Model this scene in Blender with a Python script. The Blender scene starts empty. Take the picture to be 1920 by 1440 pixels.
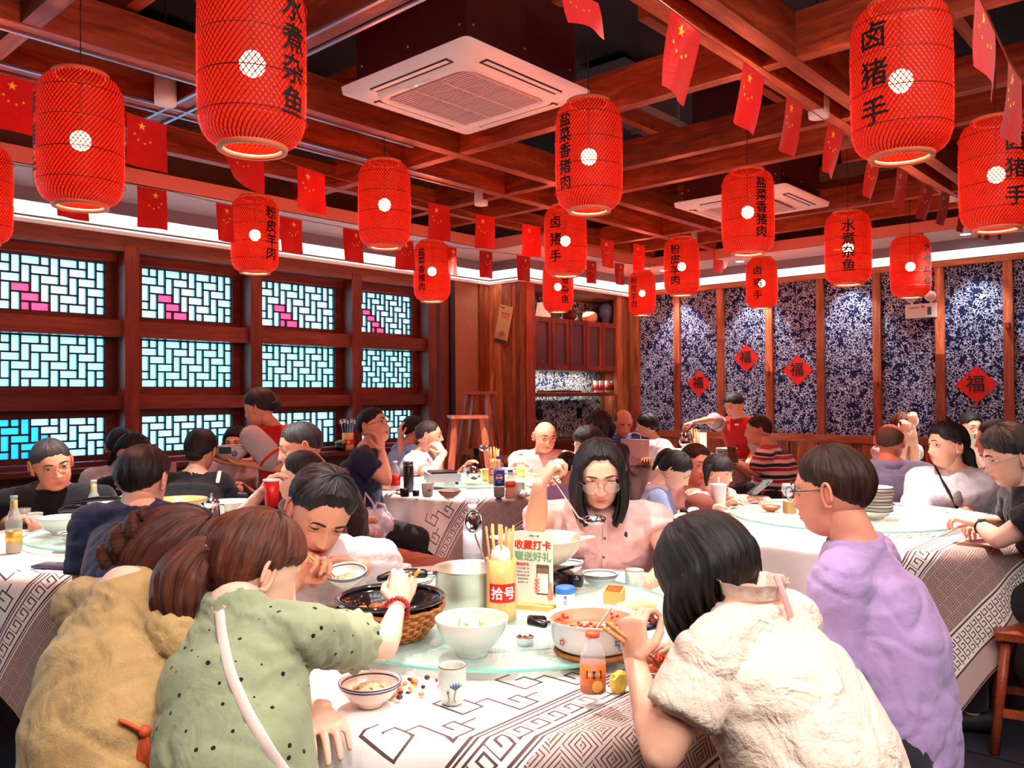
import bpy, bmesh, math, random
import numpy as np
from mathutils import Vector, Matrix
S = bpy.context.scene
PI = math.pi
rnd = random.Random(7)

# ---------------------------------------------------------------- camera
EYE = 1.40
FOC, YAW, PITCH, ROLL = 1556.4, 0.73089, 0.0132175, -0.0065632      # focal length in px of the 1920x1440 frame
_F = np.array([math.cos(YAW)*math.cos(PITCH), math.sin(YAW)*math.cos(PITCH), math.sin(PITCH)])
_r = np.array([math.sin(YAW), -math.cos(YAW), 0.0]); _u = np.cross(_r, _F)
_c, _s = math.cos(ROLL), math.sin(ROLL)
_r, _u = _c*_r+_s*_u, -_s*_r+_c*_u
FW = np.array([math.cos(YAW), math.sin(YAW), 0.0]); RT = np.array([math.sin(YAW), -math.cos(YAW), 0.0])
UP = np.array([0, 0, 1.0])
cam = bpy.data.cameras.new('camera'); camo = bpy.data.objects.new('camera', cam); S.collection.objects.link(camo)
cam.sensor_width = 36.0; cam.lens = FOC/1920*36.0; cam.clip_start = 0.05; cam.clip_end = 200
M = Matrix.Identity(4)
for i in range(3):
    M[i][0], M[i][1], M[i][2] = _r[i], _u[i], -_F[i]
M[2][3] = EYE
camo.matrix_world = M
S.camera = camo

# ---------------------------------------------------------------- world, exposure, lights
S.view_settings.view_transform = 'Standard'; S.view_settings.look = 'None'
S.view_settings.gamma = 1.0; S.view_settings.use_curve_mapping = False
S.view_settings.exposure = 0.68
w = bpy.data.worlds.new('daylight'); S.world = w; w.use_nodes = True
wb = w.node_tree.nodes['Background']; wb.inputs[0].default_value = (0.44, 0.83, 1.0, 1); wb.inputs[1].default_value = 6.5
S.cycles.max_bounces = 6; S.cycles.diffuse_bounces = 3; S.cycles.glossy_bounces = 3
S.cycles.transmission_bounces = 6; S.cycles.transparent_max_bounces = 12
S.cycles.caustics_reflective = False; S.cycles.caustics_refractive = False
S.cycles.sample_clamp_indirect = 4.0; S.cycles.use_denoising = True
S.cycles.use_light_tree = True

def pix(px, py, d):
    """the point seen at pixel (px, py) of the photograph at depth d metres"""
    return _F*d + _r*((px-960)/FOC*d) - _u*((py-720)/FOC*d) + np.array([0, 0, EYE])
def pixz(px, py, z):
    v = _F + _r*((px-960)/FOC) - _u*((py-720)/FOC)
    return v*((z-EYE)/v[2]) + np.array([0, 0, EYE])
def plan(px, d, z):
    p = FW*d + RT*((px-960)/FOC*d); return np.array([p[0], p[1], z])

def spot(name, loc, aim, power, col, size=60, blend=.5, rad=.05):
    l = bpy.data.lights.new(name, 'SPOT'); l.energy = power; l.color = col; l.spot_size = math.radians(size)
    l.spot_blend = blend; l.shadow_soft_size = rad
    o = bpy.data.objects.new(name, l); S.collection.objects.link(o); o.location = loc
    o.rotation_euler = (Vector(aim)-Vector(loc)).to_track_quat('-Z', 'Y').to_euler(); return o
def area(name, loc, aim, power, col, sx, sy):
    l = bpy.data.lights.new(name, 'AREA'); l.energy = power; l.color = col; l.shape = 'RECTANGLE'; l.size = sx; l.size_y = sy
    o = bpy.data.objects.new(name, l); S.collection.objects.link(o); o.location = loc
    o.rotation_euler = (Vector(aim)-Vector(loc)).to_track_quat('-Z', 'Y').to_euler(); return o

WY, WX = 6.05, 8.36            # window wall plane (y), fabric wall plane (x)
TB = {'one': plan(934, 2.37, 0), 'two': plan(290, 3.87, 0), 'three': plan(905, 6.05, 0), 'four': plan(1578, 4.2, 0),
      'five': plan(1310, 8.1, 0), 'six': plan(1790, 6.15, 0)}
WARM = (1.0, .93, .84)
# downlights between the beams over each table (the room's own spot lamps)
TLIGHT = [('one', (-.15, .35), 72), ('one', (.45, -.35), 36), ('two', (.1, .1), 150), ('three', (.1, .1), 200), ('four', (.0, .1), 170), ('five', (-.1, .0), 150), ('six', (0, 0), 120)]
LAMPS = []
for k, (t, (dx, dy), p) in enumerate(TLIGHT):
    c = TB[t]; loc = (c[0]+dx, c[1]+dy, 2.80); LAMPS.append(loc)
    spot('table_spot', loc, (c[0]+dx*.2, c[1]+dy*.2, .75), p*2.0, WARM, 62, .55, .035)
WALLDL = [.75, 1.85, 2.95, 3.95, 4.85]
for y in WALLDL:
    spot('wall_washer', (WX-.33, y, 2.72), (WX-.02, y, 1.2), 42, (.86, .93, 1.0), 70, .6, .03)
area('ceiling_fill', (1.2, -.4, 3.0), (1.8, 1.2, .6), 85, (1.0, .93, .87), 2.4, 2.4)     # unseen fill light added to brighten the near diners and beams
spot('rear_fill_spot', (.15, .25, 2.8), (1.25, 1.15, .9), 44, WARM, 75, .7, .06)  # unseen spots added behind the viewer to light the near backs
spot('rear_fill_spot', (.9, -.7, 2.8), (1.5, .7, .9), 34, WARM, 75, .7, .06)
spot('rear_fill_spot', (-.3, 1.3, 2.8), (.9, 1.7, .9), 30, WARM, 75, .7, .06)
# ---------------------------------------------------------------- helpers
def link(o, parent=None):
    S.collection.objects.link(o)
    if parent is not None: o.parent = parent
    return o
def tag(o, label=None, cat=None, group=None, kind=None):
    if label: o['label'] = label
    if cat: o['category'] = cat
    if group: o['group'] = group
    if kind: o['kind'] = kind
    return o
def thing(name, label, cat, loc=(0, 0, 0), rz=0, group=None, kind=None, rot=None):
    o = bpy.data.objects.new(name, None); link(o); o.location = tuple(loc)
    o.rotation_euler = rot if rot is not None else (0, 0, rz); o.empty_display_size = .05
    return tag(o, label, cat, group, kind)
def unit(v):
    v = np.asarray(v, float); n = np.linalg.norm(v); return v/n if n > 1e-9 else v
class MB:
    def __init__(s): s.v = []; s.f = []; s.uv = {}; s.mi = []
    def add(s, v, f, mi=0):
        o = len(s.v); s.v.extend([tuple(map(float, q)) for q in v]); s.f.extend([tuple(i+o for i in q) for q in f]); s.mi.extend([mi]*len(f)); return s
    def box(s, c, d, rz=0, mi=0, R=None):
        x, y, z = d[0]/2, d[1]/2, d[2]/2
        P = np.array([(-x,-y,-z),(x,-y,-z),(x,y,-z),(-x,y,-z),(-x,-y,z),(x,-y,z),(x,y,z),(-x,y,z)])
        if R is None:
            a, b = math.cos(rz), math.sin(rz); R = np.array([[a,-b,0],[b,a,0],[0,0,1]])
        P = P@np.asarray(R).T + np.array(c)
        return s.add(P, [(0,3,2,1),(4,5,6,7),(0,1,5,4),(1,2,6,5),(2,3,7,6),(3,0,4,7)], mi)
    def bar(s, a, b, w, h, up=(0,0,1), mi=0):
        a, b = np.array(a, float), np.array(b, float); t = unit(b-a); sd = unit(np.cross(up, t))
        if np.linalg.norm(np.cross(up, t)) < 1e-6: sd = np.array([1.,0,0])
        u = np.cross(t, sd); L = np.linalg.norm(b-a)
        return s.box((a+b)/2, (L, w, h), mi=mi, R=np.column_stack([t, sd, u]))
    def tube(s, pts, r, n=10, side=None, rb=None, cap='round', mi=0, uvv=False):
        P = np.array([np.asarray(p, float) for p in pts]); k = len(P)
        ra = np.full(k, r, float) if np.isscalar(r) else np.array(r, float)
        rbv = ra.copy() if rb is None else (np.full(k, rb, float) if np.isscalar(rb) else np.array(rb, float))
        T = np.gradient(P, axis=0); T /= np.maximum(np.linalg.norm(T, axis=1, keepdims=True), 1e-9)
        if side is None:
            s0 = np.cross(T[0], (0, 0, 1.)); side = s0 if np.linalg.norm(s0) > .2 else np.cross(T[0], (0, 1., 0))
        rings = []; cur = unit(side)
        for i in range(k):
            cur = unit(cur - T[i]*np.dot(cur, T[i])); rings.append((P[i], cur, np.cross(T[i], cur), ra[i], rbv[i], T[i]))
        out = []
        if cap == 'round':
            p, a, b, x, y, t = rings[0]; m = min(x, y)
            for q in (1.35, .9, .45): out.append((p-t*m*math.sin(q), a, b, x*math.cos(q), y*math.cos(q)))
        out += [(p, a, b, x, y) for p, a, b, x, y, t in rings]
        if cap == 'round':
            p, a, b, x, y, t = rings[-1]; m = min(x, y)
            for q in (.45, .9, 1.35): out.append((p+t*m*math.sin(q), a, b, x*math.cos(q), y*math.cos(q)))
        ang = np.arange(n)*2*PI/n; V = []; Fc = []
        for p, a, b, x, y in out:
            V += list(p + np.outer(np.cos(ang)*x, a) + np.outer(np.sin(ang)*y, b))
        m = len(out)
        for i in range(m-1):
            for j in range(n):
                Fc.append((i*n+j, i*n+(j+1) % n, (i+1)*n+(j+1) % n, (i+1)*n+j))
        if cap != 'open':
            Fc.append(tuple(range(n-1, -1, -1))); Fc.append(tuple((m-1)*n+j for j in range(n)))
        return s.add(V, Fc, mi)
    def lathe(s, prof, n=24, c=(0,0,0), mi=0, close=False, arc=None, sx=1, sy=1):
        """prof: (radius, z) pairs from one end to the other"""
        V = []; Fc = []; k = len(prof)
        for r, z in prof:
            for j in range(n):
                a = 2*PI*j/n; V.append((c[0]+sx*r*math.cos(a), c[1]+sy*r*math.sin(a), c[2]+z))
        for i in range(k-1):
            for j in range(n): Fc.append((i*n+j, i*n+(j+1) % n, (i+1)*n+(j+1) % n, (i+1)*n+j))
        if prof[0][0] > 1e-5 and not close: Fc.append(tuple(range(n-1, -1, -1)))
        if prof[-1][0] > 1e-5 and not close: Fc.append(tuple((k-1)*n+j for j in range(n)))
        if close:
            for j in range(n): Fc.append(((k-1)*n+j, (k-1)*n+(j+1) % n, (j+1) % n, j))
        return s.add(V, Fc, mi)
    def ball(s, c, r, n=12, mi=0, R=None):
        r = (r, r, r) if np.isscalar(r) else r; k = max(4, n//2+1); V = []; Fc = []
        for i in range(k+1):
            t = PI*i/k
            for j in range(n):
                a = 2*PI*j/n; V.append((r[0]*math.sin(t)*math.cos(a), r[1]*math.sin(t)*math.sin(a), -r[2]*math.cos(t)))
        for i in range(k):
            for j in range(n): Fc.append((i*n+j, i*n+(j+1) % n, (i+1)*n+(j+1) % n, (i+1)*n+j))
        V = np.array(V)
        if R is not None: V = V@np.asarray(R).T
        return s.add(V+np.array(c), Fc, mi)
    def join(s, o, mi=None):
        k = len(s.v); s.v += o.v; s.f += [tuple(i+k for i in q) for q in o.f]; s.mi += (o.mi if mi is None else [mi]*len(o.f)); return s
    def mesh(s, name, mats, smooth=True, weld=True):
        me = bpy.data.meshes.new(name); me.from_pydata(s.v, [], s.f)
        if not isinstance(mats, (list, tuple)): mats = [mats]
        for m in mats: me.materials.append(m)
        if len(mats) > 1: me.polygons.foreach_set('material_index', s.mi)
        if weld:
            bm = bmesh.new(); bm.from_mesh(me); bmesh.ops.remove_doubles(bm, verts=bm.verts, dist=1e-5)
            bmesh.ops.recalc_face_normals(bm, faces=bm.faces)
            bm.to_mesh(me); bm.free()
        if smooth:
            me.polygons.foreach_set('use_smooth', [True]*len(me.polygons))
            if smooth != 'all': me.set_sharp_from_angle(angle=math.radians(40))
        me.update(); return me
    def build(s, name, mats, parent=None, smooth=False, weld=True, **kw):
        o = bpy.data.objects.new(name, s.mesh(name, mats, smooth, weld)); link(o, parent)
        if kw: tag(o, **kw)
        return o
def clone(o, parent=None):
    c = o.copy(); S.collection.objects.link(c); c.parent = parent
    for ch in [x for x in KIDS.get(o.name, list(o.children))]: clone(ch, c)
    return c
KIDS = {}
def inst(src, parent=None, loc=None, rot=None, scale=None, name=None):
    c = src.copy(); S.collection.objects.link(c); c.parent = parent
    if loc is not None: c.location = tuple(loc)
    if rot is not None: c.rotation_euler = rot
    if scale is not None: c.scale = scale
    return c
def mobj(name, me, parent=None, loc=(0,0,0), rot=(0,0,0), scale=(1,1,1)):
    o = bpy.data.objects.new(name, me); link(o, parent); o.location = tuple(loc); o.rotation_euler = rot; o.scale = scale; return o

# vectorised value noise
_rs = np.random.RandomState(3); _tab = _rs.rand(4096)*2-1
def vnoise(P, f=1.0, seed=0):
    Q = np.asarray(P, float)*f + seed*13.7; I = np.floor(Q).astype(np.int64); W = Q-I; W = W*W*(3-2*W)
    def h(i, j, k): return _tab[(i*73856093 ^ j*19349663 ^ k*83492791) & 4095]
    r = 0
    for a in (0, 1):
        for b in (0, 1):
            for c in (0, 1):
                r = r + h(I[:,0]+a, I[:,1]+b, I[:,2]+c)*(W[:,0] if a else 1-W[:,0])*(W[:,1] if b else 1-W[:,1])*(W[:,2] if c else 1-W[:,2])
    return r
def remesh(mb, voxel, smooth=2):
    me = bpy.data.meshes.new('tmp'); me.from_pydata(mb.v, [], mb.f)
    o = bpy.data.objects.new('tmp', me); S.collection.objects.link(o)
    m = o.modifiers.new('r', 'REMESH'); m.mode = 'VOXEL'; m.voxel_size = voxel; m.use_smooth_shade = True
    if smooth:
        m2 = o.modifiers.new('s', 'SMOOTH'); m2.iterations = smooth; m2.factor = .5
    dg = bpy.context.evaluated_depsgraph_get(); ev = o.evaluated_get(dg); em = ev.to_mesh()
    n = len(em.vertices); V = np.empty(n*3); em.vertices.foreach_get('co', V); V = V.reshape(-1, 3)
    k = len(em.polygons); L = np.empty(len(em.loops), np.int32); em.loops.foreach_get('vertex_index', L)
    N = np.empty(n*3); em.vertices.foreach_get('normal', N); N = N.reshape(-1, 3)
    Fc = L.reshape(-1, 4) if len(L) == 4*k else np.array([list(p.vertices)+[p.vertices[-1]]*(4-len(p.vertices)) for p in em.polygons])
    ev.to_mesh_clear(); bpy.data.objects.remove(o); bpy.data.meshes.remove(me)
    return V, Fc, N
def np_mesh(name, V, Fc, mats, uv=None, col=None):
    me = bpy.data.meshes.new(name); V = np.asarray(V, np.float32)
    if isinstance(Fc, np.ndarray) and Fc.ndim == 2 and Fc.shape[1] == 4:
        n = len(Fc); me.vertices.add(len(V)); me.vertices.foreach_set('co', V.ravel())
        me.loops.add(n*4); me.loops.foreach_set('vertex_index', Fc.astype(np.int32).ravel())
        me.polygons.add(n); me.polygons.foreach_set('loop_start', np.arange(0, n*4, 4, dtype=np.int32))
        me.update(calc_edges=True); me.validate()
    else:
        me.from_pydata(V.tolist(), [], [tuple(int(i) for i in f) for f in Fc])
    for m in (mats if isinstance(mats, (list, tuple)) else [mats]): me.materials.append(m)
    me.polygons.foreach_set('use_smooth', [True]*len(me.polygons))
    if col is not None:
        a = me.color_attributes.new('tint', 'FLOAT_COLOR', 'POINT'); c = np.ones((len(V), 4), np.float32); c[:, :3] = col; a.data.foreach_set('color', c.ravel())
    if uv is not None and len(me.loops):
        l = me.uv_layers.new(name='UVMap'); idx = np.empty(len(me.loops), np.int32); me.loops.foreach_get('vertex_index', idx)
        l.data.foreach_set('uv', np.asarray(uv, np.float32)[idx].ravel())
    me.update(); return me

# ---------------------------------------------------------------- shader maths and materials
class X:
    """one value in a node tree, with operators that add Math nodes"""
    def __init__(s, nt, sock): s.nt = nt; s.s = sock
    def op(s, kind, *o, clamp=False):
        n = s.nt.nodes.new('ShaderNodeMath'); n.operation = kind; n.use_clamp = clamp
        for i, q in enumerate((s,)+o):
            if isinstance(q, X): s.nt.links.new(q.s, n.inputs[i])
            else: n.inputs[i].default_value = q
        return X(s.nt, n.outputs[0])
    def __add__(s, o): return s.op('ADD', o)
    def __sub__(s, o): return s.op('SUBTRACT', o)
    def __rsub__(s, o): return (s*-1)+o
    def __mul__(s, o): return s.op('MULTIPLY', o)
    def __truediv__(s, o): return s.op('DIVIDE', o)
    def __gt__(s, o): return s.op('GREATER_THAN', o)
    def __lt__(s, o): return s.op('LESS_THAN', o)
    __radd__ = __add__; __rmul__ = __mul__
    def abs(s): return s.op('ABSOLUTE')
    def frac(s): return s.op('FRACT')
    def floor(s): return s.op('FLOOR')
    def mod(s, m): return s.op('FLOORED_MODULO', m)
    def max(s, o): return s.op('MAXIMUM', o)
    def min(s, o): return s.op('MINIMUM', o)
    def between(s, a, b): return (s > a)*(s < b)
def lin(c):
    """sRGB 0-255 triple to linear"""
    return tuple(((x/255)/12.92 if x/255 <= .04045 else (((x/255)+.055)/1.055)**2.4) for x in c)
class Mat:
    def __init__(s, name, base=(200,200,200), rough=.5, metal=0, spec=.5, emit=None, estr=0, trans=0, alpha=1, coat=0, ior=1.45, sheen=0, sss=0):
        s.m = bpy.data.materials.new(name); s.m.use_nodes = True; s.nt = s.m.node_tree; s.b = s.nt.nodes['Principled BSDF']; s.out = s.nt.nodes['Material Output']
        i = s.b.inputs; s.base = lin(base)
        i['Base Color'].default_value = (*s.base, 1); i['Roughness'].default_value = rough; i['Metallic'].default_value = metal
        i['Specular IOR Level'].default_value = spec; i['Transmission Weight'].default_value = trans; i['Alpha'].default_value = alpha
        i['Coat Weight'].default_value = coat; i['IOR'].default_value = ior; i['Sheen Weight'].default_value = sheen
        if sss: i['Subsurface Weight'].default_value = sss; i['Subsurface Radius'].default_value = (.012, .004, .002); i['Subsurface Scale'].default_value = 1
        if emit: i['Emission Color'].default_value = (*lin(emit), 1); i['Emission Strength'].default_value = estr
    def node(s, t, **kw):
        n = s.nt.nodes.new(t)
        for k, v in kw.items():
            if hasattr(n, k): setattr(n, k, v)
            else: n.inputs[k].default_value = v
        return n
    def coord(s, kind='Object', scale=(1,1,1), rot=(0,0,0), loc=(0,0,0)):
        tc = s.node('ShaderNodeTexCoord'); mp = s.node('ShaderNodeMapping')
        mp.inputs['Scale'].default_value = scale; mp.inputs['Rotation'].default_value = rot; mp.inputs['Location'].default_value = loc
        s.nt.links.new(tc.outputs[kind], mp.inputs[0]); return mp.outputs[0]
    def xyz(s, kind='Object', **kw):
        sp = s.node('ShaderNodeSeparateXYZ'); s.nt.links.new(s.coord(kind, **kw), sp.inputs[0]); return [X(s.nt, q) for q in sp.outputs]
    def noise(s, vec, scale=5, detail=3, rough=.5, dist=0):
        n = s.node('ShaderNodeTexNoise'); n.inputs['Scale'].default_value = scale; n.inputs['Detail'].default_value = detail
        n.inputs['Roughness'].default_value = rough; n.inputs['Distortion'].default_value = dist; s.nt.links.new(vec, n.inputs['Vector']); return X(s.nt, n.outputs[0])
    def voro(s, vec, scale=5, feature='F1', rnd=1.0):
        n = s.node('ShaderNodeTexVoronoi'); n.feature = feature; n.inputs['Scale'].default_value = scale; n.inputs['Randomness'].default_value = rnd
        s.nt.links.new(vec, n.inputs['Vector']); return X(s.nt, n.outputs['Distance']), n
    def ramp(s, x, stops):
        n = s.node('ShaderNodeValToRGB'); e = n.color_ramp.elements
        while len(e) < len(stops): e.new(.5)
        for q, (p, c) in zip(e, stops): q.position = p; q.color = (*lin(c), 1)
        s.nt.links.new(x.s if isinstance(x, X) else x, n.inputs[0]); return n.outputs[0]
    def mix(s, fac, a, b, blend='MIX'):
        n = s.node('ShaderNodeMix'); n.data_type = 'RGBA'; n.blend_type = blend
        def put(sock, v):
            if isinstance(v, X): s.nt.links.new(v.s, sock)
            elif isinstance(v, bpy.types.NodeSocket): s.nt.links.new(v, sock)
            elif isinstance(v, (int, float)): sock.default_value = v
            else: sock.default_value = (*lin(v), 1)
        put(n.inputs[0], fac); put(n.inputs[6], a); put(n.inputs[7], b); return n.outputs[2]
    def color(s, sock): s.nt.links.new(sock, s.b.inputs['Base Color']); return s
    def rough(s, x): s.nt.links.new(x.s if isinstance(x, X) else x, s.b.inputs['Roughness']); return s
    def bump(s, x, strength=.3, dist=.01):
        n = s.node('ShaderNodeBump'); n.inputs['Strength'].default_value = strength; n.inputs['Distance'].default_value = dist
        s.nt.links.new(x.s if isinstance(x, X) else x, n.inputs['Height']); s.nt.links.new(n.outputs[0], s.b.inputs['Normal']); return s
def plain(name, base, rough=.5, **kw):
    return Mat(name, base, rough, **kw).m
def wood(name, a, b, rough=.5, axis=0, scale=1.0, knots=True, spec=.4, var=.55):
    """planed timber: grain stretched along one object axis, tone differs from piece to piece"""
    m = Mat(name, a, rough, spec=spec); sc = [9, 9, 9]; sc[axis] = 1.1
    v = m.coord('Object', scale=tuple(q*scale for q in sc))
    oi = m.node('ShaderNodeObjectInfo'); add = m.node('ShaderNodeVectorMath', operation='ADD')
    cmb = m.node('ShaderNodeCombineXYZ'); r10 = X(m.nt, oi.outputs['Random'])*37.0
    for i in range(3): m.nt.links.new(r10.s, cmb.inputs[i])
    m.nt.links.new(v, add.inputs[0]); m.nt.links.new(cmb.outputs[0], add.inputs[1]); v = add.outputs[0]
    g = m.noise(v, 2.2, 5, .62, .9); h = m.noise(v, 11, 3, .6)
    f = g*.75 + h*.25
    c = m.ramp(f, [(.30, a), (.52, tuple((p+q)//2 for p, q in zip(a, b))), (.70, b)])
    rr = X(m.nt, oi.outputs['Random']); t = m.node('ShaderNodeCombineColor')
    br = rr*var+(.98-var*.5)
    for i in range(3): m.nt.links.new(br.s, t.inputs[i])
    c = m.mix(1.0, c, t.outputs[0], 'MULTIPLY'); m.color(c); m.bump(f, .25, .004); return m.m
def fabric(name, base, wr=.5, scale=7, weave=0, rough=.85, sheen=.15, var=.08):
    m = Mat(name, base, rough, spec=.2, sheen=sheen); v = m.coord('Object')
    n = m.noise(v, scale, 3, .55, 1.2); n2 = m.noise(v, scale*3.2, 3, .6, .4)
    h = n*.8+n2*.25
    d = tuple(max(0, int(q*(1-var*2.2))) for q in base); m.color(m.mix(n2, d, base))
    if weave:
        wv = m.noise(v, 420, 2, .5); h = h+wv*.06*weave
    m.bump(h, wr, .020); return m.m
# ---------------------------------------------------------------- people
def _ray(n, c, r):
    c = np.array(c); r = np.array(r); A = ((n/r)**2).sum(1); B = -2*(n*c/r**2).sum(1); C = ((c/r)**2).sum()-1
    return (-B+np.sqrt(np.maximum(B*B-4*A*C, 0)))/(2*A)
def skull(n, jaw=1.0):
    """distance from the head's centre to its surface along unit directions n (x right, y face, z up)"""
    a = _ray(n, (0, -.012, .020), (.0745, .094, .089)); b = _ray(n, (0, .020, -.034), (.057*jaw, .066, .077))
    k = .012; h = np.clip(.5+.5*(a-b)/k, 0, 1); return b*(1-h)+a*h+k*h*(1-h)
def gz(x, s): return np.exp(-(x/s)**2)
def head_mesh(na, nb, mouth=0.0, jaw=1.0, nose=1.0, wide=1.0):
    a = np.linspace(0, 2*PI, na, endpoint=False); a = a - .42*np.sin(a)*1.0      # denser towards the face (a = 0)
    t = np.linspace(0.02, PI-.02, nb); A, T = np.meshgrid(a, t, indexing='ij')
    n = np.stack([np.sin(A)*np.sin(T), np.cos(A)*np.sin(T), np.cos(T)], -1).reshape(-1, 3)
    P = n*skull(n, jaw)[:, None]; x, z = P[:, 0], P[:, 2]; fr = np.clip((n[:, 1]-.15)*3, 0, 1)
    nz = (.005+.0145*np.clip((.018-z)/.042, 0, 1))*nose
    nw = .0068+.0052*np.clip((.010-z)/.035, 0, 1)
    nf = np.where(z > .020, gz(z-.020, .014), np.where(z < -.026, gz(z+.026, .0065), 1))
    dy = nz*nf*gz(x, nw)
    dy += .0070*nose*(gz(x-.0125, .0052)+gz(x+.0125, .0052))*gz(z+.026, .0062)
    dy += .0045*gz(z-.031, .010)*gz(np.abs(x)-.026, .022)
    dy -= .0066*gz(np.abs(x)-.031, .0155)*gz(z-.013, .0105)
    dy += .0045*gz(np.abs(x)-.040, .018)*gz(z+.018, .018)
    lw = gz(x, .019)
    dy += .0060*lw*gz(z+.0495, .0048) + .0066*lw*gz(z+.0600, .0054)
    dy -= (.0055+.016*mouth)*gz(x, .018)*gz(z+.0545, .0020+.004*mouth)
    dy -= .0030*gz(x, .020)*gz(z+.072, .006); dy += .0060*gz(x, .018)*gz(z+.088, .012)
    P[:, 1] += dy*fr
    lip = fr*gz(x, .0205)*(gz(z+.0490, .0050)+gz(z+.0605, .0056)); lip = np.clip(lip*1.5, 0, 1)
    chk = fr*gz(np.abs(x)-.042, .02)*gz(z+.02, .022)+fr*gz(x, .014)*gz(z+.024, .010)*.8
    ins = fr*gz(x, .016)*gz(z+.0545, .0022+.0035*mouth)
    col = np.ones((len(P), 3)); col -= lip[:, None]*np.array([.14, .52, .48]); col -= np.clip(chk, 0, 1)[:, None]*np.array([.02, .13, .12])
    col *= (1-np.clip(ins*(.55+.4*mouth), 0, .92))[:, None]
    P[:, 0] *= wide
    F = [(i*nb+j, i*nb+j+1, ((i+1) % na)*nb+j+1, ((i+1) % na)*nb+j) for i in range(na) for j in range(nb-1)]
    V = list(P); c0 = len(V); V.append(P[0::nb].mean(0)); c1 = c0+1; V.append(P[nb-1::nb].mean(0)); col = np.vstack([col, [1, 1, 1], [1, 1, 1]])
    for i in range(na):
        F.append((c0, i*nb, ((i+1) % na)*nb, c0)); F.append((c1, ((i+1) % na)*nb+nb-1, i*nb+nb-1, c1))
    mb = MB(); mb.add(V, [f if len(set(f)) == 4 else tuple(dict.fromkeys(f)) for f in F])
    for sgn in (-1, 1):                                             # ears: bowl, rim and lobe
        e = MB(); pts = [(0, .012*math.cos(q)-.003*q*.0, .030*math.sin(q)+.0) for q in np.linspace(-1.9, 3.6, 14)]
        e.tube([(.004+.004*max(0, math.cos(q)), p[1]*1.05-.010, p[2]) for q, p in zip(np.linspace(-1.9, 3.6, 14), pts)], .0042, 6)
        e.ball((.001, -.006, -.002), (.005, .014, .026), 10); e.ball((.002, .000, -.026), (.006, .008, .009), 8)
        cz, sz = math.cos(.45), math.sin(.45)
        E_ = np.array(e.v); E_ = np.stack([E_[:, 0]*cz-E_[:, 1]*sz*1.0, E_[:, 0]*sz+E_[:, 1]*cz, E_[:, 2]], 1)
        E_[:, 0] = (E_[:, 0]+.0735*wide)*sgn; E_[:, 1] += -.010; E_[:, 2] += .000
        mb.add(E_, [tuple(reversed(f)) if sgn < 0 else f for f in e.f]); col = np.vstack([col, np.tile([1, .86, .85], (len(E_), 1))])
    return mb, col
def frame(th, pitch=0, roll=0):
    """columns right, face, up of a head or chest turned th degrees (0 away from the viewer, 90 to the picture's right, 180 to the viewer)"""
    t = math.radians(th); f = math.cos(t)*FW+math.sin(t)*RT; r = np.cross(f, UP); p = math.radians(pitch)
    f2 = f*math.cos(p)-UP*math.sin(p); u2 = UP*math.cos(p)+f*math.sin(p); q = math.radians(roll)
    return np.column_stack([r*math.cos(q)-u2*math.sin(q), f2, u2*math.cos(q)+r*math.sin(q)])
def hand(mb, w, d, n, right, s=1.0, curl=.5, spread=1.0, seg=8, thumb=.5):
    """palm, four fingers of their own lengths and a thumb from the side of the palm; n is where the palm faces"""
    d = unit(d); n = unit(n-np.dot(n, d)*d); t = np.cross(d, n) if right else np.cross(n, d); w = np.array(w)
    c = curl if isinstance(curl, (list, tuple)) else [curl*.85, curl, curl*1.05, curl*1.15]
    mb.tube([w-d*.01*s, w+d*.018*s, w+d*.05*s, w+d*.083*s], np.array([.024, .030, .038, .039])*s, seg+4, side=t, rb=np.array([.018, .017, .0165, .013])*s)
    mb.ball(w+d*.035*s+t*.022*s+n*.006*s, np.array([.02, .016, .015])*s, 8, R=np.column_stack([d, t, n]))
    for i, (o, L, st) in enumerate(((.0285, .070, .080), (.0095, .078, .085), (-.0095, .072, .082), (-.028, .057, .074))):
        b = w+d*st*s*.96+t*o*s*spread; ang = .12+c[i]*.55; pts = [b-d*.012*s, b]; p = b
        for k, fr in enumerate((.44, .30, .26)):
            if k: ang += c[i]*(1.0 if k == 1 else .75)
            dr = d*math.cos(ang)+n*math.sin(ang)+t*(o*2.2*(spread-.6)); p = p+unit(dr)*L*fr*s; pts.append(p)
        mb.tube(pts, np.array([.0088, .0092, .0084, .0078, .0064])*s*(.92 if i == 3 else 1), seg, side=t)
    b = w+d*.022*s+t*.024*s; d1 = unit(t*.75+d*.72+n*(.25+thumb*.5)); d2 = unit(t*(.35-.5*thumb)+d*.9+n*(.35+thumb*.6)); d3 = unit(t*(-.1-.5*thumb)+d*.9+n*(.35+thumb*.6))
    mb.tube([b-d1*.01*s, b, b+d1*.032*s, b+d1*.032*s+d2*.028*s, b+d1*.032*s+d2*.028*s+d3*.024*s], np.array([.012, .0125, .0105, .0098, .0078])*s, seg, side=d)

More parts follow.
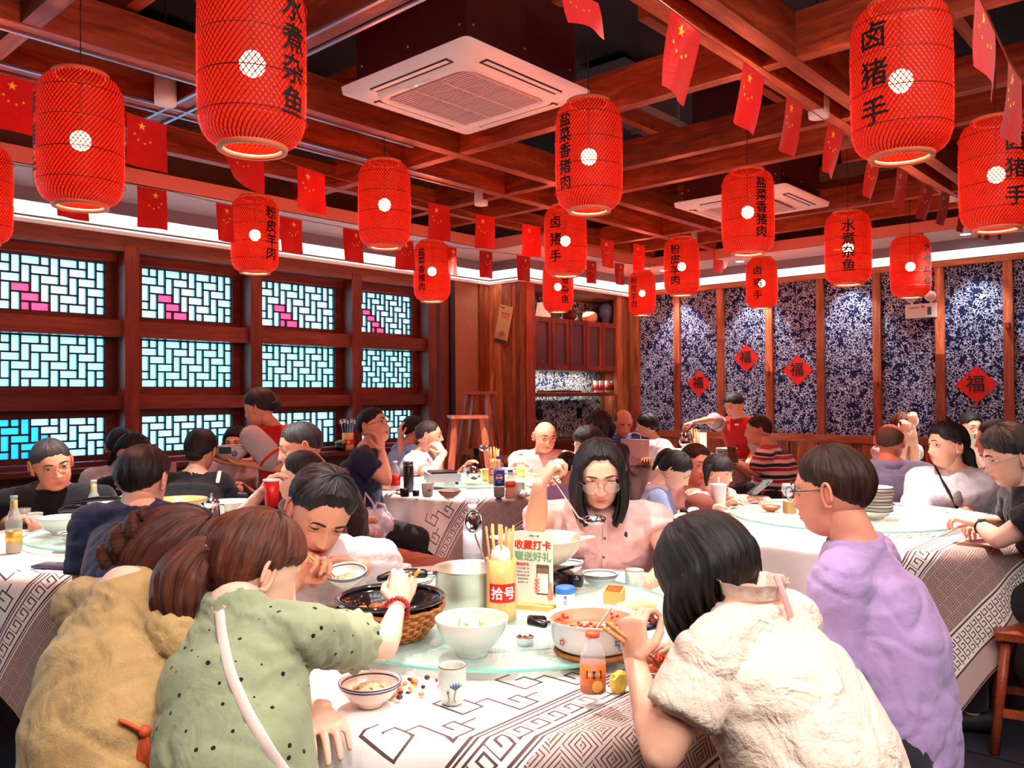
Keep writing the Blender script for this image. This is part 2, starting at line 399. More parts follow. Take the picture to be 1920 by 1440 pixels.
def hair_mesh(R, c, s, style, near, pmat):
    """hair as one mesh: scalp cap, hanging part, tail or bun; u runs round the head, v along the strands"""
    V = []; F = []; U = []
    def grid(P, uv, na, nb, wrap):
        o = len(V); V.extend(P); U.extend(uv)
        for i in range(na if wrap else na-1):
            for j in range(nb-1):
                a, b = o+i*nb+j, o+((i+1) % na)*nb+j; F.append((a, a+1, b+1, b))
    na, nb = (200, 60) if near else (84, 30)
    fr, tm, sd, bk = style.get('line', (1.02, 1.30, 1.50, 2.15)); th = style.get('t', .012); am = style.get('amp', .0035); fq = style.get('fq', 26)
    jaw = 1.0
    if style.get('cap', True):
        a = np.linspace(0, 2*PI, na, endpoint=False); ph = np.linspace(.01, 1, nb)**.9
        ad = np.minimum(a, 2*PI-a); line = np.interp(ad, [0, .45, .85, 1.25, 1.75, 2.3, PI], [fr, fr*1.0, tm*.93, tm, sd, (sd+bk)/2+.1, bk])
        line = line + .014*np.sin(a*17)+.012*np.sin(a*31+1)+.008*np.sin(a*53)+style.get('asym', 0)*np.sin(a)*gz(ad, .9)
        A = np.repeat(a, nb); Pf = (line[:, None]*ph[None, :]*1.06).ravel(); frac = np.tile(ph*1.06, na)
        n = np.stack([np.sin(A)*np.sin(Pf), np.cos(A)*np.sin(Pf), np.cos(Pf)], 1)
        lo = style.get('bald', 0); prof = np.clip((1.06-frac)/style.get('edge', .14), 0, 1)**(.6 if 'edge' not in style else .85)
        if lo: prof *= np.clip((Pf-lo*np.interp(ad.repeat(nb), [0, 1.2, PI], [1.25, 1.0, .75]))/.16, 0, 1)*np.clip((ad.repeat(nb)-1.0)/.35, 0, 1)
        off = th*prof*(1+.35*np.clip(np.cos(Pf), 0, 1)) - .006*(1-np.clip(prof*3, 0, 1))
        q = np.stack([np.cos(A)*fq/6.0, np.sin(A)*fq/6.0, Pf*1.4], 1)
        off += prof*am*(vnoise(q, 1.0, 1)+.6*vnoise(q, 2.3, 2)+.35*vnoise(q, 5.1, 4))
        if style.get('fringe'):
            g = gz(ad.repeat(nb), .75)*np.clip((frac-.72)*4, 0, 1); off += g*.008
        P = n*(skull(n)+off)[:, None]
        vol = style.get('vol'); 
        if vol: P = P*np.array(vol)
        grid(list(P), np.stack([A/(2*PI), Pf/3], 1).tolist(), na, nb, True)
        V.append(np.array([0, 0, 1])*(skull(np.array([[0, 0, 1.]]))[0]+th*1.35)); U.append((0, 0)); k = len(V)-1
        for i in range(na): F.append((k, i*nb, ((i+1) % na)*nb, k))
    g = style.get('curtain')
    if g:
        a0, zl, flare, hangw = g[:4]; na2, nb2 = (220, 44) if near else (90, 22); a = np.linspace(a0, 2*PI-a0, na2); wd = R.T@np.array([0, 0, -1.]); hang = unit(np.array([0, 0, -1.])*(1-hangw)+wd*hangw)
        P = []; uv = []; hl = nb2//2
        for i, t in enumerate(a):
            ad = min(t, 2*PI-t); e = np.clip((ad-a0)/.25, 0, 1); L = np.interp(ad, [a0, 1.6, PI], [zl*(g[4] if len(g) > 4 else 1), zl, zl*.96]) + .010*math.sin(t*23)+.008*math.sin(t*41+2)
            sn = vnoise(np.array([[math.cos(t)*fq/6, math.sin(t)*fq/6, .3]]), 1.3, 5)[0]+.5*vnoise(np.array([[math.cos(t)*fq/6, math.sin(t)*fq/6, .3]]), 3.4, 6)[0]
            p0 = np.linspace(.40, 1.42, hl//2); o = []
            for ph in p0:
                rmp = min(1, (ph-.40)/.55); rmp = rmp*rmp*(3-2*rmp)
                n = np.array([[math.sin(t)*math.sin(ph), math.cos(t)*math.sin(ph), math.cos(ph)]]); o.append((n*(skull(n)[0]+th-.008+rmp*(.012+am*sn*.8)))[0])
            last = o[-1]; out = np.array([math.sin(t), math.cos(t), 0])
            for q in np.linspace(0, 1, hl-len(o)+1)[1:]:
                o.append(last+hang*L*q+out*(flare*math.sin(q*PI*.9)-.022*q*q+am*sn*1.2*(1+.5*q)))
            inn = [v_-out*(.016+.004*e) for v_ in o[::-1]]
            P += o+inn; uv += [(t/(2*PI), k_/hl) for k_ in range(len(o))]+[(t/(2*PI), 1-k_/hl) for k_ in range(len(inn))]
        nbt = len(P)//na2; grid(P, uv, na2, nbt, False)
    V = np.array(V).reshape(-1, 3)*s
    Vw = (V@R.T)+c if len(V) else V
    Vw = list(Vw)
    for tl in style.get('tails', []):
        pts, rr = np.array(tl[0], float), np.array(tl[1], float)
        if len(tl) < 3 or tl[2] == 'local': pts = (pts*s)@R.T+c
        k = 26 if near else 14; tt = np.linspace(0, 1, k); ti = np.linspace(0, 1, len(pts)); pts = np.stack([np.interp(tt, ti, pts[:, i]) for i in range(3)], 1)
        for _ in range(3): pts[1:-1] = (pts[:-2]+pts[2:]+2*pts[1:-1])/4
        rr = np.interp(tt, ti, rr)*s; na3 = 40 if near else 18; T = np.gradient(pts, axis=0); T /= np.linalg.norm(T, axis=1, keepdims=True)
        sd0 = unit(np.cross(T[0], R[:, 1]+.01)); o = len(Vw); cur = sd0
        for i in range(k):
            cur = unit(cur-T[i]*np.dot(cur, T[i])); b = np.cross(T[i], cur); an = np.arange(na3)*2*PI/na3
            q = np.stack([np.cos(an)*3, np.sin(an)*3, np.full(na3, i*.06)], 1); ro = rr[i]*(1+.22*vnoise(q, 1.2, 8)+.12*vnoise(q, 3.1, 9))
            Vw += list(pts[i]+np.outer(np.cos(an)*ro, cur)+np.outer(np.sin(an)*ro*.8, b)); U += [(j/na3*.7, i/k) for j in range(na3)]
        for i in range(k-1):
            for j in range(na3): F.append((o+i*na3+j, o+i*na3+(j+1) % na3, o+(i+1)*na3+(j+1) % na3, o+(i+1)*na3+j))
        F.append(tuple(o+j for j in range(na3))); F.append(tuple(o+(k-1)*na3+j for j in range(na3)))
    for bn in style.get('buns', []):
        bc, br = np.array(bn[0], float), np.array(bn[1], float); kb, ka = (26, 36) if near else (12, 16); o = len(Vw); P = []
        for i in range(kb+1):
            t = PI*i/kb
            for j in range(ka):
                p = 2*PI*j/ka; P.append((math.sin(t)*math.cos(p), math.sin(t)*math.sin(p), math.cos(t))); U.append((p/(2*PI)+t*.3, t/3))
        P = np.array(P); sw = P.copy(); rad = 1+.16*np.sin(np.arctan2(P[:, 1], P[:, 0])*2+P[:, 2]*6)+.10*vnoise(P*np.array([3, 3, 7]), 1.4, 3)
        P = P*rad[:, None]*br+bc; Vw += list((P*s)@R.T+c)
        for i in range(kb):
            for j in range(ka): F.append((o+i*ka+j, o+i*ka+(j+1) % ka, o+(i+1)*ka+(j+1) % ka, o+(i+1)*ka+j))
    F = [tuple(dict.fromkeys(f)) for f in F]; F = [f for f in F if len(f) > 2]
    return np_mesh('hair', np.array(Vw), F, pmat, uv=U)

def skin_mat(name, base, rough=.5):
    m = Mat(name, base, rough, spec=.35, sss=.0); at = m.node('ShaderNodeAttribute'); at.attribute_name = 'tint'
    v = m.coord('Object'); n = m.noise(v, 26, 3, .6); n2 = m.noise(v, 240, 2, .6)
    c = m.mix(n, tuple(int(q*.93) for q in base), tuple(min(255, int(q*1.04)) for q in base)); m.color(m.mix(1.0, c, at.outputs['Color'], 'MULTIPLY'))
    m.bump(n2*.3+n*.4, .12, .003); return m.m
def hair_mat(name, dark, light, rough=.5):
    m = Mat(name, dark, rough, spec=.28); v = m.coord('UV', scale=(150, 3.2, 1)); n = m.noise(v, 1.0, 4, .65, .4)
    v2 = m.coord('UV', scale=(36, 2.2, 1)); n2 = m.noise(v2, 1.0, 3, .6, .6)
    m.color(m.ramp(n*.5+n2*.5, [(.38, dark), (.66, light)])); m.bump(n*.7+n2*.6, .75, .004); return m.m
SK = {'fair': skin_mat('skin_fair', (238, 192, 168)), 'mid': skin_mat('skin_mid', (228, 172, 146)), 'tan': skin_mat('skin_tan', (212, 146, 118)), 'ruddy': skin_mat('skin_ruddy', (218, 146, 120))}
HR = {'black': hair_mat('hair_black', (14, 12, 14), (40, 34, 36)), 'brown': hair_mat('hair_brown', (36, 17, 14), (98, 50, 38)), 'auburn': hair_mat('hair_auburn', (46, 21, 15), (116, 60, 42)),
      'grey': hair_mat('hair_grey', (34, 31, 34), (70, 66, 68)), 'dark': hair_mat('hair_dark', (26, 14, 12), (66, 36, 28)), 'stubble': hair_mat('hair_stubble', (74, 58, 54), (104, 84, 76), .7)}
_e = Mat('eye', (232, 226, 220), .15, coat=.5); _x, _y, _z = _e.xyz('Object')
_d = (_x*_x+_z*_z).op('SQRT'); _e.color(_e.mix((_d < .0062)*(_y > 0), _e.mix(1.0, (232, 226, 220), (232, 226, 220)), _e.mix(_d < .0028, (46, 24, 16), (8, 6, 6))))
M_EYE = _e.m; M_BROW = plain('eyebrow', (34, 24, 22), .8); M_LASH = plain('eyelash', (22, 14, 12), .7); M_TEETH = plain('teeth', (225, 215, 200), .3)
M_FRAME = plain('glasses_frame', (38, 34, 40), .3, metal=.4); M_LENS = Mat('glasses_lens', (235, 240, 245), .05, alpha=.16, spec=.6).m
M_SHOE = plain('shoe', (30, 28, 30), .6)
_eyeme = {}
def eye_mesh():
    if 'e' not in _eyeme: _eyeme['e'] = MB().ball((0, 0, 0), .0122, 16).mesh('eye', M_EYE, 'all')
    return _eyeme['e']

PEOPLE = {}
def person(key, label, head, face, chest=None, pitch=10, roll=0, s=1.0, sex='m', skin='mid', hair=None, hairm='black', top=None, topm=None, sleeve=.62, girth=1.0,
           near=False, mouth=0, eyes=.55, L=None, R=None, pelvis=None, lean=.12, sw=None, stand=False, trousers=None, group=None, jaw=1.0, nose=1.0, wide=1.0,
           gl=None, hunch=.03, handL=None, handR=None, seat=.46, neckdrop=0, collar=None, sleeveR=1.0, facial=True, shoulder_drop=0, twist=None, nbp=None, hem=.11, neckup=.10):
    """head (px, py, depth); face/chest yaw in degrees (0 away, 90 picture right, 180 towards the viewer); L/R: (elbow, wrist) as points"""
    hc = pix(*head) if len(head) == 3 else np.array(head[0]); chest = face if chest is None else chest
    RH = frame(face, pitch, roll); C = frame(chest); cr, cf = C[:, 0], C[:, 1]
    sw = (.185 if sex == 'm' else .162)*s if sw is None else sw*s
    neck = hc+RH@np.array([0, -.030, -.075])*s; nb = neck - UP*(.060+neckdrop)*s - cf*(.025+lean*.12)*s
    if nbp is not None: nb = pix(*nbp)
    if stand: pel = nb - UP*.50*s - cf*lean*.55
    else: pel = np.array([*(nb[:2]-cf[:2]*lean), seat+.085])
    if pelvis is not None: pel = np.array(pelvis)
    ctr = (nb+pel)/2 - cf*hunch
    if twist is None: twist = np.zeros(3)
    sc = nb-UP*(.045+shoulder_drop)*s+cf*.0; shR = sc+cr*sw+twist; shL = sc-cr*sw-twist
    def arm(side, spec, sh):
        sg = 1 if side == 'R' else -1
        if spec is None:
            e = sh-UP*.235*s+cf*.10*s+cr*sg*.055*s; w_ = e+cf*.19*s-cr*sg*.09*s+UP*.03*s
            if not stand: w_[2] = max(w_[2], .79)
            return e, w_
        e, w_ = np.array(spec[0], float), np.array(spec[1], float)
        return e, w_
    eR, wR = arm('R', R, shR); eL, wL = arm('L', L, shL)
    root = thing('person', label, 'person', (pel[0], pel[1], 0), group=group); org = np.array([pel[0], pel[1], 0])
    sk = SK[skin]; f = 1.0 if sex == 'm' else .88; f *= s
    # --- body: one mesh
    b = MB(); b.tube([nb-UP*.05*s, nb+UP*.01*s, neck+RH[:, 2]*.0*s, hc+RH@np.array([0, -.016, -.02])*s], np.array([.075, .060, .053, .052])*f, 18)
    b.tube([pel, ctr, nb-UP*.10*s, nb-UP*.02*s], np.array([.14, .125, .14, .09])*s*girth, 16, side=cr, rb=np.array([.10, .09, .09, .06])*s*girth)
    g2 = (.5+.5*girth)
    for sh, e, w_ in ((shR, eR, wR), (shL, eL, wL)):
        ml = e+(w_-e)*.3
        b.tube([sh-UP*.01, (sh+e)/2, e], np.array([.050, .045, .036])*f*g2, 14); b.tube([e, ml, w_-(w_-e)*.12, w_+unit(w_-e)*.01], np.array([.036, .0375, .027, .0245])*f*g2, 14)
    hips = []; fy = cf; tw = trousers or M_TRO
    leg = MB()
    for sg in (-1, 1):
        hp = pel+cr*sg*.085*s
        if stand: kn = hp-UP*.40*s+cf*.02; an = kn-UP*.40*s; an[2] = max(an[2], .07)
        else: kn = hp+cf*.40*s+cr*sg*.06*s; kn[2] = seat+.04; an = kn-cf*.03-UP*(seat-.06); an[2] = .09
        b.tube([hp, kn], np.array([.07, .05])*s, 10); b.tube([kn, an], np.array([.05, .034])*s, 10); b.tube([an-UP*.03, an+cf*.15*s-UP*.05], [.035, .03], 8)
        leg.tube([hp-UP*.0, (hp+kn)/2, kn], np.array([.095, .088, .07])*s*g2, 14); leg.tube([kn, (kn+an)/2, an-UP*.0], np.array([.07, .064, .056])*s, 14, cap='flat')
        hips.append(an)
    leg.tube([pel-cr*.09*s, pel+cr*.09*s], np.array([.115, .115])*s*girth, 14)
    vox = .0062 if near else .0105
    V, Fq, _ = remesh(b, vox*1.75 if near else vox*1.45, 3)
    hm, hcol = head_mesh(*( (116, 104) if near else (54, 48)), mouth=mouth, jaw=jaw, nose=nose, wide=wide)
    hv = (np.array(hm.v)*s)@RH.T+hc
    hd = MB(); 
    for (sh, e, w_, hs, rt) in ((shR, eR, wR, handR, True), (shL, eL, wL, handL, False)):
        d0 = unit(w_-e); hs = hs or {}
        dd = np.array(hs.get('d', d0), float); nn = np.array(hs.get('n', -UP+.001*cf), float)
        if abs(np.dot(unit(dd), unit(nn))) > .97: nn = cf
        h1 = MB(); hand(h1, w_, dd, nn, rt, s*(1.0 if sex == 'm' else .92), hs.get('curl', .45), hs.get('spread', 1), 8, hs.get('thumb', .5))
        if near and hs.get('fine', True):
            HV, HF, _n = remesh(h1, .0035, 1); h1 = MB(); h1.add(HV, HF.tolist())
        hd.join(h1)
    n0 = len(V); allv = np.vstack([V, hv, np.array(hd.v)]); F = [tuple(q) for q in Fq.tolist()]+[tuple(i+n0 for i in q) for q in hm.f]+[tuple(i+n0+len(hv) for i in q) for q in hd.f]
    col = np.ones((len(allv), 3)); col[n0:n0+len(hv)] = hcol
    col[n0+len(hv):] = (1, .93, .92)
    me = np_mesh('body', allv-org, F, sk, col=col); body = mobj('body', me, root)
    # --- legs and shoes
    V, Fq, _ = remesh(leg, .026, 2); mobj('trousers', np_mesh('trousers', V-org, Fq, tw), root)
    if stand or s > .9:
        for an in hips:
            sm = MB().tube([an-UP*.035-cf*.05, an-UP*.04+cf*.04, an-UP*.055+cf*.14], [.045, .046, .034], 10, side=cr, rb=[.05, .04, .026]); so = sm.build('shoe', M_SHOE, root, 'all'); so.data.transform(Matrix.Translation(Vector(-org)))
    # --- top garment
    t = MB(); G = girth*s; lk = .03
    bot = pel-UP*hem if not stand else pel-UP*.06
    chw = max(.165*G, sw*.93)
    P = [bot, pel*.75+ctr*.25, ctr, ctr*.35+nb*.65-UP*.045*s, nb-UP*.075*s, nb-UP*.022*s, nb+UP*.012*s+(neck-nb)*neckup]
    t.tube(P, [.180*G, .172*G, .168*G, chw, chw*.98, chw*.62, .070*f], 28, side=cr, rb=[.145*G, .142*G, .130*G, .122*G, .098*G, .075*G, .064*f], cap='flat')
    t.tube([shL, sc+UP*.020*s, shR], np.array([.060, .062, .060])*f*g2, 16)
    for sh, e, w_ in ((shR, eR, wR), (shL, eL, wL)):
        if sleeve > 0:
            if sleeve <= 1: en = sh+(e-sh)*sleeve; t.tube([sh, (sh+en)/2, en], np.array([.064, .064, .066*sleeveR])*f*g2, 18, cap='flat')
            else:
                en = e+(w_-e)*(sleeve-1); t.tube([sh, (sh+e)/2, e, en], np.array([.064, .062, .056, .050*sleeveR])*f*g2, 18, cap='flat')
    V, Fq, N = remesh(t, vox*1.4, 3 if near else 2)
    Q = V.copy(); ax = np.stack([(Q-nb)@cr, (Q-nb)@cf, (Q-nb)@UP], 1)
    wr = vnoise(ax*np.array([1.0, 1.0, 2.0])+vnoise(ax, 3, 9)[:, None]*.3, 6.5, 3)*.75+vnoise(ax*np.array([1.2, 1.2, 2.4])+vnoise(ax, 4, 9)[:, None]*.25, 14, 5)*.3
    wr = 1-np.abs(wr)*1.6; fold = np.clip(1-np.abs(vnoise(ax*np.array([1.3, 1.3, 1.9])+vnoise(ax, 5, 12)[:, None]*.35, 8.5, 7))*3.2, 0, 1)**2
    V = V+N*((wr*.0075-fold*.006)*s)[:, None]
    tm = topm; to = mobj(top or 'shirt', np_mesh(top or 'shirt', V-org, Fq, tm), root)
    # --- hair
    if hair is not None:
        hme = hair_mesh(RH, hc, s, hair, near, HR[hairm]); hme.transform(Matrix.Translation(Vector(-org))); mobj('hair', hme, root)
    # --- face
    def put(p): return hc+RH@(np.array(p)*np.array([wide, 1, 1])*s)-org
    if facial:
        Rm = Matrix(RH.tolist()).to_euler()
        for sg in (-1, 1):
            e = mobj('eye', eye_mesh(), root, put((sg*.0305, .0640, .0125)), Rm, (s, s, s))
            lid = MB(); k = 10; 
            op = eyes; V_ = []; F_ = []
            for hemi, (a0, a1) in ((1, (PI/2+.35, .62*op)), (-1, (-PI/2-.2, -.30-.25*op+.3*(1-op)))):
                o = len(V_); na_, nb_ = 12, 12
                for i in range(na_):
                    el = a0+(a1-a0)*i/(na_-1)
                    for j in range(nb_):
                        az = -1.35+2.7*j/(nb_-1); el2 = el*(math.cos(az*.55)) if True else el
                        V_.append((.0136*math.sin(az)*1.12, .0136*math.cos(az)*math.cos(el2), .0136*math.sin(el2)*1.0))
                for i in range(na_-1):
                    for j in range(nb_-1): F_.append((o+i*nb_+j, o+i*nb_+j+1, o+(i+1)*nb_+j+1, o+(i+1)*nb_+j))
            W = (np.array(V_)+np.array([sg*.0305, .0637, .0125]))*np.array([wide, 1, 1])*s
            lid.add(W@RH.T+hc-org, F_); mobj('eyelid', np_mesh('eyelid', np.array(lid.v), lid.f, sk, col=np.tile([.97, .88, .86], (len(lid.v), 1))), root)
            ls = MB(); el = .62*op
            ls.tube([put((sg*.0305+.0152*math.sin(az), .0637+.0139*math.cos(az)*math.cos(el*math.cos(az*.55)), .0125+.0139*math.sin(el*math.cos(az*.55)))) for az in np.linspace(-1.15, 1.15, 8)], .0010*s, 5)
            ls.build('eyelash', M_LASH, root, 'all')
            br = MB(); xs = np.linspace(.014, .050, 7); br.tube([put((sg*x_, .0895-.36*max(0, x_-.024)-.006*((x_-.03)/.02)**2*0, .034+.004*math.sin((x_-.014)/.036*PI)-.003*(x_ > .045))) for x_ in xs], np.array([.0030, .0038, .0038, .0036, .003, .0022, .0012])*s*(1 if sex == 'm' else .72), 6, side=RH[:, 2], rb=np.array([.0022]*7)*s)
            br.build('eyebrow', M_BROW, root, 'all')
    if gl is not None:
        g = MB(); ln = MB(); r1, r2 = gl.get('r', (.023, .018)); gy = .094; gz_ = gl.get('z', .008)
        for sg in (-1, 1):
            ring = [put((sg*.032+r1*math.cos(q), gy-.10*abs(r1*math.cos(q)+.032-.01)*.6+.002, gz_+r2*math.sin(q))) for q in np.linspace(0, 2*PI, 22)]
            g.tube(ring, .0011*s, 5); ln.add(ring[:-1], [tuple(range(len(ring)-1))])
            g.tube([put((sg*.054, gy-.010, gz_+.006)), put((sg*.075, .045, gz_+.006)), put((sg*.078, -.004, gz_+.006)), put((sg*.078, -.022, gz_-.008))], .0013*s, 5)
        g.tube([put((-.010, gy+.003, gz_+.003)), put((0, gy+.006, gz_+.006)), put((.010, gy+.003, gz_+.003))], .0012*s, 5)
        go = g.build('glasses', gl.get('m', M_FRAME), root, 'all'); ln.build('lens', M_LENS, go)
    if collar:
        cm = MB(); n_ = 26; o_ = []
        for q in range(n_+1):
            a_ = -PI*.86+2*PI*.86*q/n_ + PI
            o_.append(a_)
        rad = (.066*f, .062*f); Vc = []; 
        for a_ in o_:
            fr_ = cr*math.sin(a_)+cf*math.cos(a_)
            for (rr_, dz) in ((1.0, .030), (1.10, .034), (1.42, -.012), (1.32, -.016)):
                Vc.append(nb+UP*(dz*s-.012*max(0, math.cos(a_)))+cr*math.sin(a_)*rad[0]*rr_+cf*math.cos(a_)*rad[1]*rr_-org)
        Fc = [(i*4+j, i*4+(j+1) % 4, (i+1)*4+(j+1) % 4, (i+1)*4+j) for i in range(n_) for j in range(4)]
        cm.add(Vc, Fc); cm.build('collar', collar, root, 'all')
    PEOPLE[key] = dict(root=root, org=org, hc=hc, RH=RH, nb=nb, pel=pel, ctr=ctr, cr=cr, cf=cf, sc=sc, shR=shR, shL=shL, eR=eR, wR=wR, eL=eL, wL=wL, s=s, top=to, body=body, put=put)
    return PEOPLE[key]
M_TRO = fabric('dark_trousers', (38, 38, 46), .3)
SHORT = dict(line=(.84, 1.16, 1.42, 2.05), t=.012, amp=.0030, fq=40, edge=.30)
CROP = dict(line=(.80, 1.14, 1.40, 1.98), t=.0065, amp=.0012, fq=60, edge=.42)
# ---------------------------------------------------------------- room shell
M_BEAMX = wood('timber_beam_long', (104, 36, 20), (206, 98, 54), .42, axis=0, scale=.9)
M_BEAMY = wood('timber_beam_cross', (98, 34, 20), (200, 92, 52), .42, axis=1, scale=.9)
M_POST = wood('timber_post', (96, 34, 20), (176, 88, 50), .5, axis=2, scale=.8)
M_WINW = wood('window_timber', (84, 34, 28), (140, 66, 52), .38, axis=0, scale=.8)
M_WINP = wood('window_post_timber', (92, 36, 28), (150, 70, 52), .38, axis=2, scale=.8)
M_PLANK = wood('reclaimed_plank', (116, 46, 26), (226, 138, 88), .55, axis=2, scale=.8, var=.95)
M_DARKW = wood('dark_cabinet_timber', (84, 30, 20), (150, 66, 42), .35, axis=2, scale=.9)
M_DARKH = wood('dark_shelf_timber', (70, 26, 16), (128, 60, 36), .35, axis=0, scale=.9)
M_SOFFIT = plain('soffit_paint', (226, 216, 220), .7)
M_COVE = plain('cove_paint', (235, 232, 228), .7)
M_GREY = plain('fascia_shade_grey', (120, 112, 124), .6)  # shade on the drop board is put into its grey
_m = Mat('slab_paint', (30, 27, 36), .8); _m.color(_m.mix(_m.noise(_m.coord(), 3, 3), (22, 20, 28), (42, 36, 46))); M_SLAB = _m.m
_m = Mat('floor_slate', (40, 42, 48), .35); _x, _y, _z = _m.xyz(); _g = ((_x/.6).frac() < .015).max((_y/.6).frac() < .015)
_m.color(_m.mix(_g, _m.mix(_m.noise(_m.coord(), 4, 4), (30, 32, 38), (58, 60, 70)), (16, 16, 18))); M_FLOOR = _m.m
_m = Mat('plaster_rough', (172, 118, 92), .9, spec=.2); _n = _m.noise(_m.coord(), 34, 5, .65); _m.color(_m.mix(_n, (150, 98, 74), (186, 132, 104))); _m.bump(_n, .5, .01); M_PLAST = _m.m

MB().box((3.2, 2.2, -.05), (11.5, 9.6, .1)).build('floor', M_FLOOR, kind='structure')
MB().box((3.2, 2.2, 3.75), (11.5, 9.6, .1)).build('ceiling', M_SLAB, kind='structure')
# walls
b = MB(); b.box((3.2, WY+.31, .46), (10.6, .2, .92)); b.box((3.2, WY+.31, 3.10), (10.6, .2, 1.2)); b.box((6.13, WY+.11, 1.72), (.9, .22, 1.75))
b.build('wall_left', M_PLAST, kind='structure')
MB().box((WX+.1, 2.2, 1.85), (.16, 9.6, 3.7)).build('wall_back', M_PLAST, kind='structure')
M_PAINT = plain('side_wall_paint', (150, 100, 80), .8)
MB().box((3.2, -2.55, 1.85), (11.5, .1, 3.7)).build('wall_right', M_PAINT, kind='structure')
MB().box((-2.5, 2.2, 1.85), (.1, 9.6, 3.7)).build('wall_front', M_PAINT, kind='structure')

# ---------- windows: bays one metre apart, three lattice sashes each
M_LAT = wood('lattice_timber', (44, 34, 44), (74, 56, 64), .4, axis=0, knots=False)
def pane_mat(name, tint, k=.9):
    m = Mat(name, tint, .25); nt = m.nt; tr = m.node('ShaderNodeBsdfTranslucent'); gl = m.node('ShaderNodeBsdfGlossy'); gl.inputs['Roughness'].default_value = .18
    v = m.coord('Object'); n = m.noise(v, 60, 2, .5); bp = m.node('ShaderNodeBump'); bp.inputs['Strength'].default_value = .25; bp.inputs['Distance'].default_value = .004
    nt.links.new(n.s, bp.inputs['Height']); c = m.mix(m.noise(m.coord('Object'), 1.3, 2), tuple(int(q*.8) for q in tint), tint); nt.links.new(c, tr.inputs['Color']); nt.links.new(bp.outputs[0], gl.inputs['Normal'])
    mx = m.node('ShaderNodeMixShader'); mx.inputs[0].default_value = .06; nt.links.new(tr.outputs[0], mx.inputs[1]); nt.links.new(gl.outputs[0], mx.inputs[2]); nt.links.new(mx.outputs[0], m.out.inputs[0]); return m.m
M_PANE = {'a': pane_mat('pane_frosted_pale', (206, 242, 252)), 'b': pane_mat('pane_frosted_aqua', (196, 244, 246)), 'c': pane_mat('pane_pink_backlight', (238, 120, 150)), 'd': pane_mat('pane_blue_backlight', (110, 186, 214))}  # pink and blue light from outside is painted into the glass tint
posts = [-.48, .55, 1.57, 2.57, 3.57, 4.58, 5.50]
_pm = {}
def pane(w_, h_, k):
    key = (round(w_, 3), round(h_, 3), k)
    if key not in _pm: _pm[key] = MB().box((0, 0, 0), (w_-.006, .006, h_-.006)).mesh('pane', M_PANE[k], False)
    return _pm[key]
_barm = MB().box((0, 0, 0), (1, 1, 1)).mesh('lattice_bar', M_LAT, False)
def sash(par, x0, x1, z0, z1, row, bay):
    yb = WY+.17; s = bpy.data.objects.new('sash', None); link(s, par)
    fr = MB(); fw = .075
    fr.box(((x0+x1)/2, yb, z1+fw/2), (x1-x0+2*fw, .06, fw)); fr.box(((x0+x1)/2, yb, z0-fw/2), (x1-x0+2*fw, .06, fw))
    fr.box((x0-fw/2, yb, (z0+z1)/2), (fw, .06, z1-z0)); fr.box((x1+fw/2, yb, (z0+z1)/2), (fw, .06, z1-z0)); fr.build('sash_frame', M_WINW, s)
    nx = 12; u = (x1-x0)/nx; nz = max(4, round((z1-z0)/u)); uz = (z1-z0)/nz
    def dom(i, j):
        q = (i+j) % 4
        if q == 0: return ('h', i, j)
        if q == 1: return ('h', i-1, j)
        if q == 2: return ('v', i, j)
        return ('v', i, j-1)
    seen = {}
    for i in range(nx):
        for j in range(nz): seen.setdefault(dom(i, j), []).append((i, j))
    for k, cs in seen.items():
        a0 = min(c[0] for c in cs); a1 = max(c[0] for c in cs)+1; b0 = min(c[1] for c in cs); b1 = max(c[1] for c in cs)+1
        cx, cz = x0+(a0+a1)/2*u, z0+(b0+b1)/2*uz
        kd = 'a' if row == 2 else 'b' if row == 1 else 'a'
        if row == 2 and bay >= 2 and b1 <= nz*.62 and 1.5+(b0 < 2) < (a0+a1)/2 < 5.2-(b0)*.45: kd = 'c'
        if row == 0 and bay <= 2 and (a0+a1)/2 < 7-(b0*.7): kd = 'd'
        mobj('pane', pane((a1-a0)*u, (b1-b0)*uz, kd), s, (cx, yb+.012, cz))
    t = .013
    def seg(horizontal, c, a, bb):
        if horizontal: mobj('lattice_bar', _barm, s, (x0+(a+bb)/2*u, yb-.006, z0+c*uz), (0, 0, 0), ((bb-a)*u+t, .022, t))
        else: mobj('lattice_bar', _barm, s, (x0+c*u, yb-.006, z0+(a+bb)/2*uz), (0, 0, 0), (t, .0215, (bb-a)*uz+t))
    for j in range(nz+1):
        st = None
        for i in range(nx+1):
            e = i < nx and (j in (0, nz) or dom(i, j) != dom(i, j-1))
            if e and st is None: st = i
            if not e and st is not None: seg(True, j, st, i); st = None
    for i in range(nx+1):
        st = None
        for j in range(nz+1):
            e = j < nz and (i in (0, nx) or dom(i, j) != dom(i-1, j))
            if e and st is None: st = j
            if not e and st is not None: seg(False, i, st, j); st = None
    if row == 1:                                    # stay arm of the sash
        MB().tube([(x1+.10, yb-.05, z1-.12), (x1+.115, yb-.11, z0+.02)], .009, 8).tube([(x1+.115, yb-.11, z0+.04), (x1+.12, yb-.12, z0-.03)], .005, 6).build('stay_arm', plain('brushed_steel', (150, 150, 158), .3, metal=1), s, 'all')
    return s
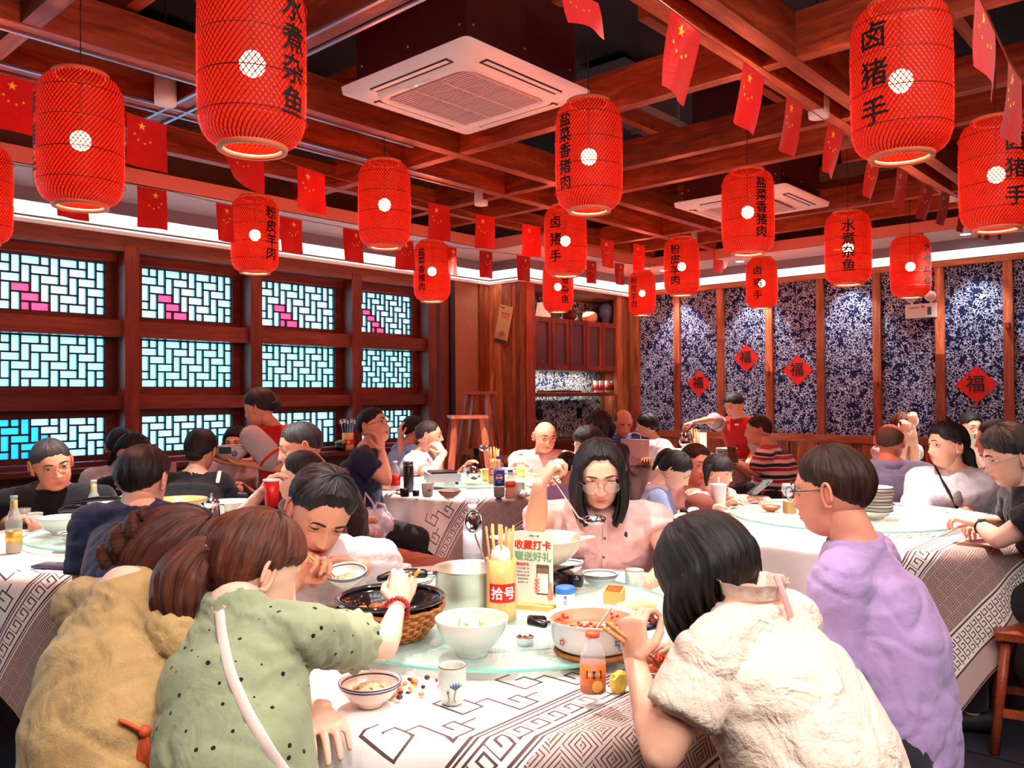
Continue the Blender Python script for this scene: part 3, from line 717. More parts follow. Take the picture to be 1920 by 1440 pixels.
for bi in range(6):
    xa, xb = posts[bi]+.11, posts[bi+1]+.02
    win = bpy.data.objects.new('window_%d' % (bi+1), None); link(win); tag(win, kind='structure')
    for row, (z0, z1) in enumerate(((.985, 1.262), (1.475, 1.832), (1.995, 2.375))):
        sash(win, xa+.09, xb-.085, z0, z1, row, bi)
    for z0, z1 in ((1.835, 1.955), (1.315, 1.412)):
        MB().box(((xa+xb)/2-.01, WY+.06, (z0+z1)/2), (xb-xa, .10, z1-z0)).build('rail', M_WINW, win)
    MB().box(((xa+xb)/2, WY+.09, .93), (xb-xa, .22, .05)).build('sill', M_WINW, win)
    MB().box(((xa+xb)/2, WY+.17, 2.42), (xb-xa, .12, .07)).build('head', M_WINW, win)
    o = MB().box((xb+.008, WY+.10, 1.7), (.016, .2, 1.5)).build('jamb', M_WINP, win)
for i, x in enumerate(posts):
    MB().box((x+.055, WY+.075, 1.70), (.105, .20, 1.60)).build('trim_%d' % (i+1), M_WINP, kind='structure')
MB().box((2.6, WY+.06, 2.505), (6.4, .16, .11)).build('trim_10', wood('header_timber', (96, 48, 36), (140, 78, 60), .5, axis=0), kind='structure')
MB().box((2.6, WY-.04, .905), (6.4, .22, .035)).build('trim_11', M_WINW, kind='structure')

# ---------- cove and soffit: along the windows, round the pillar, along the niche and the fabric wall
PX, NY = 6.50, 5.60
def run(name, pts, prof, mat):
    """profile (offset into the room, height) swept along the wall polyline, mitred"""
    P = [np.array(p, float) for p in pts]; rings = []
    for i, p in enumerate(P):
        d0 = unit(P[i]-P[i-1]) if i else unit(P[1]-P[0]); d1 = unit(P[i+1]-P[i]) if i < len(P)-1 else d0
        n0 = np.array([d0[1], -d0[0]]); n1 = np.array([d1[1], -d1[0]]); m = unit(n0+n1); k = 1/max(.3, np.dot(m, n0))
        rings.append([(p[0]+m[0]*k*o, p[1]+m[1]*k*o, z) for o, z in prof])
    mb = MB(); n = len(prof); mb.add([q for r_ in rings for q in r_], [(i*n+j, i*n+(j+1) % n, (i+1)*n+(j+1) % n, (i+1)*n+j) for i in range(len(P)-1) for j in range(n)]+[tuple(range(n)), tuple((len(P)-1)*n+j for j in range(n))[::-1]])
    return mb.build(name, mat, smooth=False, kind='structure')
WALLLINE = [(-2.4, WY), (PX-.10, WY), (PX-.10, NY), (WX, NY), (WX, -2.4)]
run('trim_20', WALLLINE, [(0, 2.56), (.045, 2.56), (.05, 2.585), (.03, 2.60), (0, 2.60)], M_COVE)
run('trim_21', WALLLINE, [(0, 2.605), (.022, 2.605), (.022, 2.615), (0, 2.615)], plain('cove_dark_trim', (60, 50, 52), .8))  # thin dark trim line above the lowest cove moulding
run('trim_22', WALLLINE, [(0, 2.615), (.012, 2.615), (.012, 2.80), (0, 2.80)], M_COVE)
run('trim_23', WALLLINE, [(.16, 2.675), (.18, 2.675), (.18, 2.765), (.16, 2.765)], M_GREY)
run('trim_24', WALLLINE, [(.16, 2.765), (.74, 2.765), (.74, 2.80), (.16, 2.80)], M_SOFFIT)
run('trim_25', WALLLINE, [(.72, 2.765), (.745, 2.765), (.745, 2.86), (.72, 2.86)], plain('fascia_salmon', (224, 128, 108), .6))
run('trim_26', WALLLINE, [(0, 2.81), (.74, 2.81), (.74, 2.83), (0, 2.83)], M_SLAB)
M_LED = plain('led_strip', (255, 255, 255), emit=(255, 246, 232), estr=13.0)
ls = run('led_strip', WALLLINE, [(.085, 2.772), (.125, 2.772), (.125, 2.780), (.085, 2.780)], M_LED); ls['kind'] = 'structure'

# ---------- timber grid under the slab
grid = bpy.data.objects.new('ceiling_grid', None); link(grid); tag(grid, kind='structure')
XB, YB = (-2.3, WX-.76), (-2.4, WY-.76)
def beam(a, b_, w_, h_, m): return MB().bar(a, b_, w_, h_).build('beam', m, grid)
for y, hh in ((-1.6, .15), (-.5, .17), (.55, .16), (1.50, .20), (1.66, .15), (3.58, .19), (4.07, .17), (4.80, .16)):
    beam((XB[0], y, 2.85+hh/2), (XB[1], y, 2.85+hh/2), .075, hh, M_BEAMX)
for x, y0, y1, hh in ((-1.2, YB[0], YB[1], .16), (.35, YB[0], YB[1], .15), (1.15, YB[0], YB[1], .16), (1.98, YB[0], YB[1], .18), (3.52, YB[0], YB[1], .20), (4.47, YB[0], YB[1], .17), (4.97, YB[0], YB[1], .16), (6.62, YB[0], YB[1], .17), (7.2, YB[0], YB[1], .16)):
    beam((x, y0, 2.853+hh/2), (x, y1, 2.853+hh/2), .07, hh, M_BEAMY)
for x in (-.4, .75, 1.55, 2.75, 3.95, 5.5, 6.05, 6.9):                                   # thinner joists laid over the grid
    ac = 2.2 < x < 3.3 or 5.3 < x < 6.3
    for y0, y1 in (((YB[0], 2.2), (3.35, YB[1])) if ac else ((YB[0], YB[1]),)):
        beam((x, y0, 3.11), (x, y1, 3.11), .06, .10, M_BEAMY)
for y in (-1.0, 0.1, 1.05, 2.15, 3.05, 4.45):
    for x0, x1 in ((( -2.3, 2.25), (3.35, 5.3), (6.3, XB[1])) if 2.0 < y < 3.3 else ((XB[0], XB[1]),)):
        beam((x0, y, 3.24), (x1, y, 3.24), .06, .10, M_BEAMX)
# aluminium channels under two of the beams
M_ALU = plain('aluminium_channel', (176, 170, 190), .3, metal=.8)
for a, b_ in (((XB[0], 4.125, 2.846), (4.2, 4.125, 2.846)), ((XB[0], 4.02, 2.846), (4.2, 4.02, 2.846)), ((1.93, 1.7, 2.847), (1.93, YB[1], 2.847)), ((2.03, 1.7, 2.847), (2.03, YB[1], 2.847)), ((XB[0], 3.63, 2.846), (3.2, 3.63, 2.846))):
    MB().bar(a, b_, .016, .010).build('metal_channel', M_ALU, grid)
# ducts over the grid
M_DUCT = Mat('galvanised_duct', (150, 150, 158), .35, metal=.7).m
for i, (a, b_, w_, h_) in enumerate((((3.6, -1.5, 3.50), (7.4, 1.2, 3.50), .45, .3), ((4.6, 3.3, 3.52), (7.4, 3.3, 3.52), .4, .25), ((-1.5, 5.0, 3.5), (2.5, 5.0, 3.5), .35, .25))):
    d = MB(); d.bar(a, b_, w_, h_)
    L = np.linalg.norm(np.array(b_)-np.array(a)); n = int(L/.6)
    for k in range(1, n): p = np.array(a)+(np.array(b_)-np.array(a))*k/n; q = unit(np.array(b_)-np.array(a)); d.bar(p-q*.015, p+q*.015, w_+.03, h_+.03)
    d.build('air_duct', M_DUCT, label=['silver sheet metal duct above the beams at upper right', 'silver sheet metal duct above the beams near the cabinet niche', 'silver sheet metal duct above the beams over the left windows'][i], cat='duct')
pp = thing('drain_pipe', 'dark thin pipe running above the timber grid by the first ceiling cassette', 'pipe')
MB().tube([(1.2, 3.4, 3.3), (2.1, 3.1, 3.25), (2.25, 2.9, 3.2)], .035, 10).tube([(1.3, 3.9, 3.32), (2.2, 3.2, 3.32)], .02, 8).build('pipe_run', plain('pipe_dark', (28, 28, 34), .4), pp, 'all')

# ---------- plank pillar beside the niche
pil = bpy.data.objects.new('wall_pillar', None); link(pil); tag(pil, kind='structure')
y = WY; k = 0
for wd_, off in ((.085, .0), (.06, .012), (.07, -.004), (.05, .01), (.075, 0), (.055, .014), (.065, .004)):
    y0 = y-wd_
    if k == 0: pass
    for z0, z1 in (((.0, 1.38), (1.385, 2.56)) if k % 2 else ((0, 2.56),)):
        MB().box((PX-.09+off*.7, (y+y0)/2, (z0+z1)/2), (.10, wd_-.004, z1-z0)).build('plank', M_PLANK, pil)
    y = y0; k += 1
MB().box((PX+.02, NY+.015, 1.28), (.14, .07, 2.56)).build('corner_post', M_POST, pil)
for i in range(3):
    MB().box((6.26+i*.075, WY-.012, 1.28), (.072, .03, 2.56)).build('plank', M_PLANK, pil)
MB().box((5.80, WY-.03, 1.3), (.06, .06, 2.5)).build('trim_12', plain('black_jamb', (24, 20, 24), .4), kind='structure')
MB().box((5.70, WY+.04, 1.75), (.12, .16, 1.6)).build('trim_13', M_WINP, kind='structure')

# ---------- flowered fabric
def floral(name, ground, leaf, scale=1.0):
    m = Mat(name, ground, .8, spec=.2); v = m.coord('Object'); nz = m.noise(v, 9*scale, 2, .5)
    ad = m.node('ShaderNodeVectorMath', operation='ADD'); sc = m.node('ShaderNodeCombineXYZ'); dd = nz*.06
    for i in range(3): m.nt.links.new(dd.s, sc.inputs[i])
    m.nt.links.new(v, ad.inputs[0]); m.nt.links.new(sc.outputs[0], ad.inputs[1]); v2 = ad.outputs[0]
    d1, n1 = m.voro(v2, 44*scale); d2, n2 = m.voro(v2, 90*scale); d3, n3 = m.voro(v2, 34*scale, 'DISTANCE_TO_EDGE'); reg = m.noise(v, 24*scale, 2, .6); reg2 = m.noise(v, 19*scale, 2, .5)
    petals = (d1 < .33)*(reg > .49)*((d2 > .20)); spr = (d2 < .32)*(reg2 > .50)*(reg > .36); stem = (d3 < .055)*(reg2 > .44)
    f = petals.max(spr).max(stem)
    m.color(m.mix(f, ground, leaf)); return m.m
M_FLOR = floral('navy_floral_cloth', (20, 24, 60), (180, 186, 206)); M_FLOR2 = floral('indigo_floral_cloth', (26, 44, 92), (214, 212, 196), 1.1)
div = [5.47, 4.92, 4.375, 3.815, 3.27, 2.72, 2.16, 1.61, 1.05, .49, -.07, -.63, -1.2, -1.75]
for i in range(len(div)-1):
    a, b_ = div[i]-.04, div[i+1]+.04
    MB().box((WX-.012, (a+b_)/2, 1.77), (.02, a-b_, 1.62)).build('fabric_panel', M_FLOR, group='flowered fabric wall panels', kind='structure')
for i, y in enumerate(div):
    z1 = 1.75+.25*((i*37) % 5-2)/2
    t = bpy.data.objects.new('trim_%d' % (30+i), None); link(t); tag(t, kind='structure')
    MB().box((WX-.035, y, (.98+z1)/2), (.05, .078, z1-.98)).build('batten', M_POST, t); MB().box((WX-.033, y, (2.56+z1)/2), (.05, .074, 2.56-z1)).build('batten', M_PLANK, t)
    if i % 2: MB().box((WX-.08, y, z1-.02), (.05, .03, .05)).build('peg', M_POST, t)
M_RAILY = wood('wainscot_rail_timber', (110, 44, 24), (172, 92, 54), .5, axis=1)
MB().box((WX-.05, 1.6, .945), (.10, 8.0, .075)).build('trim_50', M_RAILY, kind='structure')
MB().box((WX-.035, 1.6, 2.575), (.07, 8.0, .05)).build('trim_51', M_RAILY, kind='structure')
wn = bpy.data.objects.new('wall_wainscot', None); link(wn); tag(wn, kind='structure')
y = 5.58; k = 0
while y > -2.3:
    wd_ = (.10, .13, .085, .12)[k % 4]; MB().box((WX-.02-.008*(k % 3), y-wd_/2, .455), (.03, wd_-.004, .91)).build('plank', M_PLANK, wn); y -= wd_; k += 1

# ---------- cabinet niche
n0, n1 = PX+.10, WX-.12
st = bpy.data.objects.new('wall_niche', None); link(st); tag(st, kind='structure')
MB().box(((n0+n1)/2, WY-.02, 1.3), (n1-n0+.3, .03, 2.6)).build('niche_back', M_FLOR2, st)
for i, x in enumerate((WX-.20, WX-.07)): MB().box((x, NY+.02, 1.28), (.12, .05, 2.56)).build('plank', M_PLANK, st)
for i in range(4): MB().box((WX-.015, NY+.07+i*.11, 1.28), (.03, .105, 2.56)).build('plank', M_PLANK, st)
MB().box(((n0+n1)/2, (NY+WY)/2, 2.53), (n1-n0, .45, .05)).build('niche_top', M_DARKH, st)
cab = thing('wall_cabinet', 'dark wooden wall cabinet with five framed obscured glass doors in the niche', 'cabinet', (n0, NY+.03, 1.66))
MB().box(((n1-n0)/2-.05, .20, .29), (n1-n0-.10, .30, .57)).build('carcass', M_DARKW, cab)
_m = Mat('obscured_glass', (86, 56, 56), .22, spec=.6); _m.bump(_m.noise(_m.coord(), 90, 3, .6), .6, .006); M_OBS = _m.m
dw = (n1-n0-.10)/5
for i in range(5):
    cx = dw*(i+.5); f = MB()
    for c, d in (((cx-dw/2+.032, 0, .29), (.055, .035, .56)), ((cx+dw/2-.032, 0, .29), (.055, .035, .56)), ((cx, 0, .54), (dw-.11, .035, .055)), ((cx, 0, .04), (dw-.11, .035, .055))): f.box(c, d)
    dr = f.build('door', M_DARKW, cab); MB().box((cx, .005, .29), (dw-.11, .012, .45)).build('pane', M_OBS, dr)
sh = thing('wall_shelf', 'long brown wooden shelf below the cabinet in the niche', 'shelf', (n0, NY+.2, 1.40)); MB().box(((n1-n0)/2-.08, 0, 0), (n1-n0-.16, .34, .04)).build('board', M_DARKH, sh)
ct = thing('counter', 'low wooden counter standing under the niche behind the diners', 'counter', ((n0+n1)/2, WY-.26, 0)); MB().box((0, 0, .88), (n1-n0-.02, .46, .05)).build('worktop', M_DARKH, ct); MB().box((0, .02, .43), (n1-n0-.06, .40, .85)).build('carcass', M_DARKW, ct)
spot('niche_spot', (7.75, NY+.22, 2.49), (7.75, NY+.25, 2.2), 14, (1, .86, .62), 110, .8, .02)
area('niche_strip', ((n0+n1)/2, NY+.24, 1.65), ((n0+n1)/2, NY+.30, 1.2), 5.5, (1, .95, .8), 1.3, .04)
# ---------------------------------------------------------------- writing
_txt = {}
def glyphs(s, size=1.0):
    """flat outline mesh data of a piece of writing, centred"""
    if s not in _txt:
        c = bpy.data.curves.new('w', 'FONT'); c.body = s; c.size = 1; c.align_x = 'CENTER'; c.align_y = 'CENTER'; c.resolution_u = 3
        o = bpy.data.objects.new('w', c); S.collection.objects.link(o)
        dg = bpy.context.evaluated_depsgraph_get(); me = o.evaluated_get(dg).to_mesh()
        V = np.array([v.co[:] for v in me.vertices]) if len(me.vertices) else np.zeros((0, 3)); F = [tuple(p.vertices) for p in me.polygons]
        o.evaluated_get(dg).to_mesh_clear(); bpy.data.objects.remove(o)
        if len(V): V = V-(V.max(0)+V.min(0))/2
        _txt[s] = (V, F)
    V, F = _txt[s]; return V*size, F
_wg = {}
def wglyphs(s, size):
    """the same outlines cut into narrow vertical slices so they bend round a cylinder"""
    if s not in _wg:
        V, F = glyphs(s, 1.0); bm = bmesh.new(); vs = [bm.verts.new(v) for v in V]
        for f in F:
            try: bm.faces.new([vs[i] for i in f])
            except ValueError: pass
        bmesh.ops.triangulate(bm, faces=bm.faces)
        x = -len(s)*.5
        while x < len(s)*.5:
            bmesh.ops.bisect_plane(bm, geom=bm.verts[:]+bm.edges[:]+bm.faces[:], plane_co=(x, 0, 0), plane_no=(1, 0, 0)); x += .14
        bm.verts.index_update(); _wg[s] = (np.array([v.co[:] for v in bm.verts]).reshape(-1, 3), [tuple(v.index for v in f.verts) for f in bm.faces]); bm.free()
    V, F = _wg[s]; return V*size, F
def write_on(mb, s, size, o, xdir, ydir, bold=0, mi=0):
    V, F = glyphs(s, size); x, y = unit(xdir), unit(ydir); n = np.cross(x, y); offs = [(0, 0)]
    if bold: offs = [(0, 0), (bold, 0), (-bold, 0), (0, bold), (0, -bold)]
    for k, (a, b_) in enumerate(offs):
        if len(V): mb.add(np.array(o)+np.outer(V[:, 0]+a, x)+np.outer(V[:, 1]+b_, y)+n*.00004*k, F, mi)
    return mb

# ---------------------------------------------------------------- lanterns
m = Mat('lantern_lining', (230, 20, 12), .7); nt = m.nt; em = m.node('ShaderNodeEmission'); em.inputs['Strength'].default_value = .72
c = m.mix(m.noise(m.coord('Object'), 14, 2), (236, 16, 10), (252, 52, 26)); nt.links.new(c, em.inputs['Color'])
tp = m.node('ShaderNodeBsdfTransparent'); tp.inputs['Color'].default_value = (1, .42, .26, 1); mx = m.node('ShaderNodeMixShader'); mx.inputs[0].default_value = .30
nt.links.new(em.outputs[0], mx.inputs[1]); nt.links.new(tp.outputs[0], mx.inputs[2]); nt.links.new(mx.outputs[0], m.out.inputs[0]); M_LINING = m.m
M_WEAVE = Mat('woven_bamboo_lit', (236, 70, 40), .5).m; M_HOOP = plain('lantern_hoop', (120, 16, 12), .6); M_RING = plain('lantern_rim_bamboo', (226, 128, 92), .5)  # first weave strands have the lantern's orange light put into their colour
M_BULB = plain('lamp_bulb', (255, 255, 255), emit=(255, 240, 228), estr=42); M_INK = plain('black_ink', (14, 8, 8), .6); M_CORD = plain('black_cord', (14, 12, 14), .6)
LP = [(-.235, .082), (-.230, .098), (-.218, .118), (-.200, .132), (-.175, .141), (-.14, .1455), (-.07, .1465), (0, .1465), (.07, .1465), (.14, .1455), (.175, .141), (.200, .132), (.218, .118), (.230, .098), (.235, .082)]
LPZ = np.array([p[0] for p in LP]); LPR = np.array([p[1] for p in LP])
NS = 60; sg = 22; M_WEAVE2 = Mat('woven_bamboo_dark', (120, 10, 10), .6).m; _wms = []
for sgn in (-1, 1):
    wv = MB()
    for k in range(NS):
        a0 = 2*PI*k/NS; V = []
        for i in range(sg+1):
            # even arc steps over the curved ends
            tt = i/sg; z = -.235*math.cos(tt*PI) if False else LPZ[0]+(LPZ[-1]-LPZ[0])*(.5-.5*math.cos(tt*PI))
            rr = float(np.interp(z, LPZ, LPR))+(.0012 if sgn > 0 else .0); a = a0+sgn*2.35*(z/.47)
            for dd in (-.0021, .0021): V.append((rr*math.cos(a+dd/rr), rr*math.sin(a+dd/rr), z))
        wv.add(V, [(2*i, 2*i+1, 2*i+3, 2*i+2) for i in range(sg)])
    _wms.append(wv.mesh('weave', (M_WEAVE, M_WEAVE2)[sgn > 0], False, weld=False))
lm = MB().lathe([(r-.004, z) for z, r in LP], 40, close=False); lm.f = [f for f in lm.f if len(f) == 4]; _lm = lm.mesh('lining', M_LINING, 'all')
hp = MB()
for z in (0,):
    r = .1482; hp.tube([(r*math.cos(q), r*math.sin(q), z) for q in np.linspace(0, 2*PI, 33)], .0018, 4, side=(0, 0, 1), cap='open')
_hm = hp.mesh('hoop', M_HOOP, 'all')
rg = MB()
rg.lathe([(.080, -.007), (.094, -.006), (.096, .006), (.080, .007)], 36, close=True)
_rm = rg.mesh('rim', M_RING, 'all')
_bm = MB().ball((0, 0, .0), .036, 14).mesh('bulb', M_BULB, 'all')
LANT = [(473, 120, 2.31, '水煮杂鱼', .72, 'nearest red lantern at upper left, bottom rim below its black writing, top beyond the frame'),
        (151, 264, 3.01, '卤猪手', -.99, 'second red lantern from the left, before the white cove, no writing in view'),
        (721, 384, 4.65, '水煮杂鱼', 1.0, 'red lantern left of the big ceiling cassette, writing just round its right edge'),
        (1104, 294, 3.64, '盐菜香猪肉', -.68, 'red lantern at the right corner of the big ceiling cassette, characters down its left'),
        (478, 441, 5.25, '粉皮羊肉', .67, 'small red lantern before the third window, four characters down its right side'),
        (810, 509, 6.64, '盐菜香猪肉', -.55, 'small red lantern before the last window by the plaster wall, five characters on its left'),
        (1060, 452, 5.71, '卤猪手', -.45, 'red lantern above the cabinet niche, three characters, directly behind a larger lantern'),
        (1046, 538, 7.92, '水煮杂鱼', .45, 'small red lantern partly hidden below another one in front of the niche shelf'),
        (1204, 550, 9.05, '粉皮羊肉', -.6, 'smallest red lantern hanging at the corner of niche and fabric wall'),
        (1278, 500, 6.94, '粉皮羊肉', -.35, 'red lantern over the first fabric panels, four characters in its middle left'),
        (1402, 398, 4.75, '盐菜香猪肉', .5, 'red lantern in front of the smaller ceiling cassette, five characters down its right side'),
        (1689, 152, 2.58, '卤猪手', -.5, 'large red lantern at upper right with three big black characters on its left'),
        (1868, 328, 3.61, '卤猪手', .48, 'red lantern at the right edge below the flags, three characters, cut by the frame'),
        (1590, 466, 5.50, '水煮杂鱼', .02, 'red lantern before the fabric wall with four characters down its centre'),
        (1428, 531, 7.92, '卤猪手', -.25, 'small red lantern hanging before the first red diamond papers, three characters'),
        (1707, 500, 6.45, '水煮杂鱼', .82, 'small red lantern above the white emergency light box, writing at its right edge'),
        (-40, 364, 4.03, '', 0, 'red lantern cut by the left edge of the picture, only its right side in view')]
for i, (px, py, d, s, off, lab) in enumerate(LANT):
    p = pix(px, py, d); L = thing('lantern', lab, 'lantern', p, group='red woven bamboo lanterns hung from the beams')
    tocam = unit(np.array([-p[0], -p[1], 0])); a = math.atan2(tocam[1], tocam[0])
    L.rotation_euler = (0, 0, a); sc = {0: 1.0}.get(i, 1.0)
    mobj('weave', _wms[0], L)['kind'] = 'stuff'; mobj('weave', _wms[1], L)['kind'] = 'stuff'; mobj('lining', _lm, L); [mobj('hoop', _hm, L, (0, 0, z)) for z in (-.16, -.055, .055, .16)]; mobj('rim', _rm, L, (0, 0, -.238)); mobj('rim', _rm, L, (0, 0, .238)); mobj('bulb', _bm, L)
    MB().tube([(0, 0, .03), (0, 0, .235)], .006, 6).tube([(0, 0, .23), (0, 0, 3.68-p[2])], .0022, 5).build('cord', M_CORD, L, 'all')
    sp = MB(); sp.bar((-.085, 0, .236), (.085, 0, .236), .006, .004); sp.build('crossbar', M_RING, L)
    if s:
        n = len(s); g = MB(); h = min(.40/n, .105); size = h*.84
        th0 = math.asin(max(-1, min(1, off)))            # to the picture's right of the lantern's facing line
        for k, ch in enumerate(s):
            V, F = wglyphs(ch, size); zc = .17-(k+.5)*.34/n if n > 3 else .165-(k+.5)*.345/n
            for bx, bz in ((0, 0), (.0016, 0), (-.0016, 0), (0, .0016), (0, -.0016)):
                zz = V[:, 1]+zc+bz; rr = np.interp(zz, LPZ, LPR)+.0045+.0002*abs(bx)*1000
                aa = -th0 - (V[:, 0]+bx)/rr if False else th0+(V[:, 0]+bx)/.146
                g.add(np.stack([rr*np.cos(aa), rr*np.sin(aa), zz], 1), F)
        g.build('lettering', M_INK, L, weld=False)
    l = bpy.data.lights.new('lantern_lamp', 'POINT'); l.energy = 46; l.color = (1, .38, .28); l.shadow_soft_size = .035
    lo = bpy.data.objects.new('lantern_lamp', l); S.collection.objects.link(lo); lo.location = p+np.array([0, 0, -.05])

# ---------------------------------------------------------------- flags
M_FLAG = fabric('flag_red', (214, 26, 22), .15, 9, rough=.7); M_STAR = plain('star_yellow', (250, 200, 60), .6); M_STR = plain('string', (150, 60, 40), .7)
def star(mb, c, r, x, y, n, rot=0):
    V = [np.array(c)+n*t for t in (-.0012, .0012)]
    P = []
    for t in (-.0014, .0014):
        for k in range(10):
            rr = r if k % 2 == 0 else r*.40; a = PI/2+rot+k*PI/5; P.append(np.array(c)+x*rr*math.cos(a)+y*rr*math.sin(a)+n*t)
    mb.add(P, [tuple(range(10)), tuple(range(19, 9, -1))]+[(k, (k+1) % 10, 10+(k+1) % 10, 10+k) for k in range(10)])
def flag(x0, y0, x1, y1, d0, d1, h, lab, sway=(0, 0), mirror=False, curl=0, grp='small red flags strung across the room'):
    a, b_ = pix(x0, y0, d0), pix(x1, y1, d1); x = unit(b_-a); w_ = np.linalg.norm(b_-a); dn = unit(np.array([0, 0, -1.])+RT*sway[0]+FW*sway[1]); n = unit(np.cross(x, dn))
    F_ = thing('flag', lab, 'flag', (a+b_)/2, group=grp); o = (a+b_)/2; nx, ny = 7, 9; V = []
    def P(u, v): return a+x*w_*u+dn*h*v+n*(.012*math.sin(u*5+v*2+x0)*v+curl*v*v*(u-.3)) - o
    for j in range(ny+1):
        for i in range(nx+1): V.append(P(i/nx, j/ny))
    mb = MB().add(V, [(j*(nx+1)+i, j*(nx+1)+i+1, (j+1)*(nx+1)+i+1, (j+1)*(nx+1)+i) for j in range(ny) for i in range(nx)]); mb.build('cloth', M_FLAG, F_, 'all', weld=False)
    r = h*.085
    f_ = (lambda u: 1-u) if mirror else (lambda u: u)
    for u, v, q in ((.38, .17, 1), (.20, .36, .36), (.30, .46, .36), (.46, .50, .36), (.60, .44, .36)):
        s_ = MB(); star(s_, P(f_(u), v), r*q, x, -dn, n); s_.build('star', M_STAR, F_, weld=False)
S1 = [(-12, 134, 78, 158), (237, 212, 312, 236), (412, 264, 490, 288), (557, 311, 609, 329), (803, 380, 843, 388), (892, 402, 927, 408), (979, 420, 1013, 426), (1127, 448, 1151, 453), (1188, 457, 1209, 461), (1338, 468, 1355, 472)]
N1 = ['first', 'second', 'third', 'fourth', 'fifth', 'sixth', 'seventh', 'eighth', 'ninth', 'tenth', 'eleventh']
def dd1(px): return 1/max(.09, .30-.000135*px)
for k, (a, b_, c, d) in enumerate(S1):
    flag(a, b_, c, d, dd1(a), dd1(c), .225 if k != 2 else .20, 'red flag with yellow stars, %s from the left on the upper string' % N1[k], (0, 0) if k != 2 else (.25, .0), curl=0 if k != 2 else .1)
def dd2(px): return 1/max(.1, .229-.000123*(px-285))
S2 = [(103, 322, 165, 335), (257, 348, 312, 358), (405, 380, 437, 386), (524, 405, 566, 413), (643, 427, 681, 434), (740, 447, 775, 453), (838, 461, 856, 465), (899, 469, 923, 473), (969, 478, 994, 482), (1100, 488, 1118, 491), (1152, 493, 1170, 495)]
for k, (a, b_, c, d) in enumerate(S2):
    flag(a, b_, c, d, dd2(a), dd2(c), .212, 'red flag seen from behind, %s from the left on the lower string by the cove' % N1[k], (.03, 0), mirror=True)
S3 = [(1258, 18, 1315, 62, 2.45, 145), (1394, 116, 1433, 146, 2.95, 115), (1475, 178, 1506, 198, 3.3, 103), (1553, 231, 1582, 247, 3.75, 92), (1628, 292, 1650, 306, 4.2, 76), (1682, 314, 1703, 324, 4.5, 72), (1728, 342, 1750, 352, 4.8, 68), (1765, 358, 1781, 366, 5.1, 62), (1803, 374, 1816, 381, 5.4, 60)]
for k, (a, b_, c, d, dep, h) in enumerate(S3):
    flag(a, b_, c, d, dep, dep+.12, h*dep/FOC, 'red flag hanging edge on, %s from the left on the right hand string' % N1[k], (-.16, 0), curl=.02)
flag(1050, -28, 1122, 6, 2.2, 2.3, .10, 'red flag whose lower corner dips into the top edge beside the big cassette', (.25, 0))
flag(1829, -20, 1866, 62, 1.95, 2.15, .18, 'large red flag hanging at the upper right corner', (-.0, 0), grp='red flags at the right edge')
flag(1890, 112, 1916, 150, 2.35, 2.5, .21, 'red flag at the right edge hanging before a lantern', (-.08, 0), grp='red flags at the right edge')
for k, (ax, ay, bx, by) in enumerate(((1832, 418, 1838, 420), (1848, 424, 1858, 426), (1873, 425, 1878, 427))):
    flag(ax, ay, bx, by, 5.8+.3*k, 5.9+.3*k, .10, 'tiny red flag below the right edge lantern, %s of three in a row' % N1[k], (-.05, 0), grp='tiny flags below the right lantern')
def bunting(pts, dfn, lab):
    P = [pix(x, y-1, dfn(x) if callable(dfn) else dd) for (x, y, *dd_) in pts for dd in [dd_[0] if dd_ else 0]]
    t = thing('flag_string', lab, 'string', P[0]); MB().tube([p-P[0] for p in P], .0022, 5).build('string', M_STR, t, 'all')
bunting([(-30, 128)]+[(x, y) for q in S1 for (x, y) in ((q[0], q[1]), (q[2], q[3]))]+[(1420, 470)], dd1, 'thin string carrying the upper row of flags from left to back')
bunting([(-30, 300)]+[(x, y) for q in S2 for (x, y) in ((q[0], q[1]), (q[2], q[3]))]+[(1230, 497)], dd2, 'thin string carrying the flags along the window cove')
bunting([(1180, -40, 2.2)]+[(x, y, dp) for a, b_, c, d, dp, h in S3 for (x, y) in ((a, b_), (c, d))]+[(1832, 418, 5.8), (1848, 424, 6.1), (1878, 427, 6.4), (1960, 436, 6.8)], None, 'thin string carrying the flags on the right under the beams')

bunting([(1800, -90, 1.8), (1829, -20, 1.95), (1866, 62, 2.15), (1890, 112, 2.35), (1916, 150, 2.5), (1975, 240, 2.9)], None, 'thin string carrying the two flags at the upper right corner')

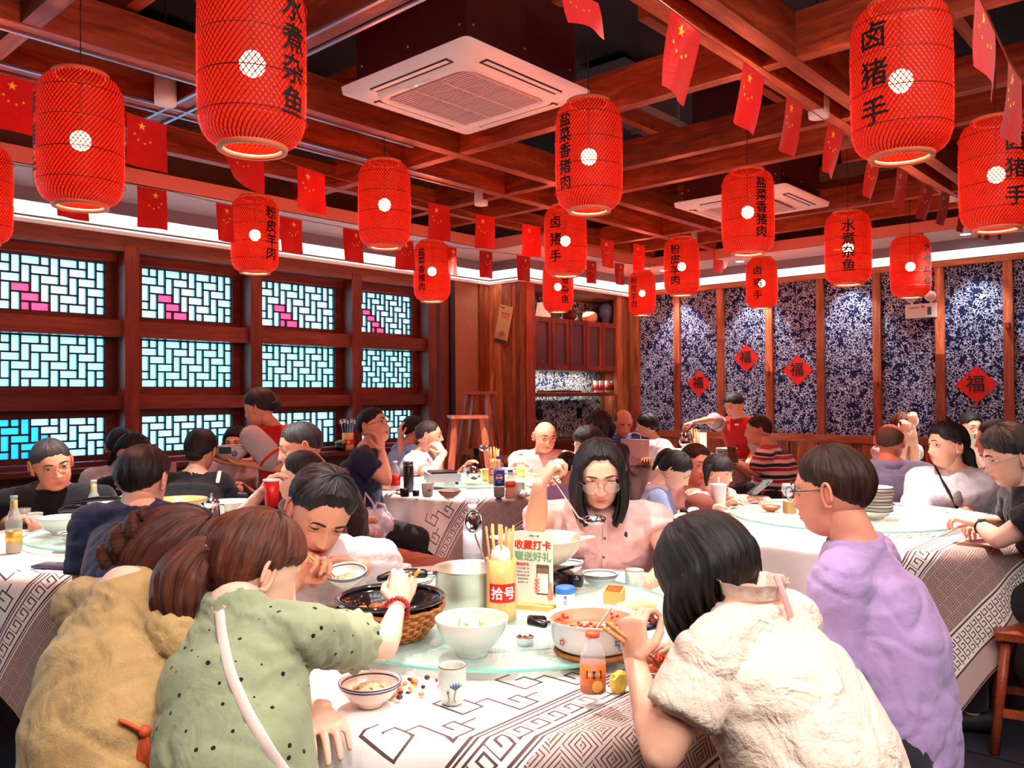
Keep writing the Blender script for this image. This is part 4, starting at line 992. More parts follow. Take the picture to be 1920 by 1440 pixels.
# ---------------------------------------------------------------- ceiling cassettes
M_ACW = plain('cassette_white', (240, 226, 226), .45); M_ACG = plain('cassette_grille', (206, 176, 176), .6); M_BLK = plain('matt_black', (16, 14, 18), .6)
_m = Mat('maroon_sheet', (84, 34, 34), .32, metal=.3); _m.bump(_m.noise(_m.coord(), 3, 3), .15, .01); M_MAROON = _m.m
def cassette(c, half, z, lab, flip=False):
    A = thing('ceiling_cassette', lab, 'air conditioner', (c[0], c[1], z), rz=0); hx, hy = half
    def rr(h, r, n=5):
        o = []
        for q, (sx, sy) in enumerate(((1, 1), (-1, 1), (-1, -1), (1, -1))):
            for k in range(n+1):
                a = q*PI/2+k/n*PI/2; o.append((sx*(h[0]-r)+r*math.cos(a), sy*(h[1]-r)+r*math.sin(a)))
        return o
    p = MB(); L0, L1, L2 = rr((hx, hy), .03), rr((hx-.005, hy-.005), .03), rr((hx-.19, hy-.19), .06); n = len(L0)
    p.add([(x, y, .03) for x, y in L0]+[(x, y, 0) for x, y in L1]+[(x, y, -.012) for x, y in L2]+[(x, y, .03) for x, y in L2], [(i+k*n, (i+1) % n+k*n, (i+1) % n+(k+1)*n, i+(k+1)*n) for k in range(3) for i in range(n)])
    p.build('panel', M_ACW, A, 'all')
    g = MB(); L3, L4 = rr((hx-.10, hy-.10), .09), rr((hx-.145, hy-.145), .07); g.add([(x, y, -.006) for x, y in L3]+[(x, y, -.024) for x, y in rr((hx-.115, hy-.115), .08)]+[(x, y, -.026) for x, y in L4]+[(x, y, -.014) for x, y in rr((hx-.155, hy-.155), .06)], [(i+k*n, (i+1) % n+k*n, (i+1) % n+(k+1)*n, i+(k+1)*n) for k in range(3) for i in range(n)]); g.build('grille_frame', M_ACW, A, 'all')
    gr = MB(); gx = hx-.17; gr.box((0, 0, -.010), (2*gx, 2*gx, .006)); gb = gr.build('grille', plain('grille_back', (150, 118, 118), .7), A)
    sl = MB(); N = 30
    for i in range(N): sl.box((-gx+2*gx*(i+.5)/N, 0, -.017), (2*gx/N*.5, 2*gx, .008))
    for i in range(4): sl.box((0, -gx+2*gx*i/3, -.019), (2*gx, .010, .010))
    o = sl.build('slats', M_ACG, A, kind='stuff')
    for q in range(4):
        a = q*PI/2; hh = hx if q % 2 == 0 else hy; R3 = np.array([[math.cos(a), -math.sin(a), 0], [math.sin(a), math.cos(a), 0], [0, 0, 1]])
        s_ = MB().box(R3@np.array([hh-.072, 0, -.002]), (.046, 2*hx*.60, .012), rz=a); o = s_.build('louvre_slot', M_BLK, A)
        v_ = MB().box(R3@np.array([hh-.066, 0, -.009]), (.022, 2*hx*.58, .003), rz=a); v_.build('louvre', M_ACW, A)
    MB().box((-gx-.045, .0, -.0275), (.02, .16, .003)).build('display', plain('cassette_display', (226, 214, 214), .3), A)
    MB().box((-gx-.045, .02, -.0295), (.008, .02, .002)).build('status_lamp', plain('green_led', (60, 220, 120), emit=(60, 230, 120), estr=1.5), A)
    bx = MB(); bx.box((0, 0, .44), (2*hx-.12, 2*hy-.12, .80)); bo = bx.build('casing', M_MAROON, A)
    rv = MB()
    for sx in (-1, 0, 1):
        for z_ in (.12, .5): rv.ball((sx*(hx-.1), -(hy-.06)-.001, z_), .006, 6); rv.ball((-(hx-.06)-.001, sx*(hy-.1), z_), .006, 6)
    rv.build('rivet', plain('rivet', (190, 170, 170), .3, metal=.8), A, 'all', kind='stuff')
cassette((2.78, 2.77), (.425, .425), 2.82, 'large white square ceiling cassette air conditioner nearest the viewer')
cassette((5.83, 2.80), (.40, .44), 2.80, 'smaller white ceiling cassette air conditioner behind the five character lantern')
# downlights in the soffit and hanging spot
M_LAMP = plain('lamp_face', (255, 255, 255), emit=(255, 250, 240), estr=12); M_TRIM = plain('lamp_trim', (230, 226, 226), .4)
for i, y in enumerate(WALLDL):
    t = thing('downlight', 'recessed soffit downlight, %s along the fabric wall counted from the right' % N1[i], 'downlight', (WX-.42, y, 2.765), group='soffit downlights washing the fabric')
    MB().lathe([(.042, -.006), (.055, -.004), (.055, .01), (.042, .01)], 20, close=True).build('trim_ring', M_TRIM, t, 'all'); MB().lathe([(.0, -.002), (.041, -.002)], 16).build('lamp_face', M_LAMP, t)
for i, (x, y, z) in enumerate(LAMPS):
    t = thing('spot_lamp', ['spot lamp between the beams, first one over the front round table', 'spot lamp between the beams, second one over the front round table', 'spot lamp over the round table by the left windows', 'spot lamp over the middle table', 'spot lamp over the right hand table', 'spot lamp over the far back table', 'spot lamp over the table hidden at the far right'][i], 'lamp', (x, y, z+.02))
    MB().lathe([(.05, 0), (.052, .02), (.052, .14), (.03, .16), (.0, .16)], 20).build('housing', M_TRIM, t, 'all').data; MB().tube([(0, 0, .16), (0, 0, 3.70-z)], .004, 6).build('stem', M_CORD, t, 'all'); 
t = thing('spot_lamp', 'small bright hanging spot lamp between beams right of centre', 'lamp', pix(1535, 186, 4.6))
MB().lathe([(.045, 0), (.048, .02), (.02, .10), (.0, .10)], 20).build('housing', M_TRIM, t, 'all'); MB().lathe([(0, -.001), (.042, -.001)], 16).build('lamp_face', M_LAMP, t); MB().tube([(0, 0, .1), (0, 0, .75)], .004, 6).build('stem', M_CORD, t, 'all')
cm = thing('security_camera', 'small white dome camera on the soffit beside the small lantern', 'camera', pix(1355, 497, 8.6)); MB().ball((0, 0, 0), .045, 14).build('dome', M_ACW, cm, 'all'); MB().lathe([(.05, .0), (.055, .06), (0, .06)], 18).build('base', M_TRIM, cm, 'all')
# ---------------------------------------------------------------- tables, cloths, seats
def cloth_mat(name, pink=0):
    m = Mat(name, (236, 230, 228), .55, spec=.35); x, y, z = m.xyz('UV'); u, v = x, y; w = v.abs(); au = u.abs()
    def seg(p, q, x0, y0, x1, y1, t):
        return p.between(min(x0, x1)-t, max(x0, x1)+t)*q.between(min(y0, y1)-t, max(y0, y1)+t)
    # broad key fret
    P, Q = .19, .16; p = (u/P).frac(); q = (w-.33)/Q; t = .018; big = None
    for s_ in ((.05, .0, .05, .55), (.05, .55, .35, .55), (.35, .55, .35, .22), (.35, .22, .20, .22), (.35, .40, .55, .40), (.55, .40, .55, .98), (.55, .98, .85, .98), (.85, .98, .85, .62), (.85, .62, .70, .62), (.70, .62, .70, .80), (.85, .75, 1.05, .75), (.0, .75, .05, .75), (.05, .0, .28, .0)):
        e = seg(p, q, *s_, t); big = e if big is None else big.max(e)
    big = big*w.between(.325, .50)
    ghost = big*0
    # narrow meander border between double rules
    P2 = .052; p = (u/P2).frac(); q = (w-.530)/.050; t = .055; nar = None
    for s_ in ((.0, .05, .0, .95), (.0, .95, .80, .95), (.80, .95, .80, .30), (.80, .30, .40, .30), (.40, .30, .40, .62), (.0, .05, 1.0, .05)):
        e = seg(p, q, *s_, t); nar = e if nar is None else nar.max(e)
    nar = nar*w.between(.526, .586); rules = w.between(.505, .512).max(w.between(.516, .521)).max(w.between(.594, .601)).max(w.between(.605, .609))
    # all-over squared spirals
    C = .058; a = ((u+(v/C).floor()*C*.5)/C).frac()-.5; b_ = (v/C).frac()-.5; ch = a.abs().max((b_+.0).abs()); ring = (ch*7.0+(a > b_)*.5).frac(); sp = (ring < .36)*(ch < .47)
    dense = (w > .615)*(w < .86)
    edge = w; bord = (edge > .86); bq = ((edge-.88)/.032).frac(); bp_ = (u/.036).frac()
    bk = edge.between(.885, .985)*(seg(bp_, bq, .1, .1, .1, .9, .07).max(seg(bp_, bq, .1, .9, .75, .9, .07)).max(seg(bp_, bq, .75, .9, .75, .35, .07)).max(seg(bp_, bq, .75, .35, .45, .35, .07)))
    br = edge.between(.868, .876).max(edge.between(.992, 1.0)).max(edge.between(1.09, 1.098))
    ink = big.max(nar).max(rules)*(1-0)*(edge < .86)
    ink = ink.max(sp*dense).max(bk).max(br)
    c = m.mix(dense.max(edge > 1.0), (240, 232, 230), (190, 164, 158)); c = m.mix(ink, c, (94, 64, 60))
    m.color(c); fine = m.noise(m.coord('UV', scale=(420, 420, 420)), 1, 2); m.bump(fine*.25+m.noise(m.coord('UV'), 6, 3)*1.0, .25, .01); return m.m
M_CLOTH = cloth_mat('printed_tablecloth'); M_GLASS = Mat('turntable_glass', (206, 236, 226), .03, alpha=.42, spec=.7, coat=.3).m
M_GEDGE = plain('glass_edge_green', (126, 190, 172), .15); M_TBL = plain('table_dark_wood', (40, 24, 22), .5); M_STEELD = plain('dark_metal', (44, 42, 50), .35, metal=.7)
M_UND = plain('turntable_frost', (196, 226, 216), .35)
def tablecloth(key, R, half, lab, seed, zt=.76, rot=0):
    c = TB[key]; T = thing('tablecloth', lab, 'tablecloth', (c[0], c[1], 0)); nr_in, nr_out, na = 10, 16, 220; V = []; U = []; a = np.arange(na)*2*PI/na
    lim = np.minimum(half/np.maximum(np.abs(np.cos(a)), 1e-6), half/np.maximum(np.abs(np.sin(a)), 1e-6)); lim = np.minimum(lim, half*1.36)
    rs = np.random.RandomState(seed); ph = rs.rand(4)*6
    rad = list(np.linspace(.001, R-.012, nr_in))
    for r in rad:
        for k in range(na): V.append((r*math.cos(a[k]), r*math.sin(a[k]), zt)); U.append((r*math.cos(a[k]), r*math.sin(a[k])))
    for j in range(nr_out):
        q = (j+1)/nr_out
        for k in range(na):
            L = (lim[k]-R)*q; fo = math.sin(a[k]*9+ph[0]+.5*math.sin(a[k]*3+ph[1]))*.6+math.sin(a[k]*17+ph[2])*.3+math.sin(a[k]*29+ph[3])*.15
            rr = R+.012*min(1, L/.02)+L*.13+fo*min(L, .30)*.16; z = zt-.004-L*.965 if L > .012 else zt-L*.3
            V.append((rr*math.cos(a[k]), rr*math.sin(a[k]), z)); s_ = R+L; U.append((s_*math.cos(a[k]), s_*math.sin(a[k])))
    n = nr_in+nr_out; F = [(i*na+k, (i+1)*na+k, (i+1)*na+(k+1) % na, i*na+(k+1) % na) for i in range(n-1) for k in range(na)]
    me = np_mesh('cloth', V, np.array(F), M_CLOTH, uv=U); o = mobj('cloth', me, T); return T
def table(key, R, lab, zt=.745):
    c = TB[key]; T = thing('round_table', lab, 'table', (c[0], c[1], 0), group=None)
    MB().lathe([(0, zt-.03), (R-.01, zt-.03), (R, zt-.02), (R, zt-.008), (R-.01, zt), (0, zt)], 64).build('tabletop', M_TBL, T, True)
    MB().lathe([(0, 0), (.30, 0), (.30, .03), (.10, .07), (.055, .2), (.055, .60), (.12, .70), (.12, zt-.03), (0, zt-.03)], 32).build('pedestal', M_TBL, T, True)
    for k in range(4):
        q = k*PI/2+.6; MB().tube([(.10*math.cos(q), .10*math.sin(q), .60), (.5*math.cos(q), .5*math.sin(q), .70)], [.02, .02], 8).build('brace', M_STEELD, T, 'all')
def turntable(key, R, lab, zt=.762, Rb=.17):
    c = TB[key]; T = thing('glass_turntable', lab, 'turntable', (c[0], c[1], zt), group='glass turntables on the round tables')
    MB().lathe([(0, .020), (R-.006, .020), (R-.006, .0275), (0, .0275)], 96).build('glass_disc', M_GLASS, T, True)
    MB().lathe([(R-.006, .019), (R, .021), (R, .027), (R-.006, .0285)], 96, close=True).build('disc_edge', M_GEDGE, T, True)
    MB().lathe([(0, .001), (Rb, .001), (Rb, .010), (Rb*.6, .0195), (0, .0195)], 48).build('turning_base', M_UND, T, True)
RG = {'one': (.82, .52), 'two': (.84, .54), 'three': (.85, .54), 'four': (.86, .555), 'five': (.80, .50), 'six': (.78, .48)}
DESC = {'one': 'front round table where the women in tan and green eat', 'two': 'left round table by the lattice windows', 'three': 'middle round table behind the plastic bag bench', 'four': 'right hand round table behind the man in purple', 'five': 'far round table before the fabric wall', 'six': 'round table hidden at the far right'}
for i, k in enumerate(RG):
    R, g = RG[k]; table(k, R, 'dark round pedestal table, '+DESC[k]); tablecloth(k, R, 1.10 if k != 'one' else 1.16, 'white and grey fret patterned cloth on the '+DESC[k].split(' where')[0].split(' behind')[0].split(' before')[0].split(' by')[0].split(' hidden')[0]+(' at the far right' if k == 'six' else ''), i+2)
    turntable(k, g, 'clear round glass turntable on the '+DESC[k].split(' where')[0].split(' behind')[0].split(' before')[0].split(' by')[0].split(' hidden')[0]+(' at the far right' if k == 'six' else ''), Rb=.30 if k == 'one' else .17)
TZ, GZ = .7625, .790      # tops of the cloth and of the turntable glass
M_STOOL = wood('stool_redwood', (96, 34, 18), (166, 74, 40), .4, axis=2); M_BENCH = wood('bench_redwood', (110, 42, 24), (180, 88, 52), .35, axis=0)
# bench with the carrier bag
a, b_ = pixz(610, 1012, .46), pixz(965, 1092, .46); a[2] = b_[2] = .445
bn = thing('bench', 'long reddish wooden bench between the front and middle tables', 'bench', ((a+b_)/2)*np.array([1, 1, 0])); o = ((a+b_)/2)*np.array([1, 1, 0]); dr = unit(b_-a); pr = np.array([-dr[1], dr[0], 0])
MB().bar(a-o, b_-o, .30, .035).build('seat', M_BENCH, bn); MB().bar(a-o-UP*.05-pr*.12, b_-o-UP*.05-pr*.12, .02, .06).build('apron', M_BENCH, bn)
for q in (.1, .9):
    for sg in (-1, 1):
        p = (a-o)*(1-q)+(b_-o)*q+pr*sg*.11; MB().tube([p-UP*.02, np.array([p[0]+pr[0]*sg*.03, p[1]+pr[1]*sg*.03, .0])], .022, 8, cap='flat').build('leg', M_BENCH, bn, 'all')
# stools under the diners
def stool(loc, lab, h=.455, rz=0, m=None, grp='wooden stools under the diners', sq=.17):
    m = m or M_STOOL; T = thing('stool', lab, 'stool', (loc[0], loc[1], 0), rz, group=grp); MB().box((0, 0, h-.016), (sq*2, sq*2, .03)).build('seat', m, T)
    for sx in (-1, 1):
        for sy in (-1, 1): MB().tube([(sx*sq*.75, sy*sq*.75, h-.03), (sx*sq*1.05, sy*sq*1.05, 0)], .018, 8, cap='flat').build('leg', m, T, 'all')
        MB().bar((sx*sq*.95, -sq*.9, .16), (sx*sq*.95, sq*.9, .16), .02, .03).build('stretcher', m, T)
    return T
# high wooden baby chairs stacked by the plaster wall
def high_chair(loc, rz, h, lab, w0=.15, w1=.26):
    T = thing('high_stool', lab, 'stool', (loc[0], loc[1], loc[2]), rz, group='tall splayed wooden stools by the plaster wall'); M_ = M_HIGH
    MB().box((0, 0, h), (w0*2.6, w0*2.2, .025)).build('seat', M_, T)
    for sx in (-1, 1):
        for sy in (-1, 1): MB().bar((sx*w0*.85, sy*w0*.8, h-.012), (sx*w1, sy*w1*.9, 0), .035, .045).build('leg', M_, T)
        for zz in (.22, .52):
            if zz < h-.1:
                f = w1+(w0*.85-w1)*zz/h; MB().bar((sx*f, -f*.95, zz), (sx*f, f*.95, zz), .02, .035).build('stretcher', M_, T); MB().bar((-f, sx*f*.93, zz+.06), (f, sx*f*.93, zz+.06), .02, .035).build('stretcher', M_, T)
M_HIGH = wood('high_stool_timber', (110, 46, 30), (190, 108, 84), .4, axis=2)
p = plan(900, 7.35, 0); high_chair((p[0], p[1], 0), .5, 1.42, 'taller splayed wooden stool by the plank pillar, narrow flat top', .10, .30)
p = plan(876, 6.98, 0); high_chair((p[0], p[1], 0), .9, 1.22, 'splayed wooden stool with wide seat standing before the taller one', .14, .27)
T = thing('stacked_drum_stool', 'round ribbed brown stool of stacked rings behind the middle table', 'stool', plan(962, 7.25, 0))
for k in range(9): MB().lathe([(0, .0), (.125, .004), (.150, .03), (.150, .06), (.125, .085), (0, .088)], 24, c=(0, 0, k*.098)).build('ring', M_HIGH, T, True)
p = plan(848, 7.35, 0); T = thing('chair', 'light brown wooden chair back behind the man in the white polo', 'chair', p, YAW+PI/2)
for sx in (-1, 1): MB().bar((sx*.19, 0, 0), (sx*.17, .03, .93), .03, .04, up=(0, 1, 0)).build('post', M_HIGH, T)
for z_ in (.90, .72, .60): MB().bar((-.18, .02, z_), (.18, .02, z_), .02, .05).build('rail', M_HIGH, T)
MB().box((0, -.2, .45), (.40, .40, .03)).build('seat', M_HIGH, T)
for sx in (-1, 1): MB().bar((sx*.17, -.36, 0), (sx*.17, -.36, .44), .03, .03, up=(0, 1, 0)).build('leg', M_HIGH, T)
# dark chair by the left table
M_DCH = wood('chair_dark_timber', (26, 16, 18), (58, 40, 44), .35, axis=2); p = plan(408, 4.95, 0); T = thing('chair', 'dark wooden chair with a single curved top rail beside the left table', 'chair', p, YAW+PI/2-.1)
for sx in (-1, 1): MB().bar((sx*.19, 0, 0), (sx*.20, .05, .80), .04, .04, up=(0, 1, 0)).build('post', M_DCH, T)
MB().tube([(-.20, .05, .80), (0, .08, .81), (.20, .05, .80)], [.04, .045, .04], 10, side=(0, 0, 1), rb=.015).build('top_rail', M_DCH, T, 'all'); MB().bar((-.19, .03, .58), (.19, .03, .58), .02, .04).build('rail', M_DCH, T)
MB().box((0, -.2, .45), (.42, .42, .03)).build('seat', M_DCH, T)
for sx in (-1, 1): MB().bar((sx*.18, -.38, 0), (sx*.18, -.38, .44), .035, .035, up=(0, 1, 0)).build('leg', M_DCH, T)
# window side table
p = plan(345, 5.55, 0); TBW = p; T = thing('side_table', 'dark dining table against the lattice windows at left', 'table', p, 0)
MB().box((0, 0, .735), (1.1, .62, .03)).build('tabletop', M_TBL, T)
for sx in (-1, 1):
    for sy in (-1, 1): MB().box((sx*.5, sy*.26, .36), (.05, .05, .72)).build('leg', M_TBL, T)
# ---------------------------------------------------------------- tableware
M_POR = plain('porcelain', (220, 215, 208), .18, coat=.3); M_CEL = plain('porcelain_cool', (198, 204, 198), .2, coat=.3); M_LINE = plain('glaze_line_blue', (40, 46, 84), .3)
M_IN = plain('porcelain_rose', (238, 204, 190), .2, coat=.3); M_BLUE = plain('glaze_blue', (58, 88, 130), .3); M_REDP = plain('label_red', (214, 26, 24), .5); M_WHT = plain('label_white', (244, 242, 238), .5)
M_STL = plain('polished_steel', (205, 205, 210), .14, metal=1); M_ALUP = Mat('brushed_aluminium', (205, 200, 188), .36, metal=.75).m; M_BAKE = plain('black_bakelite', (18, 18, 22), .25)
M_CHOP = wood('chopstick_bamboo', (190, 120, 66), (232, 178, 116), .5, axis=2, scale=3); M_BAM = wood('bamboo_tube', (206, 150, 84), (236, 196, 132), .4, axis=2, scale=1.2)
M_PET = Mat('clear_plastic', (235, 240, 245), .08, alpha=.30, spec=.7).m; M_GLS = Mat('clear_glass', (225, 235, 235), .04, alpha=.26, spec=.8).m
M_SOUP = Mat('braised_food', (150, 66, 26), .35); M_SOUP.color(M_SOUP.ramp(M_SOUP.noise(M_SOUP.coord(), 55, 4, .6), [(.35, (96, 36, 16)), (.55, (190, 92, 40)), (.7, (232, 160, 90))])); M_SOUP.bump(M_SOUP.noise(M_SOUP.coord(), 70, 3), .7, .01); M_SOUP = M_SOUP.m
M_CHILI = Mat('chilli_red', (200, 46, 16), .3); M_CHILI.color(M_CHILI.ramp(M_CHILI.noise(M_CHILI.coord(), 90, 3, .6), [(.36, (150, 20, 8)), (.5, (222, 70, 20)), (.66, (244, 150, 60))])); M_CHILI = M_CHILI.m
M_RICE = Mat('rice_mix', (236, 208, 168), .6); M_RICE.color(M_RICE.ramp(M_RICE.noise(M_RICE.coord(), 80, 3, .6), [(.36, (120, 70, 40)), (.48, (232, 196, 150)), (.7, (250, 236, 210))])); M_RICE = M_RICE.m
M_GREEN = plain('spring_onion', (120, 176, 70), .5); M_BROTH = plain('clear_broth', (232, 222, 186), .1)
def shell(prof_out, th=.004, n=40):
    """outer profile from foot up to rim; the inside follows th within it"""
    inn = [(max(r-th, 0.0), z+ (th if i == 0 else 0)) for i, (r, z) in enumerate(prof_out)][::-1]
    hh = prof_out[-1][1]-prof_out[0][1]; k = [p for p in inn if p[1] > prof_out[0][1]+min(.010, .3*hh)]; base = k[-1][1]
    return [(0, prof_out[0][1]+.002)]+prof_out+[(prof_out[-1][0]-th*.5, prof_out[-1][1]+.0015)]+k+[(k[-1][0]*.6, base-.003), (0, base-.004)]
def bowl(name, loc, R, h, lab, cat='bowl', lines=True, fill=None, m=None, foot=.42, group=None, fillh=.55, tilt=None, parent=None, flare=1.0, inside=None):
    m = m or M_POR; T = thing(name, lab, cat, loc, group=group, rot=tilt)
    pr = [(R*foot*.92, 0), (R*foot, .1*h), (R*foot*.98, .14*h), (R*.72, .38*h), (R*.90, .68*h), (R*.985, .93*h), (R, h)]
    MB().lathe(shell(pr), 44).build('body', m, T, 'all')
    if inside:
        MB().lathe([(R*.95, h*.97), (R*.84, h*.66), (R*.62, h*.38), (R*.3, h*.24), (0, h*.22)], 40).build('inner_glaze', inside, T, 'all')
    if lines:
        for z, dr in ((h*.985, .0012), (h*.86, .0010)):
            r = float(np.interp(z, [p[1] for p in pr], [p[0] for p in pr])); MB().lathe([(r+dr, z-.0012), (r+dr, z+.0012), (r-.001, z+.0012), (r-.001, z-.0012)], 44, close=True).build('rim_line', M_LINE, T, 'all')
        MB().lathe([(R-.0060, h-.003), (R-.0064, h-.006), (R-.0068, h-.003)], 44, close=True).build('rim_line', M_LINE, T, 'all')
    if fill is not None:
        r = R*.78*(.6+fillh*.5); z0 = h*fillh*.8; f = MB(); na, nr = 30, 7; V = []
        for j in range(nr):
            for k in range(na):
                q = j/(nr-1); a = 2*PI*k/na; V.append((r*q*math.cos(a), r*q*math.sin(a), z0+h*.22*(1-q*q)))
        V = np.array(V); V[:, 2] += vnoise(V+np.array(loc), 60, 2)*h*.10; f.add(V, [(j*na+k, j*na+(k+1) % na, (j+1)*na+(k+1) % na, (j+1)*na+k) for j in range(nr-1) for k in range(na)]); f.build('food', fill, T, 'all')
    return T
def cup(loc, R, h, lab, motif=True, m=None, group=None):
    T = thing('teacup', lab, 'cup', loc, group=group); m = m or M_CEL
    MB().lathe(shell([(R*.62, 0), (R*.78, .05*h), (R*.92, .22*h), (R*.99, .5*h), (R, .8*h), (R*.98, h)], .003), 36).build('body', m, T, 'all')
    MB().lathe([(R*.985, h-.0015), (R*.985, h+.0012), (R*.93, h+.0012), (R*.93, h-.0015)], 36, close=True).build('rim_line', plain('rim_brown', (150, 104, 70), .4), T, 'all')
    if motif:
        a0 = math.atan2(-loc[1], -loc[0]); f = MB(); g = MB()
        def q(a, z, r=R+.0012): return (float(r*math.cos(a0+a)), float(r*math.sin(a0+a)), z)
        for k in range(5):
            an = -.75+k*.36; c0 = q(.25, h*.45); tip = q(.25-an*.6*.9, h*.45+h*.22*math.cos(an*1.2)); l_ = q(.25-(an-.16)*.5, h*.55); r_ = q(.25-(an+.16)*.5, h*.55); f.add([c0, l_, tip, r_], [(0, 1, 2, 3)])
        f.build('lotus_motif', M_BLUE, T, weld=False)
        for s_ in (((.25, .45), (.12, .25), (.2, .15)), ((-.3, .38), (-.2, .22), (-.35, .12))): g.tube([q(a, z*h) for a, z in s_], .0008, 4)
        g.ball(q(-.3, h*.40), .003, 6); g.build('stalk_motif', plain('motif_brown', (110, 80, 70), .5), T, 'all')
    return T
def lathe_thing(name, lab, cat, loc, parts, group=None, rot=None):
    T = thing(name, lab, cat, loc, group=group, rot=rot)
    for pn, prof, m, n in parts: MB().lathe(prof, n).build(pn, m, T, 'all')
    return T
def stick(a, b_, r0, r1, m, lab, group, name='chopstick', cat='chopstick'):
    a, b_ = np.array(a), np.array(b_); T = thing(name, lab, cat, a, group=group); MB().tube([(0, 0, 0), b_-a], [r0, r1], 8, cap='flat').build('stick', m, T, 'all'); return T
def at(px, py, z=GZ): return pixz(px, py, z)
def pet_bottle(loc, h, R, lab, liquid=None, level=.3, label=None, ltxt=None, capm=None, lz=(.35, .62), neckf=.42, shell_m=None, waist=True):
    T = thing('bottle', lab, 'bottle', loc); w_ = .90 if waist else 1
    P = [(R*.85, 0), (R, .03*h), (R, .25*h), (R*w_, .30*h), (R*.97, lz[0]*h), (R*.97, lz[1]*h), (R*.98, .68*h), (R*.75, .80*h), (R*neckf, .88*h), (R*neckf*.9, .94*h)]
    MB().lathe(P, 28).build('shell', shell_m or M_PET, T, 'all')
    MB().lathe([(R*neckf, .935*h), (R*neckf*1.12, .94*h), (R*neckf*1.12, h), (0, h)], 20).build('cap', capm or M_WHT, T, 'all')
    if liquid is not None:
        L = [(r*.93, z+.001) for r, z in P if z < level*h]; rr = float(np.interp(level*h, [p[1] for p in P], [p[0] for p in P]))*.93; MB().lathe([(0, .002)]+L+[(rr, level*h), (0, level*h)], 24).build('drink', liquid, T, 'all')
    if label is not None:
        MB().lathe([(R*1.0, lz[0]*h), (R*1.0, lz[1]*h), (R*.985, lz[1]*h), (R*.985, lz[0]*h)], 28, close=True).build('label', label, T, 'all')
    if ltxt:
        for (s_, size, z, mm) in ltxt:
            V, F = wglyphs(s_, size); a0 = math.atan2(-loc[1], -loc[0]); rr = R*1.0+.0009; aa = a0+V[:, 0]/rr
            MB().add(np.stack([rr*np.cos(aa), rr*np.sin(aa), V[:, 1]+z*h], 1), F).build('lettering', mm, T, weld=False)
    return T
def plates(loc, n, R, lab, grp, m=None, cat='plate', dz=.011, jit=.004, line=True):
    for k in range(n):
        T = thing('dish', lab[0] if k == 0 else (lab[2] if k == n-1 else lab[1]), cat, (loc[0]+rnd.uniform(-jit, jit), loc[1]+rnd.uniform(-jit, jit), loc[2]+k*dz), group=grp)
        MB().lathe(shell([(R*.45, 0), (R*.5, .004), (R*.8, .010), (R, .024)], .003), 36).build('body', m or M_POR, T, 'all')
        if line: MB().lathe([(R+.0008, .019), (R+.0008, .023), (R-.002, .023), (R-.002, .019)], 36, close=True).build('rim_line', M_LINE, T, 'all')
def holder(loc, lab, h=.165, R=.041, txt='拾号', n=14, egg=False, sgrp='', slab='', top=.25):
    T = thing('chopstick_holder', lab, 'holder', loc); MB().lathe([(0, 0), (R, 0), (R*1.01, .25*h), (R*.99, .6*h), (R*1.02, h), (R*.88, h), (R*.86, .02), (0, .02)], 36).build('tube', M_BAM, T, 'all')
    a0 = math.atan2(-loc[1], -loc[0])+.12; lb = MB(); na = 14
    for q in (0,):
        V = [(R*1.03*math.cos(a0+a), R*1.03*math.sin(a0+a), z) for a in np.linspace(-.95, .95, na) for z in (h*.32, h*.62)]; lb.add(V, [(2*i, 2*i+2, 2*i+3, 2*i+1) for i in range(na-1)])
    lb.build('label', M_REDP, T, weld=False); V, F = wglyphs(txt, h*.215)
    g = MB()
    for bx, bz in ((0, 0), (h*.008, 0), (0, h*.008)):
        aa = a0+(V[:, 0]+bx)/(R*1.05); g.add(np.stack([R*1.05*np.cos(aa), R*1.05*np.sin(aa), V[:, 1]+bz+h*.47], 1), F)
    g.build('lettering', M_WHT, T, weld=False)
    for k in range(n):
        a = 2.399*k+1; r = R*.60*math.sqrt((k+.5)/n); b0 = np.array(loc)+np.array([r*.7*math.cos(a), r*.7*math.sin(a), .025]); tt = np.array(loc)+np.array([r*1.75*math.cos(a+.2), r*1.75*math.sin(a+.2), top+.012*math.sin(k*2.3)])
        stick(b0, tt, .0022, .0034, M_CHOP, slab, sgrp)
    return T

# --- front table -----------------------------------------------------------------
bowl('serving_bowl', at(885, 1228), .087, .088, 'plain white deep bowl with onion scraps, nearest on the front glass turntable', lines=False, foot=.45, fill=None, m=M_CEL)
_bl = at(885, 1228); T = thing('soup_remains', 'thin pale broth with green onion left in the white bowl', 'soup', _bl+UP*.060)
MB().lathe([(0, 0), (.069, 0), (.0695, .002)], 30).build('broth', M_BROTH, T, 'all')
for k in range(7):
    a = k*1.1; p = np.array([.028*math.cos(a)*(1+k*.1), .028*math.sin(a)*(1+k*.1), .003]); MB().tube([p, p+np.array([.012*math.cos(a*3), .012*math.sin(a*3), .004+.012*(k == 2)])], .0022, 6).build('onion', M_GREEN, T, 'all')
cup(at(848, 1318, TZ), .029, .078, 'grey white teacup with blue lotus motif standing alone at the front')
bowl('rice_bowl', at(694, 1322, TZ), .064, .050, 'small blue ringed bowl with leftover rice beside the green blouse', fill=M_RICE, m=M_IN, fillh=.78)
